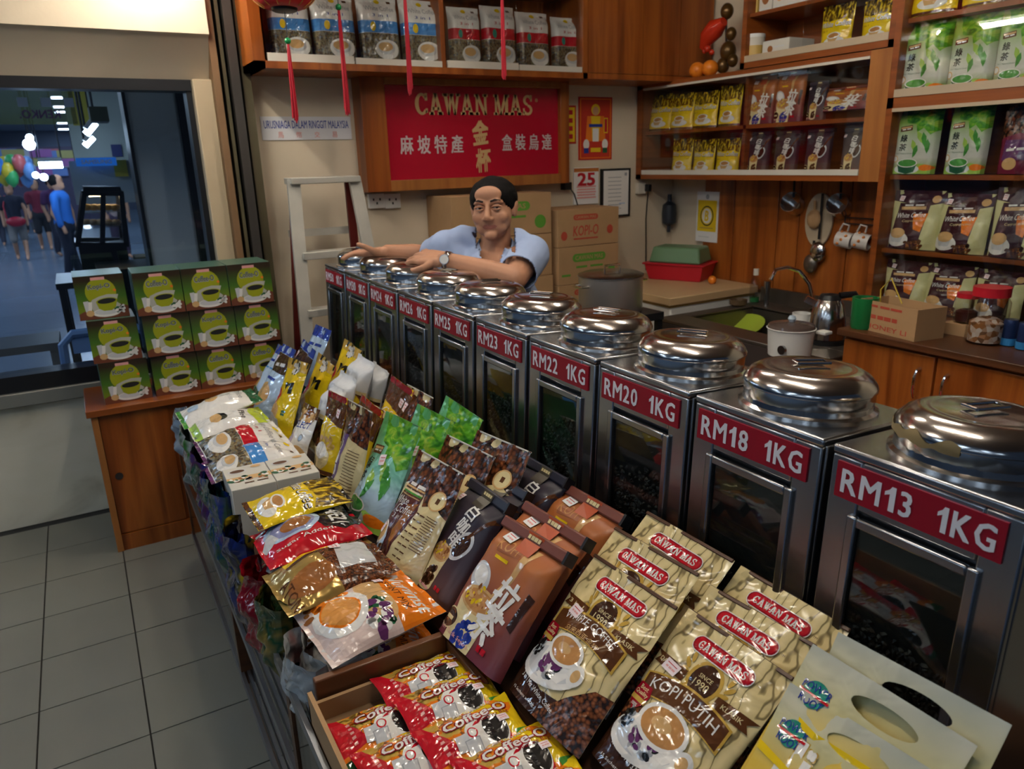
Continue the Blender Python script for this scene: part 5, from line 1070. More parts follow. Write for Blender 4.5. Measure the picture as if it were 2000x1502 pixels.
# red lanterns with tassels
def lantern(px, top, bead, end, Yp, hasbase, label):
    b = at(px, bead, Y=Yp); e = at(px+ (end-bead)*.06, end, Y=Yp); x, y = b.x, b.y
    zb = at(px, hasbase, Y=Yp).z if hasbase else b.z+.16; R = .15 if hasbase else .13
    t = thing('red_lantern', (x, y, e.z), label, 'lantern', 'red lanterns under the ceiling')
    zc = zb+.012+R*.72
    pr = [(R*sin(pi*(.17+.66*i/12)), -R*.82*cos(pi*(.17+.66*i/12))) for i in range(13)]
    bd = obj('lantern_body', MB().lathe(pr, (x, y, zc), 32), mat('lantern_red', (.55, .01, .02), .35), t)
    for k in range(12):
        a = 2*pi*k/12; obj('rib', MB().tube([(x+(r+.002)*cos(a), y+(r+.002)*sin(a), zc+z) for r, z in pr], .0018, 5), mat('rib_gold', (.45, .25, .04), .4), t)
    obj('base_ring', MB().lathe([(.040, 0), (.050, .004), (.052, .014), (.074, .022)], (x, y, zb), 24), BLACK, t)
    obj('cap_ring', MB().lathe([(.074, 0), (.07, .02), (.05, .035)], (x, y, zc+R*.72), 24), BLACK, t)
    obj('hanging_cord', MB().cyl((x, y, zc+R*.8), (x, y, max(CZ, zc+R*.85)), .002), MATS['lantern_red'], t)
    obj('cord', MB().cyl((x, y, b.z), (x, y, zb+.01), .0018), BLACK, t)
    obj('bead', MB().sph((x, y, b.z), .013), mat('bead_green', (.01, .22, .06), .15), t)
    q = random.Random(int(px)); ts = MB(); L = b.z-e.z
    for k in range(22):
        a, r = q.uniform(0, 2*pi), q.uniform(.2, 1)
        P = [(x+.003*cos(a), y+.003*sin(a), b.z-.008)]+[(x+(.005+.008*f)*r*cos(a)+.014*f*f*(e.x-x)/.05*.3, y+(.005+.008*f)*r*sin(a), b.z-.01-L*f*(1-.08*q.random())) for f in (.15, .5, .8, 1)]
        ts.tube(P, .0022, 4)
    o = obj('tassel', ts, mat('tassel_red', (.42, .005, .02), .6), t); o['kind'] = 'stuff'
    return t
lantern(562, 0, 80, 236, 3.30, 24, 'red paper lantern with black base and tassel over the white notice')
lantern(661, 0, 14, 222, 3.30, 0, 'red lantern whose tassel ends beside the sign frame')
lantern(789, 0, -30, 183, 3.15, 0, 'red lantern whose thick tassel hangs over the sign corner')
lantern(980, 0, -50, 153, 3.0, 0, 'red lantern whose tassel hangs before the red banded bags')
# step ladder
ld = thing('step_ladder', (1.07, 3.65, 0), 'worn aluminium step ladder standing against the back wall', 'ladder')
zt = 1.565; xl, xr = .925, 1.225
LR = mat('ladder_red', (.16, .015, .012), .5)
for s, x in ((-1, xl), (1, xr)):
    obj('front_rail', MB().bar((x+s*.10, 3.40, 0), (x, 3.66, zt-.01), .022, .06, 0, (1, 0, 0)), ALUP, ld)
    obj('rear_leg', MB().bar((x+s*.06, 3.90, 0), (x-s*.012, 3.72, zt-.02), .02, .04, 0, (1, 0, 0)), LR, ld)
obj('top_cap', MB().box(xl-.02, 3.62, zt-.03, xr+.02, 3.76, zt), ALUP, ld, bevel=.004)
for z in (1.22, .95, .68, .41, .14):
    f = z/zt; y = 3.40+.26*f; e = .10*(1-f); obj('step', MB().box(xl-e+.01, y-.03, z-.035, xr+e-.01, y+.06, z), ALUP, ld, bevel=.003)
for z in (1.30, .75): obj('rear_brace', MB().box(xl-.02, 3.76, z-.02, xr+.02, 3.785, z+.015), ALUP, ld)
# cardboard box stacks
GRN = mat('carton_green_ink', (.10, .30, .03), .7); RIN = mat('carton_red_ink', (.45, .06, .03), .7)
def pr_carton(kind):
    def f(A):
        p = Print(A)
        if kind == 'green':
            p.lozenge(.5, A*.70, .55, A*.22, GRN); p.text('CAWAN MAS', .5, A*.70, .46, A*.12, CARD, 0, .02); p.bars(2, .5, A*.45, .5, A*.10, GRN, 0, .0); p.ell(.88, A*.3, .06, .06, GRN); p.rect(.12, A*.25, .14, .03, GRN)
        else:
            p.lozenge(.45, A*.78, .40, A*.15, RIN); p.text('CAWAN MAS', .45, A*.78, .34, A*.08, CARD, 0, .02); p.text('KOPI-O', .45, A*.42, .42, A*.28, RIN, .02, .02, .15); p.ell(.10, A*.3, .05, .06, RIN); p.ell(.85, A*.4, .05, .06, RIN); p.rect(.45, A*.2, .4, .02, RIN)
        return p
    return f
def stack(x0, x1, y0, tops, kinds, where):
    z = 0
    for i, (zt_, k) in enumerate(zip(tops, kinds)):
        h_ = zt_-z; w_ = x1-x0; pos = 'topmost of its stack' if i == len(tops)-1 else f'{("lowest", "second", "third", "fourth", "fifth", "sixth")[i]} from the floor in its stack'
        carton('cardboard_box', w_, .32, h_-.003, frame((x0+w_/2, y0+.004*((i*7) % 3), z+.0015), .01*((i*5) % 3-1)), CARD, pr_carton(k)(h_/w_), None, f'brown carton with {k} print {where}, {pos}', 'cardboard box'); z = zt_
stack(1.73, 2.36, 3.62, (.25, .49, .73, .97, 1.21, 1.44), ('green',)*6, 'behind the man')
stack(2.39, 2.83, 3.60, (.23, .45, .675, .90, 1.12, 1.335), ('green', 'red', 'green', 'red', 'green', 'red'), 'beside the certificate')
# stock pot on a stove stand
sp = thing('stock_pot', (2.40, 3.12, .83), 'big stainless steel stock pot with loop lid handle', 'pot'); c = V((2.40, 3.12, .83))
obj('pot_body', MB().lathe([(.10, 0), (.165, .004), (.17, .02), (.17, .185), (.176, .19), (.168, .19), (.166, .02), (0, .015)], c, 40), mat('pot_steel', (.62, .60, .58), .38, .9, bump=(4, .1)), sp)
l_ = obj('pot_lid', MB().lathe([(.174, .19), (.174, .197), (.15, .206), (0, .212)], c, 40), STEEL, sp)
obj('lid_handle', MB().tube([c-LOC[sp]+V(p) for p in ((-.05, -.01, .205), (-.05, -.012, .245), (.05, -.012, .245), (.05, -.01, .205))], .006), CHROME, l_)
for s in (-1, 1): obj('side_handle', MB().tube([c+V((s*.17, -.04, .15)), c+V((s*.215, -.035, .15)), c+V((s*.215, .035, .15)), c+V((s*.17, .04, .15))], .006), CHROME, sp)
sv = thing('stove_stand', (2.40, 3.12, 0), 'black steel stove stand carrying the stock pot', 'stand')
obj('stand_top', MB().box(2.20, 2.92, .79, 2.60, 3.32, .83), BLKM, sv)
for x in (2.22, 2.58):
    for y in (2.94, 3.30): obj('leg', MB().box(x-.015, y-.015, 0, x+.015, y+.015, .79), BLKM, sv)
# =====================================================  KITCHEN CORNER  =====================================================
fz = thing('chest_freezer', (3.15, 3.5, 0), 'white chest freezer with tan board lid in the corner', 'freezer')
obj('cabinet', MB().box(2.83, 3.13, .04, 3.50, 3.92, .79), WHITE, fz, bevel=.012)
obj('gasket', MB().box(2.825, 3.125, .79, 3.505, 3.92, .803), mat('gasket_tan', (.42, .25, .06), .6), fz)
obj('lid', MB().box(2.81, 3.11, .803, 3.515, 3.93, .85), mat('tan_board', (.56, .38, .20), .45, var=.08), fz, bevel=.006)
obj('badge', MB().box(2.8285, 3.55, .70, 2.831, 3.62, .72), mat('badge_green', (.03, .08, .03), .3), fz)
for x in (2.87, 3.46):
    for y in (3.17, 3.88): obj('foot', MB().cyl((x, y, 0), (x, y, .04), .02), BLACK, fz)
# red tub with green cover
t0 = at(1268, 545, Z=.85); t1 = at(1368, 552, Z=.85); cx, cy = (t0.x+t1.x)/2+.09, (t0.y+t1.y)/2+.05
def frust(cx, cy, z0, z1, a0, b0, a1, b1, rz): 
    R = Matrix.Translation((cx, cy, 0)) @ Matrix.Rotation(rz, 4, 'Z')
    return [R @ V((x, y, z)) for z, a, b in ((z0, a0, b0), (z1, a1, b1)) for x, y in ((-a, -b), (a, -b), (a, b), (-a, b))]
RZ = atan2(t1.y-t0.y, t1.x-t0.x)
ww = hypot(t1.x-t0.x, t1.y-t0.y)/2
single('red_tub', MB().hexa(frust(cx, cy, .85, .955, ww, .10, ww*1.14, .125, RZ)).hexa(frust(cx, cy, .948, .96, ww*1.2, .135, ww*1.2, .135, RZ)), RED, 'red plastic tub on the chest freezer', 'tub', bevel=.006)
single('green_cover', MB().hexa(frust(cx, cy, .96, 1.06, ww*1.0, .11, ww*.88, .09, RZ)), GREENP, 'green plastic cover upside down on the red tub', 'cover', bevel=.012)
og = at(1391, 545, Z=.88); single('orange', MB().sph((og.x, og.y, .875), .026), ORANGE, 'single orange on the chest freezer beside red tub', 'orange')
# sink unit
sn = thing('sink_unit', (3.0, 2.4, 0), 'dull stainless sink unit with basin and dark front', 'sink')
sx0, sx1, sy0, sy1, szt = 2.70, 3.52, 1.98, 3.085, .76
ix0, ix1, iy0, iy1 = 2.86, 3.36, 2.45, 3.00
obj('deck', MB().box(sx0, sy0, szt-.02, ix0, sy1, szt).box(ix1, sy0, szt-.02, sx1, sy1, szt).box(ix0, sy0, szt-.02, ix1, iy0, szt).box(ix0, iy1, szt-.02, ix1, sy1, szt), DSTEEL, sn, bevel=.004)
obj('basin', MB().box(ix0-.002, iy0-.002, szt-.20, ix1+.002, iy1+.002, szt-.19).box(ix0-.006, iy0-.006, szt-.20, ix0, iy1+.006, szt-.01).box(ix1, iy0-.006, szt-.20, ix1+.006, iy1+.006, szt-.01).box(ix0, iy0-.006, szt-.2, ix1, iy0, szt-.01).box(ix0, iy1, szt-.2, ix1, iy1+.006, szt-.01), DSTEEL, sn)
obj('upstand', MB().box(sx1-.012, sy0, szt, sx1, sy1, szt+.085), DSTEEL, sn)
obj('front_skirt', MB().box(sx0, sy0, szt-.13, sx0+.015, sy1, szt-.02), mat('skirt_dark', (.05, .035, .03), .5), sn)
for x in (sx0+.03, sx1-.03):
    for y in (sy0+.03, sy1-.03): obj('leg', MB().box(x-.02, y-.02, 0, x+.02, y+.02, szt-.02), DSTEEL, sn)
fy = at(1588, 602, X=3.44).y; fa = thing('faucet', (3.44, fy, szt), 'curved chrome swan neck faucet at the sink', 'faucet')
obj('spout', MB().tube([(3.44, fy, szt), (3.44, fy+.01, szt+.09), (3.43, fy+.03, szt+.16), (3.41, fy+.085, szt+.225), (3.38, fy+.145, szt+.245), (3.35, fy+.195, szt+.23), (3.34, fy+.22, szt+.17)], .011, 10), CHROME, fa)
obj('base', MB().cyl((3.44, fy, szt), (3.44, fy, szt+.03), .02), CHROME, fa)
by = at(1475, 560, X=3.44).y
p_ = at(1478, 562, Z=.86); so_ = thing('soap_bottle', (3.44, by, szt), 'clear soap bottle with white cap behind the sink', 'bottle')
obj('bottle', MB().lathe([(.0, 0), (.03, .002), (.03, .13), (.014, .155), (.014, .165)], (3.44, by, szt)), CLEAR, so_); obj('cap', MB().cyl((3.44, by, szt+.163), (3.44, by, szt+.20), .016), OFFW, so_); obj('liquid', MB().cyl((3.44, by, szt+.004), (3.44, by, szt+.03), .027), mat('soap_green', (.02, .16, .05), .2), so_)
single('tap_stub', MB().cyl((3.43, by-.10, szt), (3.43, by-.10, szt+.10), .014).cyl((3.43, by-.10, szt+.10), (3.43, by-.10, szt+.14), .02), STEEL, 'small steel tap stub behind the sink', 'tap')
single('scrub_bowl', MB().lathe([(.03, 0), (.05, .012), (.052, .04), (.046, .04), (.042, .012), (0, .008)], (3.28, 3.045, szt), 20), mat('bowl_brown', (.10, .06, .03), .5), 'small brown bowl on the sink deck beside the freezer', 'bowl')
gp = at(1445, 640, Z=.66); single('green_plate', MB().lathe([(.0, 0), (.06, .002), (.14, .03), (.142, .034), (.05, .007), (0, .006)], (gp.x, gp.y, szt-.12), 28).xf(Matrix.Translation((gp.x, gp.y, .66)) @ Matrix.Rotation(RAD(-20), 4, 'Y') @ Matrix.Translation((-gp.x, -gp.y, -.66))), mat('plate_lime', (.38, .50, .05), .3), 'lime green plate lying in the sink basin', 'plate')
# rice cooker on the sink deck, kettle, cups
q = at(1541, 694, Z=szt); q.z = szt
rc = thing('rice_cooker', q, 'white electric rice cooker with glass lid on the sink deck', 'rice cooker')
obj('pot_shell', MB().lathe([(.075, 0), (.09, .006), (.098, .12), (.104, .125), (.098, .128)], q, 32), WHITE, rc)
l_ = obj('lid', MB().lathe([(.10, .126), (.095, .14), (.05, .150), (0, .152)], q, 32), mat('smoky_lid', (.10, .07, .06), .15), rc); obj('lid_knob', MB().lathe([(.010, .15), (.018, .165), (.012, .178), (0, .18)], q-LOC[rc], 16), mat('knob_blue', (.45, .55, .65), .3), l_)
obj('side_handle', MB().box(q.x+.07, q.y-.12, q.z+.10, q.x+.12, q.y-.07, q.z+.115), WHITE, rc, bevel=.004)
obj('control_panel', MB().lathe([(0, -.012), (.02, -.012), (.02, 0)], q+V((-.085, -.035, .045)), 16, axis='x'), STEEL, rc)
k0 = at(1612, 668, Z=szt); k0.z = szt; kt = thing('electric_kettle', k0, 'polished steel electric kettle with black back beside rice cooker', 'kettle')
obj('kettle_base', MB().lathe([(.09, 0), (.09, .02), (.08, .025)], k0, 28), BLACK, kt)
obj('kettle_body', MB().lathe([(.088, .025), (.086, .05), (.078, .12), (.064, .18), (.048, .205)], k0, 36), STEELP, kt)
obj('kettle_lid', MB().lathe([(.05, .204), (.04, .225), (0, .232)], k0, 24), BLACK, kt)
obj('kettle_handle', MB().tube([k0+V(p) for p in ((.03, -.03, .22), (.09, -.06, .225), (.125, -.08, .17), (.12, -.08, .08), (.085, -.05, .04))], .016, 10), BLACK, kt)
obj('kettle_spout', MB().bar(k0+V((-.04, .04, .18)), k0+V((-.07, .075, .205)), .03, .03), STEELP, kt)
def mug(name, c, r, h_, m, label, cat='mug'):
    t = thing(name, c, label, cat); obj('cup_body', MB().lathe([(r*.8, 0), (r, .01), (r, h_), (r*.92, h_), (r*.9, .012), (0, .01)], c, 24), m, t); obj('handle', MB().tube([c+V(p) for p in ((-r, 0, h_*.8), (-r*1.5, 0, h_*.75), (-r*1.55, 0, h_*.4), (-r, 0, h_*.2))], .005), m, t); return t
mug('white_mug', k0+V((.02, .16, 0)), .045, .11, WHITE, 'white lidded mug beside the electric kettle')
single('condiment_bottle', MB().lathe([(.03, 0), (.03, .12), (.012, .15), (.012, .17), (.018, .17), (.018, .19), (0, .19)], (3.30, 2.05, szt), 16), mat('sauce_red', (.30, .03, .02), .3), 'small red sauce bottle behind the kettle', 'bottle')
single('condiment_bottle', MB().lathe([(.026, 0), (.026, .13), (.010, .15), (.014, .15), (.014, .18), (0, .18)], (3.22, 2.12, szt), 16), OFFW, 'small pale bottle with slim neck behind the kettle', 'bottle')
# counter things
gc = at(1665, 640, Z=.9); single('green_canister', MB().lathe([(.045, 0), (.05, .01), (.052, .13), (.046, .13), (.044, .02), (0, .018)], (gc.x+.03, 1.90, .9), 24), mat('tin_green', (.01, .16, .04), .35), 'green plastic canister beside the honey carton', 'canister')
h0, h1, h2 = at(1676, 640, Z=.9), at(1785, 668, Z=.9), at(1817, 652, Z=.9)
hw = (h1-h0).length; hrz = atan2(h1.y-h0.y, h1.x-h0.x); hb_ = thing('open_carton', (h0+h1)/2, 'open cardboard carton printed HONEY in red on the counter', 'cardboard box', rz=hrz); hd_ = .15; hh = .125
for nm, b in (('front_panel', (-hw/2, 0, 0, hw/2, .004, hh)), ('back_panel', (-hw/2, hd_-.004, 0, hw/2, hd_, hh)), ('side_panel', (-hw/2, .004, 0, -hw/2+.004, hd_-.004, hh)), ('side_panel', (hw/2-.004, .004, 0, hw/2, hd_-.004, hh)), ('floor_panel', (-hw/2+.004, .004, 0, hw/2-.004, hd_-.004, .004))): obj(nm, MB().box(*b), CARD, hb_, local=True)
p = Print(hh/hw); p.bars(4, .45, hh/hw*.5, .5, .10, RIN, 0, .01); p.text('HONEY LI', .5, hh/hw*.18, .72, .07, RIN, 0, .02); p.bars(3, .45, hh/hw*.85, .6, .06, RIN)
link('printed_face', p.mesh('printed_face', lambda u, v, d: V(((u-.5)*hw, -d, v*hh)), off=.001), hb_)
obj('yellow_strap', MB().tube([V((-hw*.3, .05, .05)), V((-hw*.4, .07, .16)), V((-hw*.3, .09, .21)), V((-.0, .07, .12))], .003), mat('strap_yellow', (.5, .35, .03), .5), hb_, local=True)
def jar(c, r, h_, fillm, label, lidm=RED):
    t = thing('plastic_jar', c, label, 'jar'); obj('jar_body', MB().lathe([(r*.9, 0), (r, .01), (r, h_*.74), (r*.85, h_*.82), (r*.85, h_*.86)], c, 28), CLEAR, t)
    obj('jar_lid', MB().lathe([(r*.93, h_*.84), (r*.93, h_), (0, h_*1.005)], c, 28), lidm, t); obj('contents', MB().lathe([(0, .006), (r*.85, .008), (r*.88, h_*.38), (r*.5, h_*.45), (0, h_*.42)], c, 20), fillm, t); return t
j = at(1912, 676, Z=.9); jar(V((j.x+.07, j.y+.02, .9)), .068, .215, ramp_mat('jar_bits', 'cells', [(0, (.05, .02, .01)), (.4, (.30, .12, .03)), (.7, (.55, .5, .45)), (1, (.4, .14, .02))], (1, 1, 1), .5, tex_scale=60), 'large clear jar with red lid and wrapped snacks inside')
j = at(1862, 662, Z=.9); bxc = V((j.x+.12, j.y+.03, .9)); single('small_carton', MB().box(bxc.x-.06, bxc.y-.05, .9, bxc.x+.06, bxc.y+.05, .945), CARD, 'small flat carton under the small red lidded jar', 'cardboard box'); jar(bxc+V((0, 0, .045)), .045, .12, mat('jar_dark', (.05, .012, .01), .3), 'small clear jar with red lid standing on a carton')
def can(c, label):
    t = thing('drink_can', c, label, 'can', 'drink cans on the counter'); obj('can_body', MB().lathe([(.022, 0), (.026, .006), (.026, .092), (.023, .1), (.021, .1)], c, 20), mat('can_dark', (.015, .03, .10), .25, .3), t); obj('can_top', MB().cyl(c+V((0, 0, .097)), c+V((0, 0, .099)), .021), ALU, t); obj('can_band', MB().lathe([(.0263, .004), (.0264, .03)], c, 20), mat('can_blue', (.03, .20, .45), .3), t)
    return t
for i, (x, y) in enumerate(((1962, 676), (1992, 684))): q = at(x, y, Z=.9); can(V((q.x+.02, q.y, .9)), ('dark blue drink can beside the large jar', 'dark blue drink can at the outer side of its twin')[i])
# wall-hung utensils
XW = XR-.026
def hang(px, py, X=XW-.04): return at(px, py, X=X)
def pan(px, py, r, label, tilt):
    c = hang(px, py); t = thing('steel_dipper', c, label, 'pot'); M = Matrix.Translation(c) @ Matrix.Rotation(tilt, 4, 'X') @ Matrix.Rotation(RAD(-65), 4, 'Y')
    obj('cup', MB().lathe([(0, 0), (r, 0), (r, r*1.4), (r*.94, r*1.4), (r*.92, .006), (0, .005)], (0, 0, -r*.7), 24).xf(M), STEELP, t); obj('handle', MB().bar(c+V((0, 0, r*.6)), c+V((.02, .02, r*2.2)), .012, .006), BLKM, t); return t
pan(1549, 398, .058, 'steel dipper hanging on the wood panel beside the chopping board, over the faucet', .5); pan(1640, 402, .058, 'steel dipper hanging above the flowered mugs', .5)
c = hang(1600, 430, XW-.01); bd = MB()
P = [(c.y+.088*cos(a), c.z+.145*sin(a)) for a in [2*pi*i/28 for i in range(28)]]
single('chopping_board', MB().prism(P, XW-.018, XW-.004, ax='x'), mat('board_cream', (.45, .36, .25), .6), 'oval cream chopping board hanging on the wood panel', 'chopping board', bevel=.003)
def spoon(px0, py0, px1, py1, r, label, m1, m2, name='ladle'):
    a, b = hang(px0, py0, XW-.035), hang(px1, py1, XW-.035); t = thing(name, b, label, name); obj('handle', MB().bar(a, b+(a-b)*.22, .012, .006), m1, t); obj('bowl', MB().sph(b, r, (.5, 1, 1.15), 16, 10), m2, t); return t
spoon(1607, 378, 1597, 492, .05, 'steel ladle hanging before the chopping board', BLKM, STEELP); spoon(1592, 392, 1590, 428, .045, 'brown wooden scoop hanging on the chopping board', CARD, CARD, 'scoop'); spoon(1590, 470, 1583, 515, .045, 'long dark strainer hanging below the board', BLKM, DSTEEL, 'strainer')
rk = thing('mug_rack', hang(1670, 440), 'thin black wire mug rack on the wood panel', 'rack'); a, b = hang(1650, 436, XW-.02), hang(1708, 440, XW-.02)
obj('wire', MB().tube([a, b], .003).tube([a+V((0, 0, .03)), b+V((0, 0, .03))], .003).tube([a, a+V((0, 0, .03))], .003).tube([b, b+V((0, 0, .03))], .003), BLKM, rk)
for i, (px, py) in enumerate(((1648, 468), (1682, 471))):
    c = hang(px, py); t = thing('flowered_mug', c, ('white mug with orange flowers on the rack, nearer the chopping board', 'white mug with orange flowers on the rack, nearer the tall cabinet')[i], 'mug')
    M = Matrix.Translation(c) @ Matrix.Rotation(RAD(100), 4, 'X') @ Matrix.Rotation(RAD(15), 4, 'Y') @ Matrix.Scale(1.08, 4); mw = mat('mug_white', (.62, .58, .54), .3)
    obj('cup_body', MB().lathe([(0, 0), (.034, 0), (.038, .01), (.038, .075), (.034, .075), (.032, .01), (0, .008)], (0, 0, -.035), 24).xf(M), mw, t); obj('handle', MB().tube([c+V((0, -.018, .045)), c+V((0, -.025, .075)), c+V((0, .012, .082)), c+V((0, .03, .045))], .005), mw, t)
    fm = MB()
    for k in range(7): a = .6*k; fm.sph(M @ V((.0375*cos(a), .0375*sin(a), -.015+.03*((k*5) % 3)/2)), .008, (1, 1, 1), 8, 6)
    obj('flower_decoration', fm, mat('flower_orange', (.65, .22, .05), .5), t)['kind'] = 'stuff'
pa, pb = at(1358, 470, X=XW-.004), at(1405, 375, X=XW-.004); pw, ph = pa.y-pb.y, pb.z-pa.z
def pr_b(A):
    p = Print(A); p.rect(.5, A*.52, .86, A*.62, PM('yellow')); p.ell(.5, A*.52, .30, .33, PM('black')); p.ell(.5, A*.52, .26, .29, PM('yellow')); p.ell(.5, A*.52, .22, .25, PM('w')); p.text('B', .5, A*.52, .18, .34, PM('yellow'), -.1, .04); p.ell(.5, A*.9, .08, .08, PM('grey')); p.rect(.5, A*.28, .6, .04, PM('gold')); p.rect(.4, A*.10, .5, .03, PM('lgrey')); return p
yc_ = (pa.y+pb.y)/2; o = single('wall_leaflet', MB().box(XW-.004, pb.y, pa.z, XW-.0005, pa.y, pb.z), PAPER, 'white and yellow leaflet with round emblem on the wood panel', 'poster')
q = link('printed_face', pr_b(ph/pw).mesh('printed_face', lambda u, v, d: V(((u-.5)*pw, -d, v*ph)), off=.001, dl=.0003), o); q.rotation_euler = (0, 0, -pi/2); q.location = (-.00175, 0, 0)
s0 = at(1252, 368, Y=YB-.02); ws = thing('wall_plug', s0, 'cream socket with black plug and cable on the wall corner', 'socket'); obj('socket_box', MB().box(s0.x-.035, YB-.035, s0.z-.035, s0.x+.03, YB-.001, s0.z+.035), OFFW, ws, bevel=.003); obj('plug', MB().box(s0.x+.02, YB-.07, s0.z-.02, s0.x+.05, YB-.03, s0.z+.025), BLACK, ws, bevel=.004)
obj('cable', MB().tube([(s0.x+.035, YB-.05, s0.z-.02), (s0.x+.04, YB-.03, s0.z-.2), (s0.x+.055, YB-.02, s0.z-.4), (s0.x+.06, YB-.02, .87)], .004), BLACK, ws)
kb = at(1307, 418, Y=YB-.05); single('water_filter', MB().lathe([(0, -.12), (.012, -.12), (.014, -.08), (.045, -.06), (.05, 0), (.045, .06), (.016, .085), (.014, .13), (0, .13)], (kb.x, kb.y, kb.z), 20), mat('filter_dark', (.02, .025, .035), .4), 'dark bulb shaped water filter hanging in the wall corner', 'water filter')
# red bag on the floor side behind the canisters
single('red_plastic_bag', MB().grid(lambda u, v: V((2.30+.28*u, 1.35+.34*v-.1*u, .52+.10*sin(pi*u)+.05*noise.noise((u*4, v*4, 1))+.05*sin(pi*v))), 14, 14).hexa(frust(2.44, 1.47, 0, .50, .09, .11, .13, .16, .1)), mat('bag_red', (.55, .03, .015), .4), 'crumpled red plastic bag in front of the base cabinet doors', 'bag')
# festive charms on top of the glazed cabinet in the corner
ch_ = at(1392, 45, X=3.33); zc_ = 2.045
for i, (px, dy) in enumerate(((1362, 0), (1387, 0))): q = at(px, 130, X=3.30); single('mandarin_orange', MB().sph((q.x, q.y, zc_+.045), .046, (1, 1, .96), 20, 14), ORANGE, ('mandarin orange decoration on the cabinet top, nearer the wooden door', 'mandarin orange decoration on the cabinet top, nearer the gold charms')[i], 'orange')
t = thing('festive_charm', (3.33, at(1392, 60, X=3.33).y, zc_), 'hanging festive charm of red chilli and gold ingots in the cabinet corner', 'ornament'); y0 = at(1392, 60, X=3.33).y
obj('red_chilli', MB().tube([at(1372, 95, X=3.33), at(1383, 72, X=3.33), at(1398, 55, X=3.33), at(1414, 42, X=3.33)], .03, 12, rr=[.02, .05, .055, .025]), mat('chilli_red', (.50, .03, .01), .2), t)
for q_, r_ in ((at(1422, 100, X=3.36), .045), (at(1412, 128, X=3.36), .036), (at(1428, 66, X=3.36), .03), (at(1420, 22, X=3.36), .036), (at(1431, 118, X=3.36), .03)): obj('gold_ingot', MB().sph(q_, r_, (1, 1, 1.2)), mat('charm_gold', (.10, .05, .012), .3, .5), t)
for q_, r_ in ((at(1382, 95, X=3.33), .02), (at(1390, 102, X=3.34), .016), (at(1376, 100, X=3.33), .014)): obj('red_berry', MB().sph(q_, r_), MATS['chilli_red'], t)
obj('dark_cord', MB().tube([at(1420, 10, X=3.36), at(1418, 60, X=3.36), at(1420, 130, X=3.36)], .006), DARK, t)
# =====================================================  LEFT CABINET AND GREEN BOXES  =====================================================
lc = thing('low_cabinet', (.35, 3.65, 0), 'low wooden sliding door cabinet under the window carrying green boxes', 'cabinet')
lx0, lx1, ly0, ly1, lz = -.085, .80, 3.42, 3.815, .665
obj('top', MB().box(lx0-.015, ly0-.015, lz-.03, lx1+.03, ly1, lz), WOODH, lc, bevel=.003)
obj('carcass', MB().box(lx0, ly0+.03, 0, lx1, ly1, lz-.03), WOODD, lc)
obj('plinth', MB().box(lx0, ly0+.005, 0, lx1, ly0+.03, .075), WOOD, lc)
obj('edge_stile', MB().box(lx0, ly0, .0, lx0+.025, ly0+.03, lz-.03), WOODL, lc)
for a, b, q in ((lx0+.027, .21, .012), (.19, lx1-.02, .022)):
    d = obj('sliding_door', MB().box(a, ly0+q, .08, b, ly0+q+.012, lz-.035), WOOD, lc)
hc = at(233, 930, Y=ly0+.01); obj('finger_hole', MB().cyl((hc.x, ly0+.008, hc.z), (hc.x, ly0+.0125, hc.z), .016), DARK, lc)
# green coffee boxes
GREENB = ramp_mat('green_box_print', 'grad', [(0, (.10, .16, .012)), (.25, (.17, .24, .015)), (.55, (.06, .16, .02)), (1, (.035, .022, .012))], (1, 6.2, 1), .3, coord='UV')
GBASE = mat('green_box_side', (.06, .13, .09), .3, spec=.6); 
def pr_green(word):
    A = .98; p = Print(A); p.rect(.5, A/2, 1, A, GREENB); L_ = mat('box_lime', (.33, .36, .008), .45); p.ell(.5, .60, .31, .31, L_); p.rect(.48, .905, .28, .065, PM('pink')); p.text(word, .48, .715, .46, .15, PM('grey'), .03, .06); p.text(word, .48, .72, .44, .13, mat('box_letter', (.10, .12, .10), .5), .03, .03)
    p.poly([(0, 0), (1, 0), (1, .24), (.86, .30), (.7, .1), (.3, .1), (.12, .2), (0, .14)], mat('box_brown', (.16, .045, .02), .5)); p.poly([(.24, .34), (.30, .44), (.44, .50), (.62, .54), (.84, .52), (.78, .36), (.86, .28), (.74, .12), (.4, .08), (.3, .16)], mat('box_milk', (.46, .46, .40), .5)); p.rect(.18, .30, .10, .24, PM('lgrey'), .1); p.rect(.24, .28, .07, .24, PM('w'), -.15); p.ell(.55, .13, .28, .10, PM('w')); p.ell(.55, .15, .24, .07, PM('lgrey')); p.ell(.22, .14, .08, .07, PM('tan'))
    p.poly([(.37, .38), (.41, .23), (.5, .17), (.66, .17), (.75, .24), (.80, .40)], L_); p.ell(.585, .39, .215, .075, L_, .06); p.ell(.585, .39, .185, .06, PM('black'), .06); p.blobs(12, .75, .9, .12, .26, .02, .04, [PM('dgreen'), PM('w')], 4); p.ell(.78, .62, .03, .03, PM('orange')); return p
PG = {}
cols = [(-.02, .165), (.15, .325), (.317, .492), (.484, .66)]
rows = [(lz, .182), (lz+.183, .182), (lz+.366, .178)]
words = [['Kopi-O', 'Coffee-O', 'Coffee-O', 'Coffee-O'], ['Kopi-O', 'Kopi-O', 'Kopi-O', 'Coffee-O'], ['Kopi-O', 'Coffee-O', 'Coffee-O', 'Coffee-O']]
rn = ('bottom', 'middle', 'top'); cn_ = ('window end', 'second from window end', 'third from window end', 'pouch end')
proto = {}
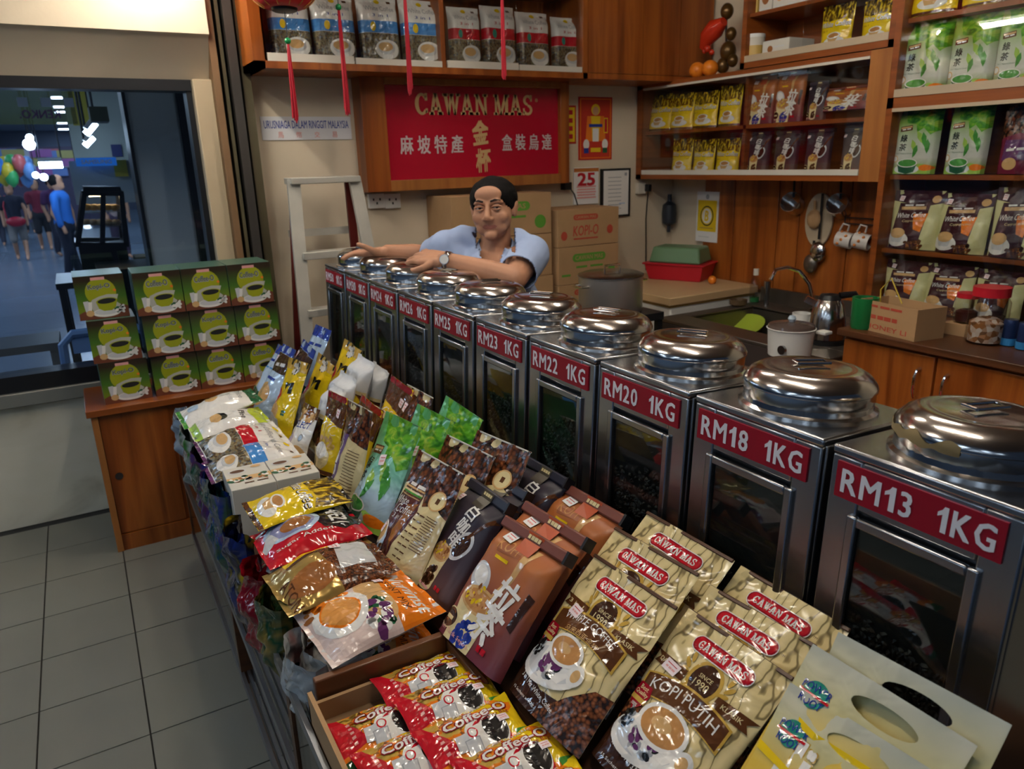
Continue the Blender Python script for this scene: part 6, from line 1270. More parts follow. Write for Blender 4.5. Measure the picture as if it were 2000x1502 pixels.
for r in range(3):
    for c in range(4):
        x0 = -.022+.1885*c+(.012, .006, -.004)[r]*(1 if c else 0)+(0, -.012, -.03)[r]*(c == 0); w_ = .185; h_ = .181
        wd_ = words[r][c]; y = 3.47+(.0, .0, .03)[r]*(c == 0)-.012*r*(c > 0)
        M = frame((x0+w_/2, y, lz+.182*r), RAD((2, -1, 1, 0, 1, 2)[(r*4+c) % 6])*.6)
        lab = f'green {wd_.lower()} box with black coffee cup, {rn[r]} row at the {cn_[c]}'
        if wd_ not in proto: proto[wd_] = carton('green_coffee_box', w_, .23, h_, M, GBASE, pr_green(wd_), None, lab, 'box')
        else: o = copy_tree(proto[wd_], None, M, lab)
# =====================================================  MALL BEYOND THE WINDOW  =====================================================
MF = -.15
MTILE = mat('mall_floor', (.13, .17, .23), .25, var=.08, vscale=.8)
mf = struct('floor_mall', MB().box(-14, YB+.13, MF-.1, 6, 40, MF), mat('mall_grout', (.07, .09, .12), .4))
mtm = MB().box(-.595, -.595, 0, .595, .595, .003).mesh('mall_tile', MTILE)
for i in range(-6, 3):
    for j in range(0, 14): t = link('tile', mtm, mf); t.location = (i*1.2+.3, 4.8+j*1.2, MF)
mfar = obj('far_floor_field', MB().box(-14, 21.2, MF, 6, 40, MF+.002), MTILE, mf)
struct('ceiling_mall', MB().box(-14, YB+.13, 3.4, 6, 40, 3.5), mat('mall_ceiling', (.34, .40, .50), .7))
struct('wall_mall_end', MB().box(-14, 40, MF, 6, 40.2, 3.4), mat('mall_dim', (.10, .12, .18), .7))
struct('wall_mall_side', MB().box(3.0, 8.0, MF, 3.1, 40, 3.4), mat('mall_shop', (.42, .46, .42), .6))
COOL = lambda e: mat('cool_light_%g' % e, (.62, .80, 1.0), .5, emit=e)
# ceiling light strips of the mall
for i, (px, py) in enumerate(((118, 100), (119, 140), (121, 168), (123, 190), (125, 208), (126, 218), (127, 240), (128, 252), (129, 268))):
    q = at(px, py, Z=3.38); t = thing('mall_ceiling_light', (q.x, q.y, 3.4), 'square recessed ceiling light in the row along the mall aisle', 'ceiling light', 'recessed ceiling lights of the mall aisle'); obj('trim_ring', MB().box(q.x-.30, q.y-.30, 3.37, q.x+.30, q.y+.30, 3.4), WHITE, t); obj('diffuser', MB().box(q.x-.25, q.y-.25, 3.362, q.x+.25, q.y+.25, 3.371), COOL(30), t)
for i in range(6):
    t = thing('mall_ceiling_light', (-4.2, 6.2+i*4, 3.4), 'square recessed ceiling light over the far side of the mall', 'ceiling light', 'recessed ceiling lights over the far mall side'); obj('trim_ring', MB().box(-4.6, 5.8+i*4, 3.37, -3.8, 6.6+i*4, 3.4), WHITE, t); obj('diffuser', MB().box(-4.55, 5.85+i*4, 3.362, -3.85, 6.55+i*4, 3.371), COOL(36), t)
def glow_tube(px0, py0, px1, py1, Yp, r, label, e=16):
    a, b = at(px0, py0, Y=Yp), at(px1, py1, Y=Yp+.01); t = thing('mall_tube_lamp', (a+b)/2, label, 'lamp'); obj('tube', MB().cyl(a, b, r, n=10), COOL(e), t); obj('housing', MB().bar(a+V((0, 0, r*1.6)), b+V((0, 0, r*1.6)), r*2.4, r*1.2), WHITE, t); [obj('hanging_rod', MB().cyl((p_.x, p_.y, p_.z+r*1.8), (p_.x, p_.y, 3.4), .012, n=6), BLKM, t) for p_ in (a, b)]; return t
glow_tube(168, 262, 186, 240, 8.0, .03, 'slanting white tube lamp above the blue sign, higher one'); glow_tube(166, 285, 182, 268, 9.0, .03, 'slanting white tube lamp above the blue sign, lower one'); glow_tube(76, 323, 122, 322, 14, .05, 'white tube lamp hanging over the aisle')
for i, (px, py, r, lab) in enumerate(((57, 282, .14, 'large round white lamp hanging over the balloons'), (58, 269, .09, 'small round lamp just above the large round one'), (148, 323, .08, 'round lamp at the end of the blue sign'), (70, 342, .08, 'small round lamp low over the shoppers'), (86, 346, .09, 'round lamp low over the aisle end'))):
    q = at(px, py, Y=14); t = thing('globe_lamp', q, lab, 'lamp'); obj('globe', MB().sph(q, r*.6), COOL(16), t); obj('cord', MB().cyl(q+V((0, 0, r*.5)), (q.x, q.y, 3.4), .008, n=6), BLKM, t)
# hanging banner seen from behind, blue sign, yellow panels, posters
b0, b1 = at(-30, 243, Y=9), at(140, 175, Y=9); ban = single('hanging_banner', MB().box(b0.x, 9, b0.z, b1.x, 9.02, b1.z), mat('banner_back', (.30, .34, .10), .7, alpha=.45), 'translucent yellow green hanging banner seen from behind, reversed letters', 'banner')
W_, H_ = b1.x-b0.x, b1.z-b0.z; p = Print(H_/W_); p.text('KENKO.', .62, .12, .44, .10, PM('purple'), 0, .02)
for k in range(3): p.rect(.28+.25*k, .26, .11, .11, PM('grey'))
p.it = [([(1.22-a, b) for a, b in P], T, m, l) for P, T, m, l in p.it]
link('reversed_lettering', p.mesh('reversed_lettering', lambda u, v, d: V(((u-.5)*W_, -.01-d, v*H_)), off=.002), ban)
b0, b1 = at(150, 325, Y=7.8), at(226, 307, Y=7.8); sgn = single('blue_shop_sign', MB().box(b0.x, 7.8, b0.z, b1.x, 7.86, b1.z), mat('sign_blue', (.02, .16, .62), .4, emit=.25), 'bright blue shop sign with white capitals in the mall', 'sign')
W_, H_ = b1.x-b0.x, b1.z-b0.z; p = Print(H_/W_); p.text('SAMSUNG', .5, H_/W_*.5, .76, H_/W_*.5, PM('w'), 0, .04); link('lettering', p.mesh('lettering', lambda u, v, d: V(((u-.5)*W_, -.03-d, v*H_)), off=.003), sgn)
def slab_(name, px0, py0, px1, py1, Yp, th, m, label, cat): a, b = at(px0, py1, Y=Yp), at(px1, py0, Y=Yp); return single(name, MB().box(a.x, Yp, a.z, b.x, Yp+th, b.z), m, label, cat)
slab_('white_partition', 150, 312, 262, 400, 7.9, .1, mat('mall_white', (.45, .52, .55), .6), 'white shop partition below the blue sign', 'partition'); slab_('yellow_signboard', 226, 312, 246, 345, 7.87, .03, mat('panel_yellow', (.60, .50, .06), .6), 'yellow panel beside the blue shop sign', 'panel'); slab_('yellow_flag', 144, 100, 152, 245, 9.0, .02, MATS['panel_yellow'], 'narrow yellow vertical flag above the blue sign', 'flag')
slab_('poster', 220, 282, 236, 306, 9.48, .02, mat('poster_blue', (.03, .04, .16), .5), 'dark blue poster on pale wall above yellow panel', 'poster'); slab_('pale_shop_wall', 152, 170, 246, 340, 9.5, .1, MATS['mall_shop'], 'pale green shop wall with posters deep in the mall', 'wall panel'); slab_('dark_beam_box', 178, 208, 209, 237, 6.8, .3, mat('box_olive', (.10, .11, .07), .6), 'olive box hanging below the mall ceiling', 'sign box')
slab_('far_shop_row', -40, 285, 190, 440, 24, .3, mat('far_shop', (.05, .04, .08), .6), 'dark cluttered shop row at the end of the aisle', 'shop front')
q = random.Random(4)
for k in range(26): pt = at(-6+(k % 9)*17+q.uniform(-3, 3), 300+(k//9)*18+q.uniform(-2, 2), Y=23.9); single('display_goods', MB().box(pt.x-.25, 23.96-.012*(k % 3), pt.z-.10, pt.x+.25, 24.0, pt.z+.10), mat('goods_%d' % (k % 6), [(.4, .1, .12), (.12, .2, .45), (.35, .3, .1), (.1, .3, .2), (.4, .4, .45), (.3, .1, .3)][k % 6], .5), ('red', 'blue', 'ochre', 'green', 'pale grey', 'violet')[k % 6]+' goods hanging on display at the far end of the aisle', 'goods', ('red', 'blue', 'ochre', 'green', 'pale grey', 'violet')[k % 6]+' goods on the far shop row')
# steel column and dark frame outside the window
cm = thing('steel_column', (.46, 4.9, MF), 'broad brushed steel column standing just outside the window', 'column'); obj('sheet', MB().box(.35, 4.85, MF, .62, 5.1, 3.4), mat('column_steel', (.60, .64, .68), .4, .15, bump=(2, .2)), cm, bevel=.02); obj('edge_strip', MB().box(.335, 4.83, MF, .352, 5.1, 3.4), BLKM, cm); obj('edge_strip', MB().box(.62, 4.83, MF, .66, 5.1, 3.4), BLKM, cm)
# pastry display case
pc = thing('pastry_case', (.28, 6.6, MF), 'black framed glass pastry display case with lit buns', 'display case')
def pt(x, y, Yp=6.5): return at(x, y, Y=Yp)
A_, B_, C_, D_ = pt(165, 378), pt(237, 378), pt(247, 478), pt(152, 478); dp = V((0, .5, 0))
for a, b in ((A_, D_), (B_, C_), (A_, B_), (D_, C_), (A_+dp, D_+dp), (B_+dp, C_+dp), (A_+dp, B_+dp), (D_+dp, C_+dp), (A_, A_+dp), (B_, B_+dp), (C_, C_+dp), (D_, D_+dp), ((A_+B_)/2, (C_+D_)/2)): obj('frame_bar', MB().bar(a, b, .035, .035), BLKM, pc)
obj('hood', MB().hexa([A_+V((-.01, 0, -.0)), B_+V((.01, 0, 0)), B_+dp, A_+dp, A_+V((0, 0, .05)), B_+V((0, 0, .05)), B_+dp+V((0, 0, .05)), A_+dp+V((0, 0, .05))]), BLKM, pc)
obj('glass_front', MB().hexa([D_, C_, C_+V((0, .01, 0)), D_+V((0, .01, 0)), A_, B_, B_+V((0, .01, 0)), A_+V((0, .01, 0))]), GLASS, pc)
for f in (.38, .68): L_, R_ = A_.lerp(D_, f), B_.lerp(C_, f); obj('glass_shelf', MB().box(L_.x, L_.y+.02, L_.z-.008, R_.x, L_.y+.48, L_.z), CLEAR, pc)
obj('case_base', MB().box(D_.x, D_.y, MF, C_.x, D_.y+.5, D_.z-.02), BLKM, pc); obj('lamp_strip', MB().box(A_.x+.03, A_.y+.2, A_.z-.03, B_.x-.03, A_.y+.24, A_.z-.015), mat('warm_strip', (1, .75, .4), .5, emit=12), pc)
for k in range(10):
    f = (.36, .66)[k//5]; L_, R_ = A_.lerp(D_, f), B_.lerp(C_, f); c = L_.lerp(R_, .15+.17*(k % 5))+V((0, .15, .03)); single('bun', MB().sph(c, .035, (1.2, 1, .7), 12, 8), mat('bun_%d' % (k//5), ((.70, .36, .06), (.60, .42, .26))[k//5], .5), ('golden bun on the upper shelf of the pastry case', 'pale bun on the lower shelf of the pastry case')[k//5], 'bun', ('buns on the upper shelf', 'buns on the lower shelf')[k//5])
# tables and chair outside
def mtable(px0, px1, py, Yp, h_, label, m=BLKM, d=.6):
    a, b = at(px0, py, Y=Yp), at(px1, py, Y=Yp); z = a.z; t = thing('cafe_table', ((a.x+b.x)/2, Yp+d/2, MF), label, 'table'); obj('table_top', MB().box(a.x, Yp, z-.04, b.x, Yp+d, z), m, t)
    for x in (a.x+.03, b.x-.03):
        for y in (Yp+.03, Yp+d-.03): obj('leg', MB().box(x-.02, y-.02, MF, x+.02, y+.02, z-.04), m, t)
    return t
mtable(108, 178, 555, 5.6, .7, 'low black square table outside the window'); mtable(190, 325, 530, 5.8, .7, 'long black table before the pastry case'); mtable(-60, 120, 690, 4.55, .7, 'dark grey table right outside the window pane', mat('grey_table', (.05, .055, .065), .4), .35)
gt = at(268, 505, Y=6.75); single('snack_tray', MB().box(gt.x-.02, 6.62, gt.z-.05, gt.x+.25, 6.9, gt.z+.02).box(gt.x-.02, 6.62, MF, gt.x+.01, 6.9, gt.z-.05).box(gt.x+.22, 6.62, MF, gt.x+.25, 6.9, gt.z-.05), mat('tray_olive', (.16, .15, .05), .6), 'olive snack tray stand beside the steel column', 'tray'); jq = at(298, 490, Y=6.75); jar(V((jq.x, 6.75, gt.z+.02)), .06, .16, mat('jar_grey', (.2, .2, .22), .5), 'clear jar with red lid on the snack tray stand')
cc = at(170, 740, Y=4.35); ch2 = thing('plastic_chair', (cc.x+.12, 4.42, MF), 'blue moulded plastic chair outside the window behind the green boxes', 'chair'); CB = mat('chair_blue', (.10, .20, .42), .35); cx, cy, sz = cc.x+.12, 4.42, MF+.43
obj('seat', MB().box(cx-.2, cy-.2, sz-.02, cx+.2, cy+.2, sz+.01), CB, ch2, bevel=.02)
zt_ = at(150, 640, Y=4.35).z
obj('back_hoop', MB().tube([(cx-.19, cy-.17, sz), (cx-.205, cy-.20, sz+.2), (cx-.19, cy-.22, zt_-.05), (cx-.14, cy-.23, zt_), (cx+.14, cy-.23, zt_), (cx+.19, cy-.22, zt_-.05), (cx+.205, cy-.2, sz+.2), (cx+.19, cy-.17, sz)], .022, 8), CB, ch2); obj('back_splat', MB().box(cx-.15, cy-.235, zt_-.10, cx+.15, cy-.22, zt_), CB, ch2)
for sx_ in (-1, 1):
    for sy_ in (-1, 1): obj('leg', MB().bar((cx+sx_*.17, cy+sy_*.17, sz), (cx+sx_*.21, cy+sy_*.21, MF), .03, .03), CB, ch2)
# balloons
q = random.Random(2)
for k in range(15):
    c = at(-6+14.5*(k % 5)+6*(k//5 % 2), 320+13.5*(k//5)+q.uniform(-2, 2), Y=15+.25*((k*2) % 3)); col = [(.05, .2, .6), (.6, .45, .03), (.05, .35, .1), (.5, .1, .1), (.15, .3, .6)][k % 5]; cname = ('blue', 'yellow', 'green', 'red', 'sky blue')[k % 5]
    single('balloon', MB().lathe([(0, -.16), (.02, -.15), (.08, -.09), (.10, 0), (.09, .08), (.05, .13), (0, .14)], c, 12), mat('balloon_%d' % (k % 5), col, .3), f'{cname} balloon in the bunch floating over the shoppers', 'balloon', f'{cname} balloons in the bunch')
# shoppers
def shopper(px, pfoot, phead, shirt, lower, label, rz=0., skirt=False, bag=None, stride=.1, long_sleeve=False, hairc=(.012, .010, .010)):
    f = at(px, pfoot, Z=MF); Y_ = f.y; top = at(px, phead, Y=Y_).z; h = max(1.35, min(1.8, top-MF)); s = h/1.68; base = V((f.x, Y_, MF)); Rm = Matrix.Translation(base) @ Matrix.Rotation(rz, 4, 'Z') @ Matrix.Scale(s, 4)
    b = MB(); T_ = lambda x, y, z: Rm @ V((x, y, z)); b_ = lambda L_: limb(b, [(T_(*p), r*s) for p, r in L_], 10)
    b_([((0, 0, 1.52), .085), ((0, -.01, 1.60), .088)]); b_([((0, -.06, 1.49), .05)]); b_([((0, -.10, 1.535), .014)]); b_([((0, 0, 1.45), .05), ((0, 0, 1.38), .055)]); b_([((-.16, 0, 1.34), .06), ((.16, 0, 1.34), .06)]); b_([((0, 0, 1.28), .13), ((0, 0, 1.0), .12), ((0, 0, .90), .14)])
    for sd_, k in ((-1, 1), (1, -1)):
        b_([((sd_*.19, 0, 1.33), .05), ((sd_*.23, .05*k, 1.08), .042), ((sd_*.22, -.06, .86), .032), ((sd_*.22, -.08, .78), .034)])
        b_([((sd_*.09, 0, .88), .09), ((sd_*.10, -stride*k*.5, .47), .06), ((sd_*.10, stride*k, .08), .04), ((sd_*.10, stride*k-.14, .04), .032)])
    o = link('person', voxel(b, 'person', .02, [SKIN], None, 2)); tag(o, label, 'person')
    c = MB(); c_ = lambda L_: limb(c, [(T_(*p), r*s) for p, r in L_], 10)
    c_([((-.16, 0, 1.34), .075), ((.16, 0, 1.34), .075)]); c_([((0, 0, 1.30), .15), ((0, 0, 1.0), .14), ((0, 0, .93), .155)])
    for sd_ in (-1, 1): c_([((sd_*.19, 0, 1.33), .066), ((sd_*.225, 0, 1.16), .062)]+([((sd_*.225, -.03, .9), .05)] if long_sleeve else []))
    link('shirt', voxel(c, 'shirt', .022, [mat('cloth_%s' % (''.join('%02d' % int(x*99) for x in shirt)), shirt, .85)], None, 2), o)
    c = MB()
    c_([((0, 0, .93), .15), ((0, 0, .86), .155)])
    for sd_, k in ((-1, 1), (1, -1)): c_([((sd_*.09, 0, .88), .105), ((sd_*.10, -stride*k*.5, .47), .085)]+([] if skirt else [((sd_*.10, stride*k*.9, .12), .065)]))
    link('trousers', voxel(c, 'trousers', .022, [mat('cloth_%s' % (''.join('%02d' % int(x*99) for x in lower)), lower, .85)], None, 2), o)
    hm = MB(); hm.sph(T_(0, .02, 1.585), .102*s, (1, 1.05, 1), 14, 10); hm.f = [f for f in hm.f if not (sum(((Rm.inverted() @ hm.v[i]).y for i in f))/len(f) < -.035 and sum(((Rm.inverted() @ hm.v[i]).z for i in f))/len(f) < 1.63)]; hm.m = [0]*len(hm.f); link('hair', hm.mesh('hair', mat('hair_black', (.012, .01, .009), .45)), o)
    if bag:
        hb2 = MB(); hb2.sph(T_(.02, -.19, .86), .15*s, (1.25, .5, .72), 14, 10); hb2.tube([T_(-.14, -.17, .92), T_(-.16, -.12, 1.2), T_(-.1, 0, 1.42)], .014*s); single('handbag', hb2, mat('bag_crimson', (.35, .01, .03), .4), bag, 'handbag')
    return o
shopper(47, 508, 357, (.012, .014, .03), (.20, .18, .17), 'shopper in black top and grey shorts walking up the aisle', 0, True, 'crimson handbag carried in front by the shopper in black', .14)
shopper(93, 488, 350, (.16, .012, .03), (.015, .015, .02), 'shopper in maroon shirt and black knee shorts', 0, True, None, .1)
shopper(128, 500, 345, (.07, .02, .08), (.03, .03, .05), 'shopper in purple and white striped shirt', .4, False, None, .08)
shopper(148, 545, 340, (.02, .14, .50), (.012, .014, .025), 'shopper in bright blue long sleeved shirt beside the pastry case', 1.2, False, None, .05, True)
shopper(15, 470, 352, (.25, .28, .38), (.04, .04, .06), 'shopper in grey shirt at the aisle edge under the balloons', .2, False, None, .1); shopper(62, 455, 350, (.05, .14, .3), (.05, .05, .06), 'distant shopper in teal shirt behind the maroon one', 0, False, None, .1); shopper(2, 480, 358, (.40, .14, .04), (.03, .03, .05), 'distant shopper in orange shirt near the aisle edge', 0, False, None, .1); shopper(110, 450, 348, (.14, .04, .12), (.04, .03, .05), 'distant shopper in plum shirt deep in the aisle', 0, False, None, .1)
shopper(243, 505, 348, (.32, .22, .20), (.05, .03, .06), 'stall keeper in pale shirt behind the pastry case', .3, False, None, .02)
# =====================================================  STOCK ON THE SHELVES  =====================================================
def on_shelf(k, px0, px1, pyb, pyt, X, z, label, lean=.06, group=None):
    """stand a pouch on a right-hand shelf: width and height read off the shelf plane"""
    a, b, t = at(px0, pyb, X=X), at(px1, pyb, X=X), at((px0+px1)/2, pyt, X=X); w_ = abs(a.y-b.y); h_ = (t.z-z)
    k.put((X, (a.y+b.y)/2, z, lean, w_, h_, 0), label)
XS = 3.31
# yellow white coffee bags in the glazed cabinet
KYW = Kind('yellow_white_coffee_pouch', .20, .25, .08, 'stand', P_('yellow'), pr_yel(1.25), seed=41, amp=.003, back=P_('black'), nu=14, nv=16)
nm = ('first', 'second', 'third', 'fourth')
for i, (a, b) in enumerate(((1268, 1312), (1308, 1353), (1352, 1400), (1402, 1445))): on_shelf(KYW, a, b, 246, (184, 182, 178, 166)[i], XS, 1.766, f'yellow white coffee pouch on the upper glazed shelf, {nm[i]} from the back wall')
for i, (a, b) in enumerate(((1311, 1350), (1352, 1394), (1396, 1442))): on_shelf(KYW, a, b, 334, (270, 272, 270)[i], XS, 1.504, f'yellow white coffee pouch on the lower glazed shelf, {nm[i]} from the back wall')
for i, (a, b) in enumerate(((1460, 1512), (1512, 1568))): on_shelf(KT, a, b, 236, (150, 140)[i], XS, 1.766, f'copper tea pouch on the upper glazed shelf, {nm[i]} from the yellow pouches')
on_shelf(KD, 1575, 1612, 232, 160, XS, 1.766, 'dark violet pouch on the upper glazed shelf beside copper ones')
lp = at(1650, 225, X=XS); KT.put((XS, lp.y, 1.80, .2, .26, .11, 0), 'copper pouch lying sideways at the end of the upper glazed shelf')
for i, (a, b) in enumerate(((1458, 1500), (1510, 1556), (1570, 1620), (1640, 1685))): on_shelf(KD, a, b, 336, (258, 256, 252, 250)[i], XS, 1.504, f'dark violet pouch on the lower glazed shelf, {nm[i]} from the yellow pouches')
# shelf cabinet above: yellow bags, white boxes, tubs
for i, (a, b) in enumerate(((1600, 1662), (1680, 1742))): on_shelf(KYW, a, b, 88-12*i, (8, -2)[i], XS, 2.082, f'large yellow pouch in the upper shelf cabinet, {nm[i]} from the white carton')
tq = at(1473, 108, X=XS); tt = thing('white_tub', (XS, tq.y, 2.082), 'white and yellow tub with magenta side in the upper shelf cabinet', 'tub'); obj('tub_body', MB().cyl((XS, tq.y, 2.082), (XS, tq.y, 2.205), .05, n=24), OFFW, tt); obj('tub_lid', MB().cyl((XS, tq.y, 2.205), (XS, tq.y, 2.222), .052, n=24), WHITE, tt); obj('picture_band', MB().lathe([(.0505, .0), (.0507, .075)], (XS, tq.y, 2.09), 24), mat('tub_yellow', (.55, .36, .10), .5), tt)
tq2 = at(1500, 100, X=XS+.08); single('white_tub', MB().lathe([(.04, 0), (.042, .085), (.044, .085), (.044, .10), (0, .10)], (XS+.08, tq2.y, 2.082), 20), WHITE, 'plain white tub behind the small white box', 'tub')
ba, bb_ = at(1488, 110, X=XS-.03), at(1540, 100, X=XS-.03); o = single('white_carton', MB().box(XS-.03, bb_.y, 2.082, XS+.16, ba.y, 2.175), BOXW, 'small white carton with brown emblem in the upper shelf cabinet', 'box', bevel=.002)
p = Print(.4); p.ell(.3, .22, .10, .07, PM('coffee')); p.rect(.62, .25, .4, .03, PM('lgrey')); cw = ba.y-bb_.y; q = link('printed_face', p.mesh('printed_face', lambda u, v, d: V(((u-.5)*cw, -d, v*.092)), off=.001), o); q.rotation_euler = (0, 0, -pi/2); q.location = (-.095, 0, 0)
for i, px in enumerate((1473, 1500, 1527, 1552, 1577)):
    y_ = at(px, 15, X=XS).y; o = single('tea_box', MB().box(XS-.02, y_-.042, 2.319, XS+.14, y_+.042, 2.50), mat('tea_box_yellow', (.55, .38, .10), .5) if i == 0 else BOXW, ('yellow box at the end of the top shelf row', 'white box with picture second in the top shelf row', 'white box with picture third in the top shelf row', 'white box with picture fourth in the top shelf row', 'white box with picture last in the top shelf row')[i], 'box', bevel=.002)
    p = Print(2.1); p.ell(.5, .9, .32, .5, PM(('yellow', 'coffee', 'tan', 'green', 'coffee')[i])); p.rect(.5, .15, .7, .08, PM('lgrey')); q = link('printed_face', p.mesh('printed_face', lambda u, v, d: V(((u-.5)*.084, -d, v*.18)), off=.001), o); q.rotation_euler = (0, 0, -pi/2); q.location = (-.08, 0, 0)
# tall cabinet
KGS = Kind('green_tea_box_pouch', .21, .28, .07, 'block', ramp_mat('pale_green_pack', 'grad', [(0, (.20, .30, .05)), (.12, (.36, .42, .20)), (.24, (.60, .60, .54)), (.5, (.50, .56, .42)), (.75, (.22, .38, .06)), (1, (.30, .42, .10))], (1, 3.6, 1), .22, coord='UV', wrinkle=.5), greeny(1.33, '綠茶'), seed=42, amp=.0012, nu=14, nv=16, cat='tea pouch')
XQ = 3.30
for i, (a, b) in enumerate(((1762, 1850), (1852, 1940), (1942, 2035))): on_shelf(KGS, a, b, 160-8*i, (42, 30, 15)[i], XQ, 1.84, f'green tea pouch, top bay of tall cabinet, {nm[i]} from the wooden post', .03)
for i, (a, b) in enumerate(((1745, 1828), (1845, 1925))): on_shelf(KGS, a, b, 332, (205, 196)[i], XQ, 1.507, f'green tea pouch, middle bay of tall cabinet, {nm[i]} from the wooden post', .05)
KRD = Kind('crimson_coffee_pouch', .2, .27, .07, 'stand', mat('print_crimson', (.16, .01, .035), .25, wrinkle=.5), beantop(1.35), seed=43, nu=14, nv=16)
on_shelf(KRD, 1945, 2020, 332, 205, XQ, 1.507, 'crimson coffee pouch in the middle bay beside green tea pouches')
def pr_cap(A):
    p = beany(A); return p
def capu(A):
    p = Print(A); p.poly([(0, A), (1, A), (1, .80*A), (.7, .74*A), (.3, .78*A), (0, .82*A)], mat('print_plum', (.05, .012, .018), .22, wrinkle=.5)); p.poly([(.16, .78*A), (.78, .78*A), (.72, 0), (.05, 0), (.12, .4*A)], MATS['print_plum']); p.poly([(.5, .6*A), (.78, .62*A), (.72, .3*A), (.58, .34*A)], P_('orange')); p.rect(.46, .70*A, .5, .06, P_('tan'), .05); p.bars(2, .46, .75*A, .42, .05, P_('w'), .05, .02); p.text('White Coffee', .45, .58*A, .58, .10, P_('w'), .08, .01, .2); p.text('Cappuccino', .50, .48*A, .42, .06, P_('cream'), .08, .0, .2); p.ell(.26, .16*A, .27, .15, P_('w')); p.poly([(.08, .26*A), (.14, .1*A), (.38, .1*A), (.44, .26*A)], P_('lgrey')); p.ell(.26, .26*A, .18, .10, P_('tan')); p.blobs(20, .45, .8, .0, .14*A, .02, .035, [P_('coffee'), P_('brown')], 3); p.ell(.86, .86*A, .09, .07, P_('tan')); return p
KC = Kind('cappuccino_pouch', .23, .26, .09, 'stand', mat('print_butter', (.62, .60, .30), .25, wrinkle=.5), capu(1.13), seed=44, amp=.003, nu=16, nv=18); KC.sticker(.18, .86, w=.1, h=.1)
for i, (a, b, yb, yt) in enumerate(((1732, 1830, 478, 372), (1822, 1925, 490, 378), (1925, 2030, 500, 366))): on_shelf(KC, a, b, yb, yt, XQ, 1.177, f'plum cappuccino pouch, third shelf of tall cabinet, {nm[i]} from the post', .08)
for i, (a, b, yt) in enumerate(((1715, 1800, 508), (1795, 1890, 516), (1892, 1990, 528))): on_shelf(KC, a, b, 640, yt, XQ, .905, f'plum cappuccino pouch, counter level of tall cabinet, {nm[i]} from the post', .08)
# top shelf of the tall cabinet
for i, (a, b) in enumerate(((1775, 1870), (1875, 1975))): on_shelf(KYW, a, b, 25-8*i, -90, XQ, 2.156, f'yellow pouch on highest shelf of tall cabinet, {nm[i]} from the post', .05)
# white coffee bags in the back wall cabinet
KBL = Kind('blue_band_coffee_bag', .25, .30, .09, 'block', P_('w'), pr_band('blue')(1.2), seed=45, amp=.002, nu=16, nv=18, cat='coffee bag')
KRB = Kind('red_band_coffee_bag', .23, .27, .085, 'block', P_('w'), pr_band('red')(1.17), seed=46, amp=.002, nu=16, nv=18, cat='coffee bag')
YS = FY+.10; z0 = cz0+.031
for i, (a, b, t) in enumerate(((527, 612, -10), (612, 698, -8), (702, 782, -6), (784, 862, 0))):
    A0, B0, T0 = at(a, 100, Y=YS), at(b, 100, Y=YS), at((a+b)/2, t, Y=YS); KBL.put(((A0.x+B0.x)/2, YS, z0, .05, B0.x-A0.x-.006, T0.z-z0, 0), f'blue banded white bag in the wall cabinet, {nm[i]} from the window', yaw=0)
for i, (a, b, t) in enumerate(((876, 940, 14), (940, 1008, 12), (1008, 1072, 24), (1076, 1135, 34))):
    A0, B0, T0 = at(a, 110, Y=YS), at(b, 110, Y=YS), at((a+b)/2, t, Y=YS); KRB.put(((A0.x+B0.x)/2, YS, z0, .05, B0.x-A0.x-.006, T0.z-z0, 0), f'red banded white bag in the wall cabinet, {nm[i]} from the blue banded bags', yaw=0)
for i, (x, k, kn) in enumerate(((1.0, KBL, 'blue'), (1.35, KBL, 'blue'), (2.1, KRB, 'red'), (2.4, KRB, 'red'))): k.put((x, YS, 2.49, .05, .26, .28, 0), f'{kn} banded white bag, upper shelf of wall cabinet, {("nearer the window", "farther from the window")[i % 2]}', yaw=0)
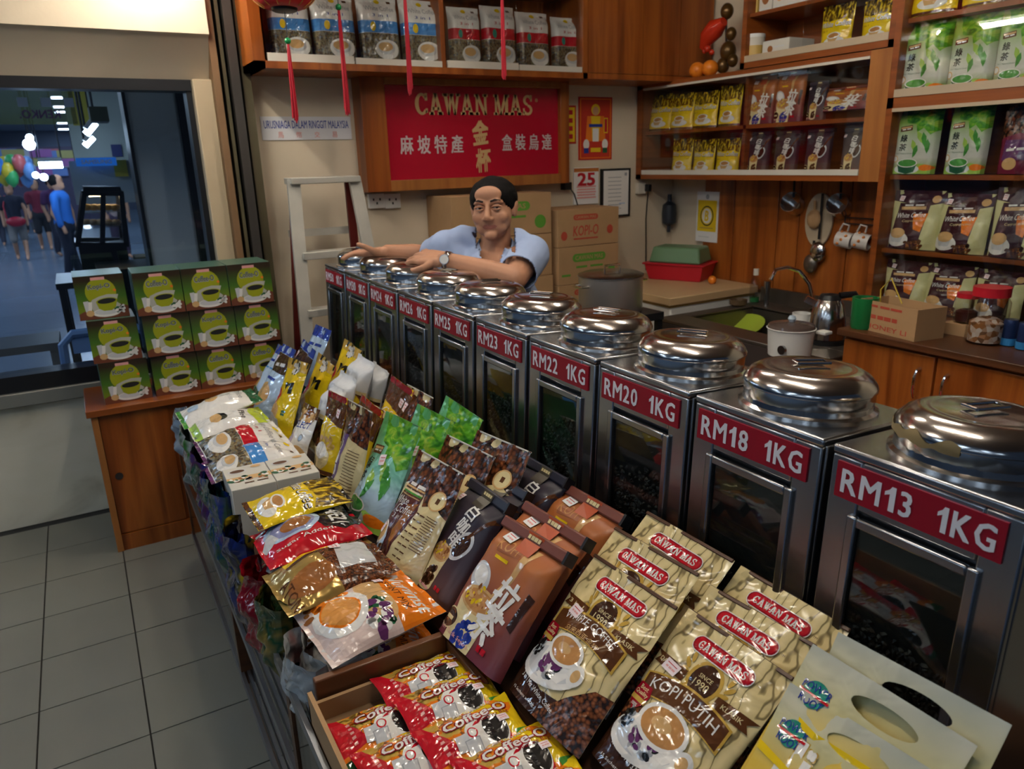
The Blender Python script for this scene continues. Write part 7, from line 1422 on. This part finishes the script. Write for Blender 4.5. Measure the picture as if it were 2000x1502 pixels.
# =====================================================  LAMPS  =====================================================
def tube_lamp(x, y, L, power, label, ax='y', drop=0):
    CZ_ = CZ-drop
    t = thing('fluorescent_lamp', (x, y, CZ), label, 'ceiling lamp', 'fluorescent lamps on the shop ceiling')
    h = (0, L/2) if ax == 'y' else (L/2, 0)
    obj('batten', MB().box(x-h[0]-.03, y-h[1]-.03, CZ_-.055, x+h[0]+.03, y+h[1]+.03, CZ_), WHITE, t)
    TUBE = mat('tube_glow', (1, .93, .80), .5, emit=power)
    obj('tube', MB().cyl((x-h[0], y-h[1], CZ_-.085), (x+h[0], y+h[1], CZ_-.085), .016, n=10), TUBE, t)
    if drop:
        for q in (-1, 1): obj('hanging_rod', MB().cyl((x, y+q*.25, CZ_), (x, y+q*.25, CZ), .006, n=6), BLKM, t)
for x, y, L, dr, lab in ((.42, 3.42, .65, .40, 'hung on rods before the bulkhead'), (.75, .95, 1.2, 0, 'added above the golden pouches to brighten them'), (-.55, 2.0, .6, 0, 'added over the tiled walkway to brighten the window wall'), (1.45, 2.55, .6, 0, 'above the man'), (1.95, 1.60, .6, 0, 'behind the canister row')): tube_lamp(x, y, L, 62, 'white fluorescent batten '+lab, 'y', dr)  # battens over pouches and walkway are added to brighten bags and window wall
# mall aisle on the open side of the shop
struct('floor_aisle', MB().box(-12, -9, MF-.1, -2.62, YB+.1, MF), MTILE)
struct('ceiling_aisle', MB().box(-12, -9, 3.4, -1.2, YB+.1, 3.5), MATS['mall_ceiling'])
struct('wall_aisle', MB().box(-12.2, -9, MF, -12, 40, 3.4), mat('aisle_shop', (.05, .08, .14), .6))
for i in range(3):
    for j in range(4):
        x, y = -3.4-i*2.6, -5.5+j*2.7; t = thing('aisle_ceiling_light', (x, y, 3.4), 'square recessed ceiling light over the open aisle', 'ceiling light', 'recessed lights over the open aisle'); obj('trim_ring', MB().box(x-.45, y-.45, 3.37, x+.45, y+.45, 3.4), WHITE, t); obj('diffuser', MB().box(x-.40, y-.40, 3.362, x+.40, y+.40, 3.371), COOL(5), t)
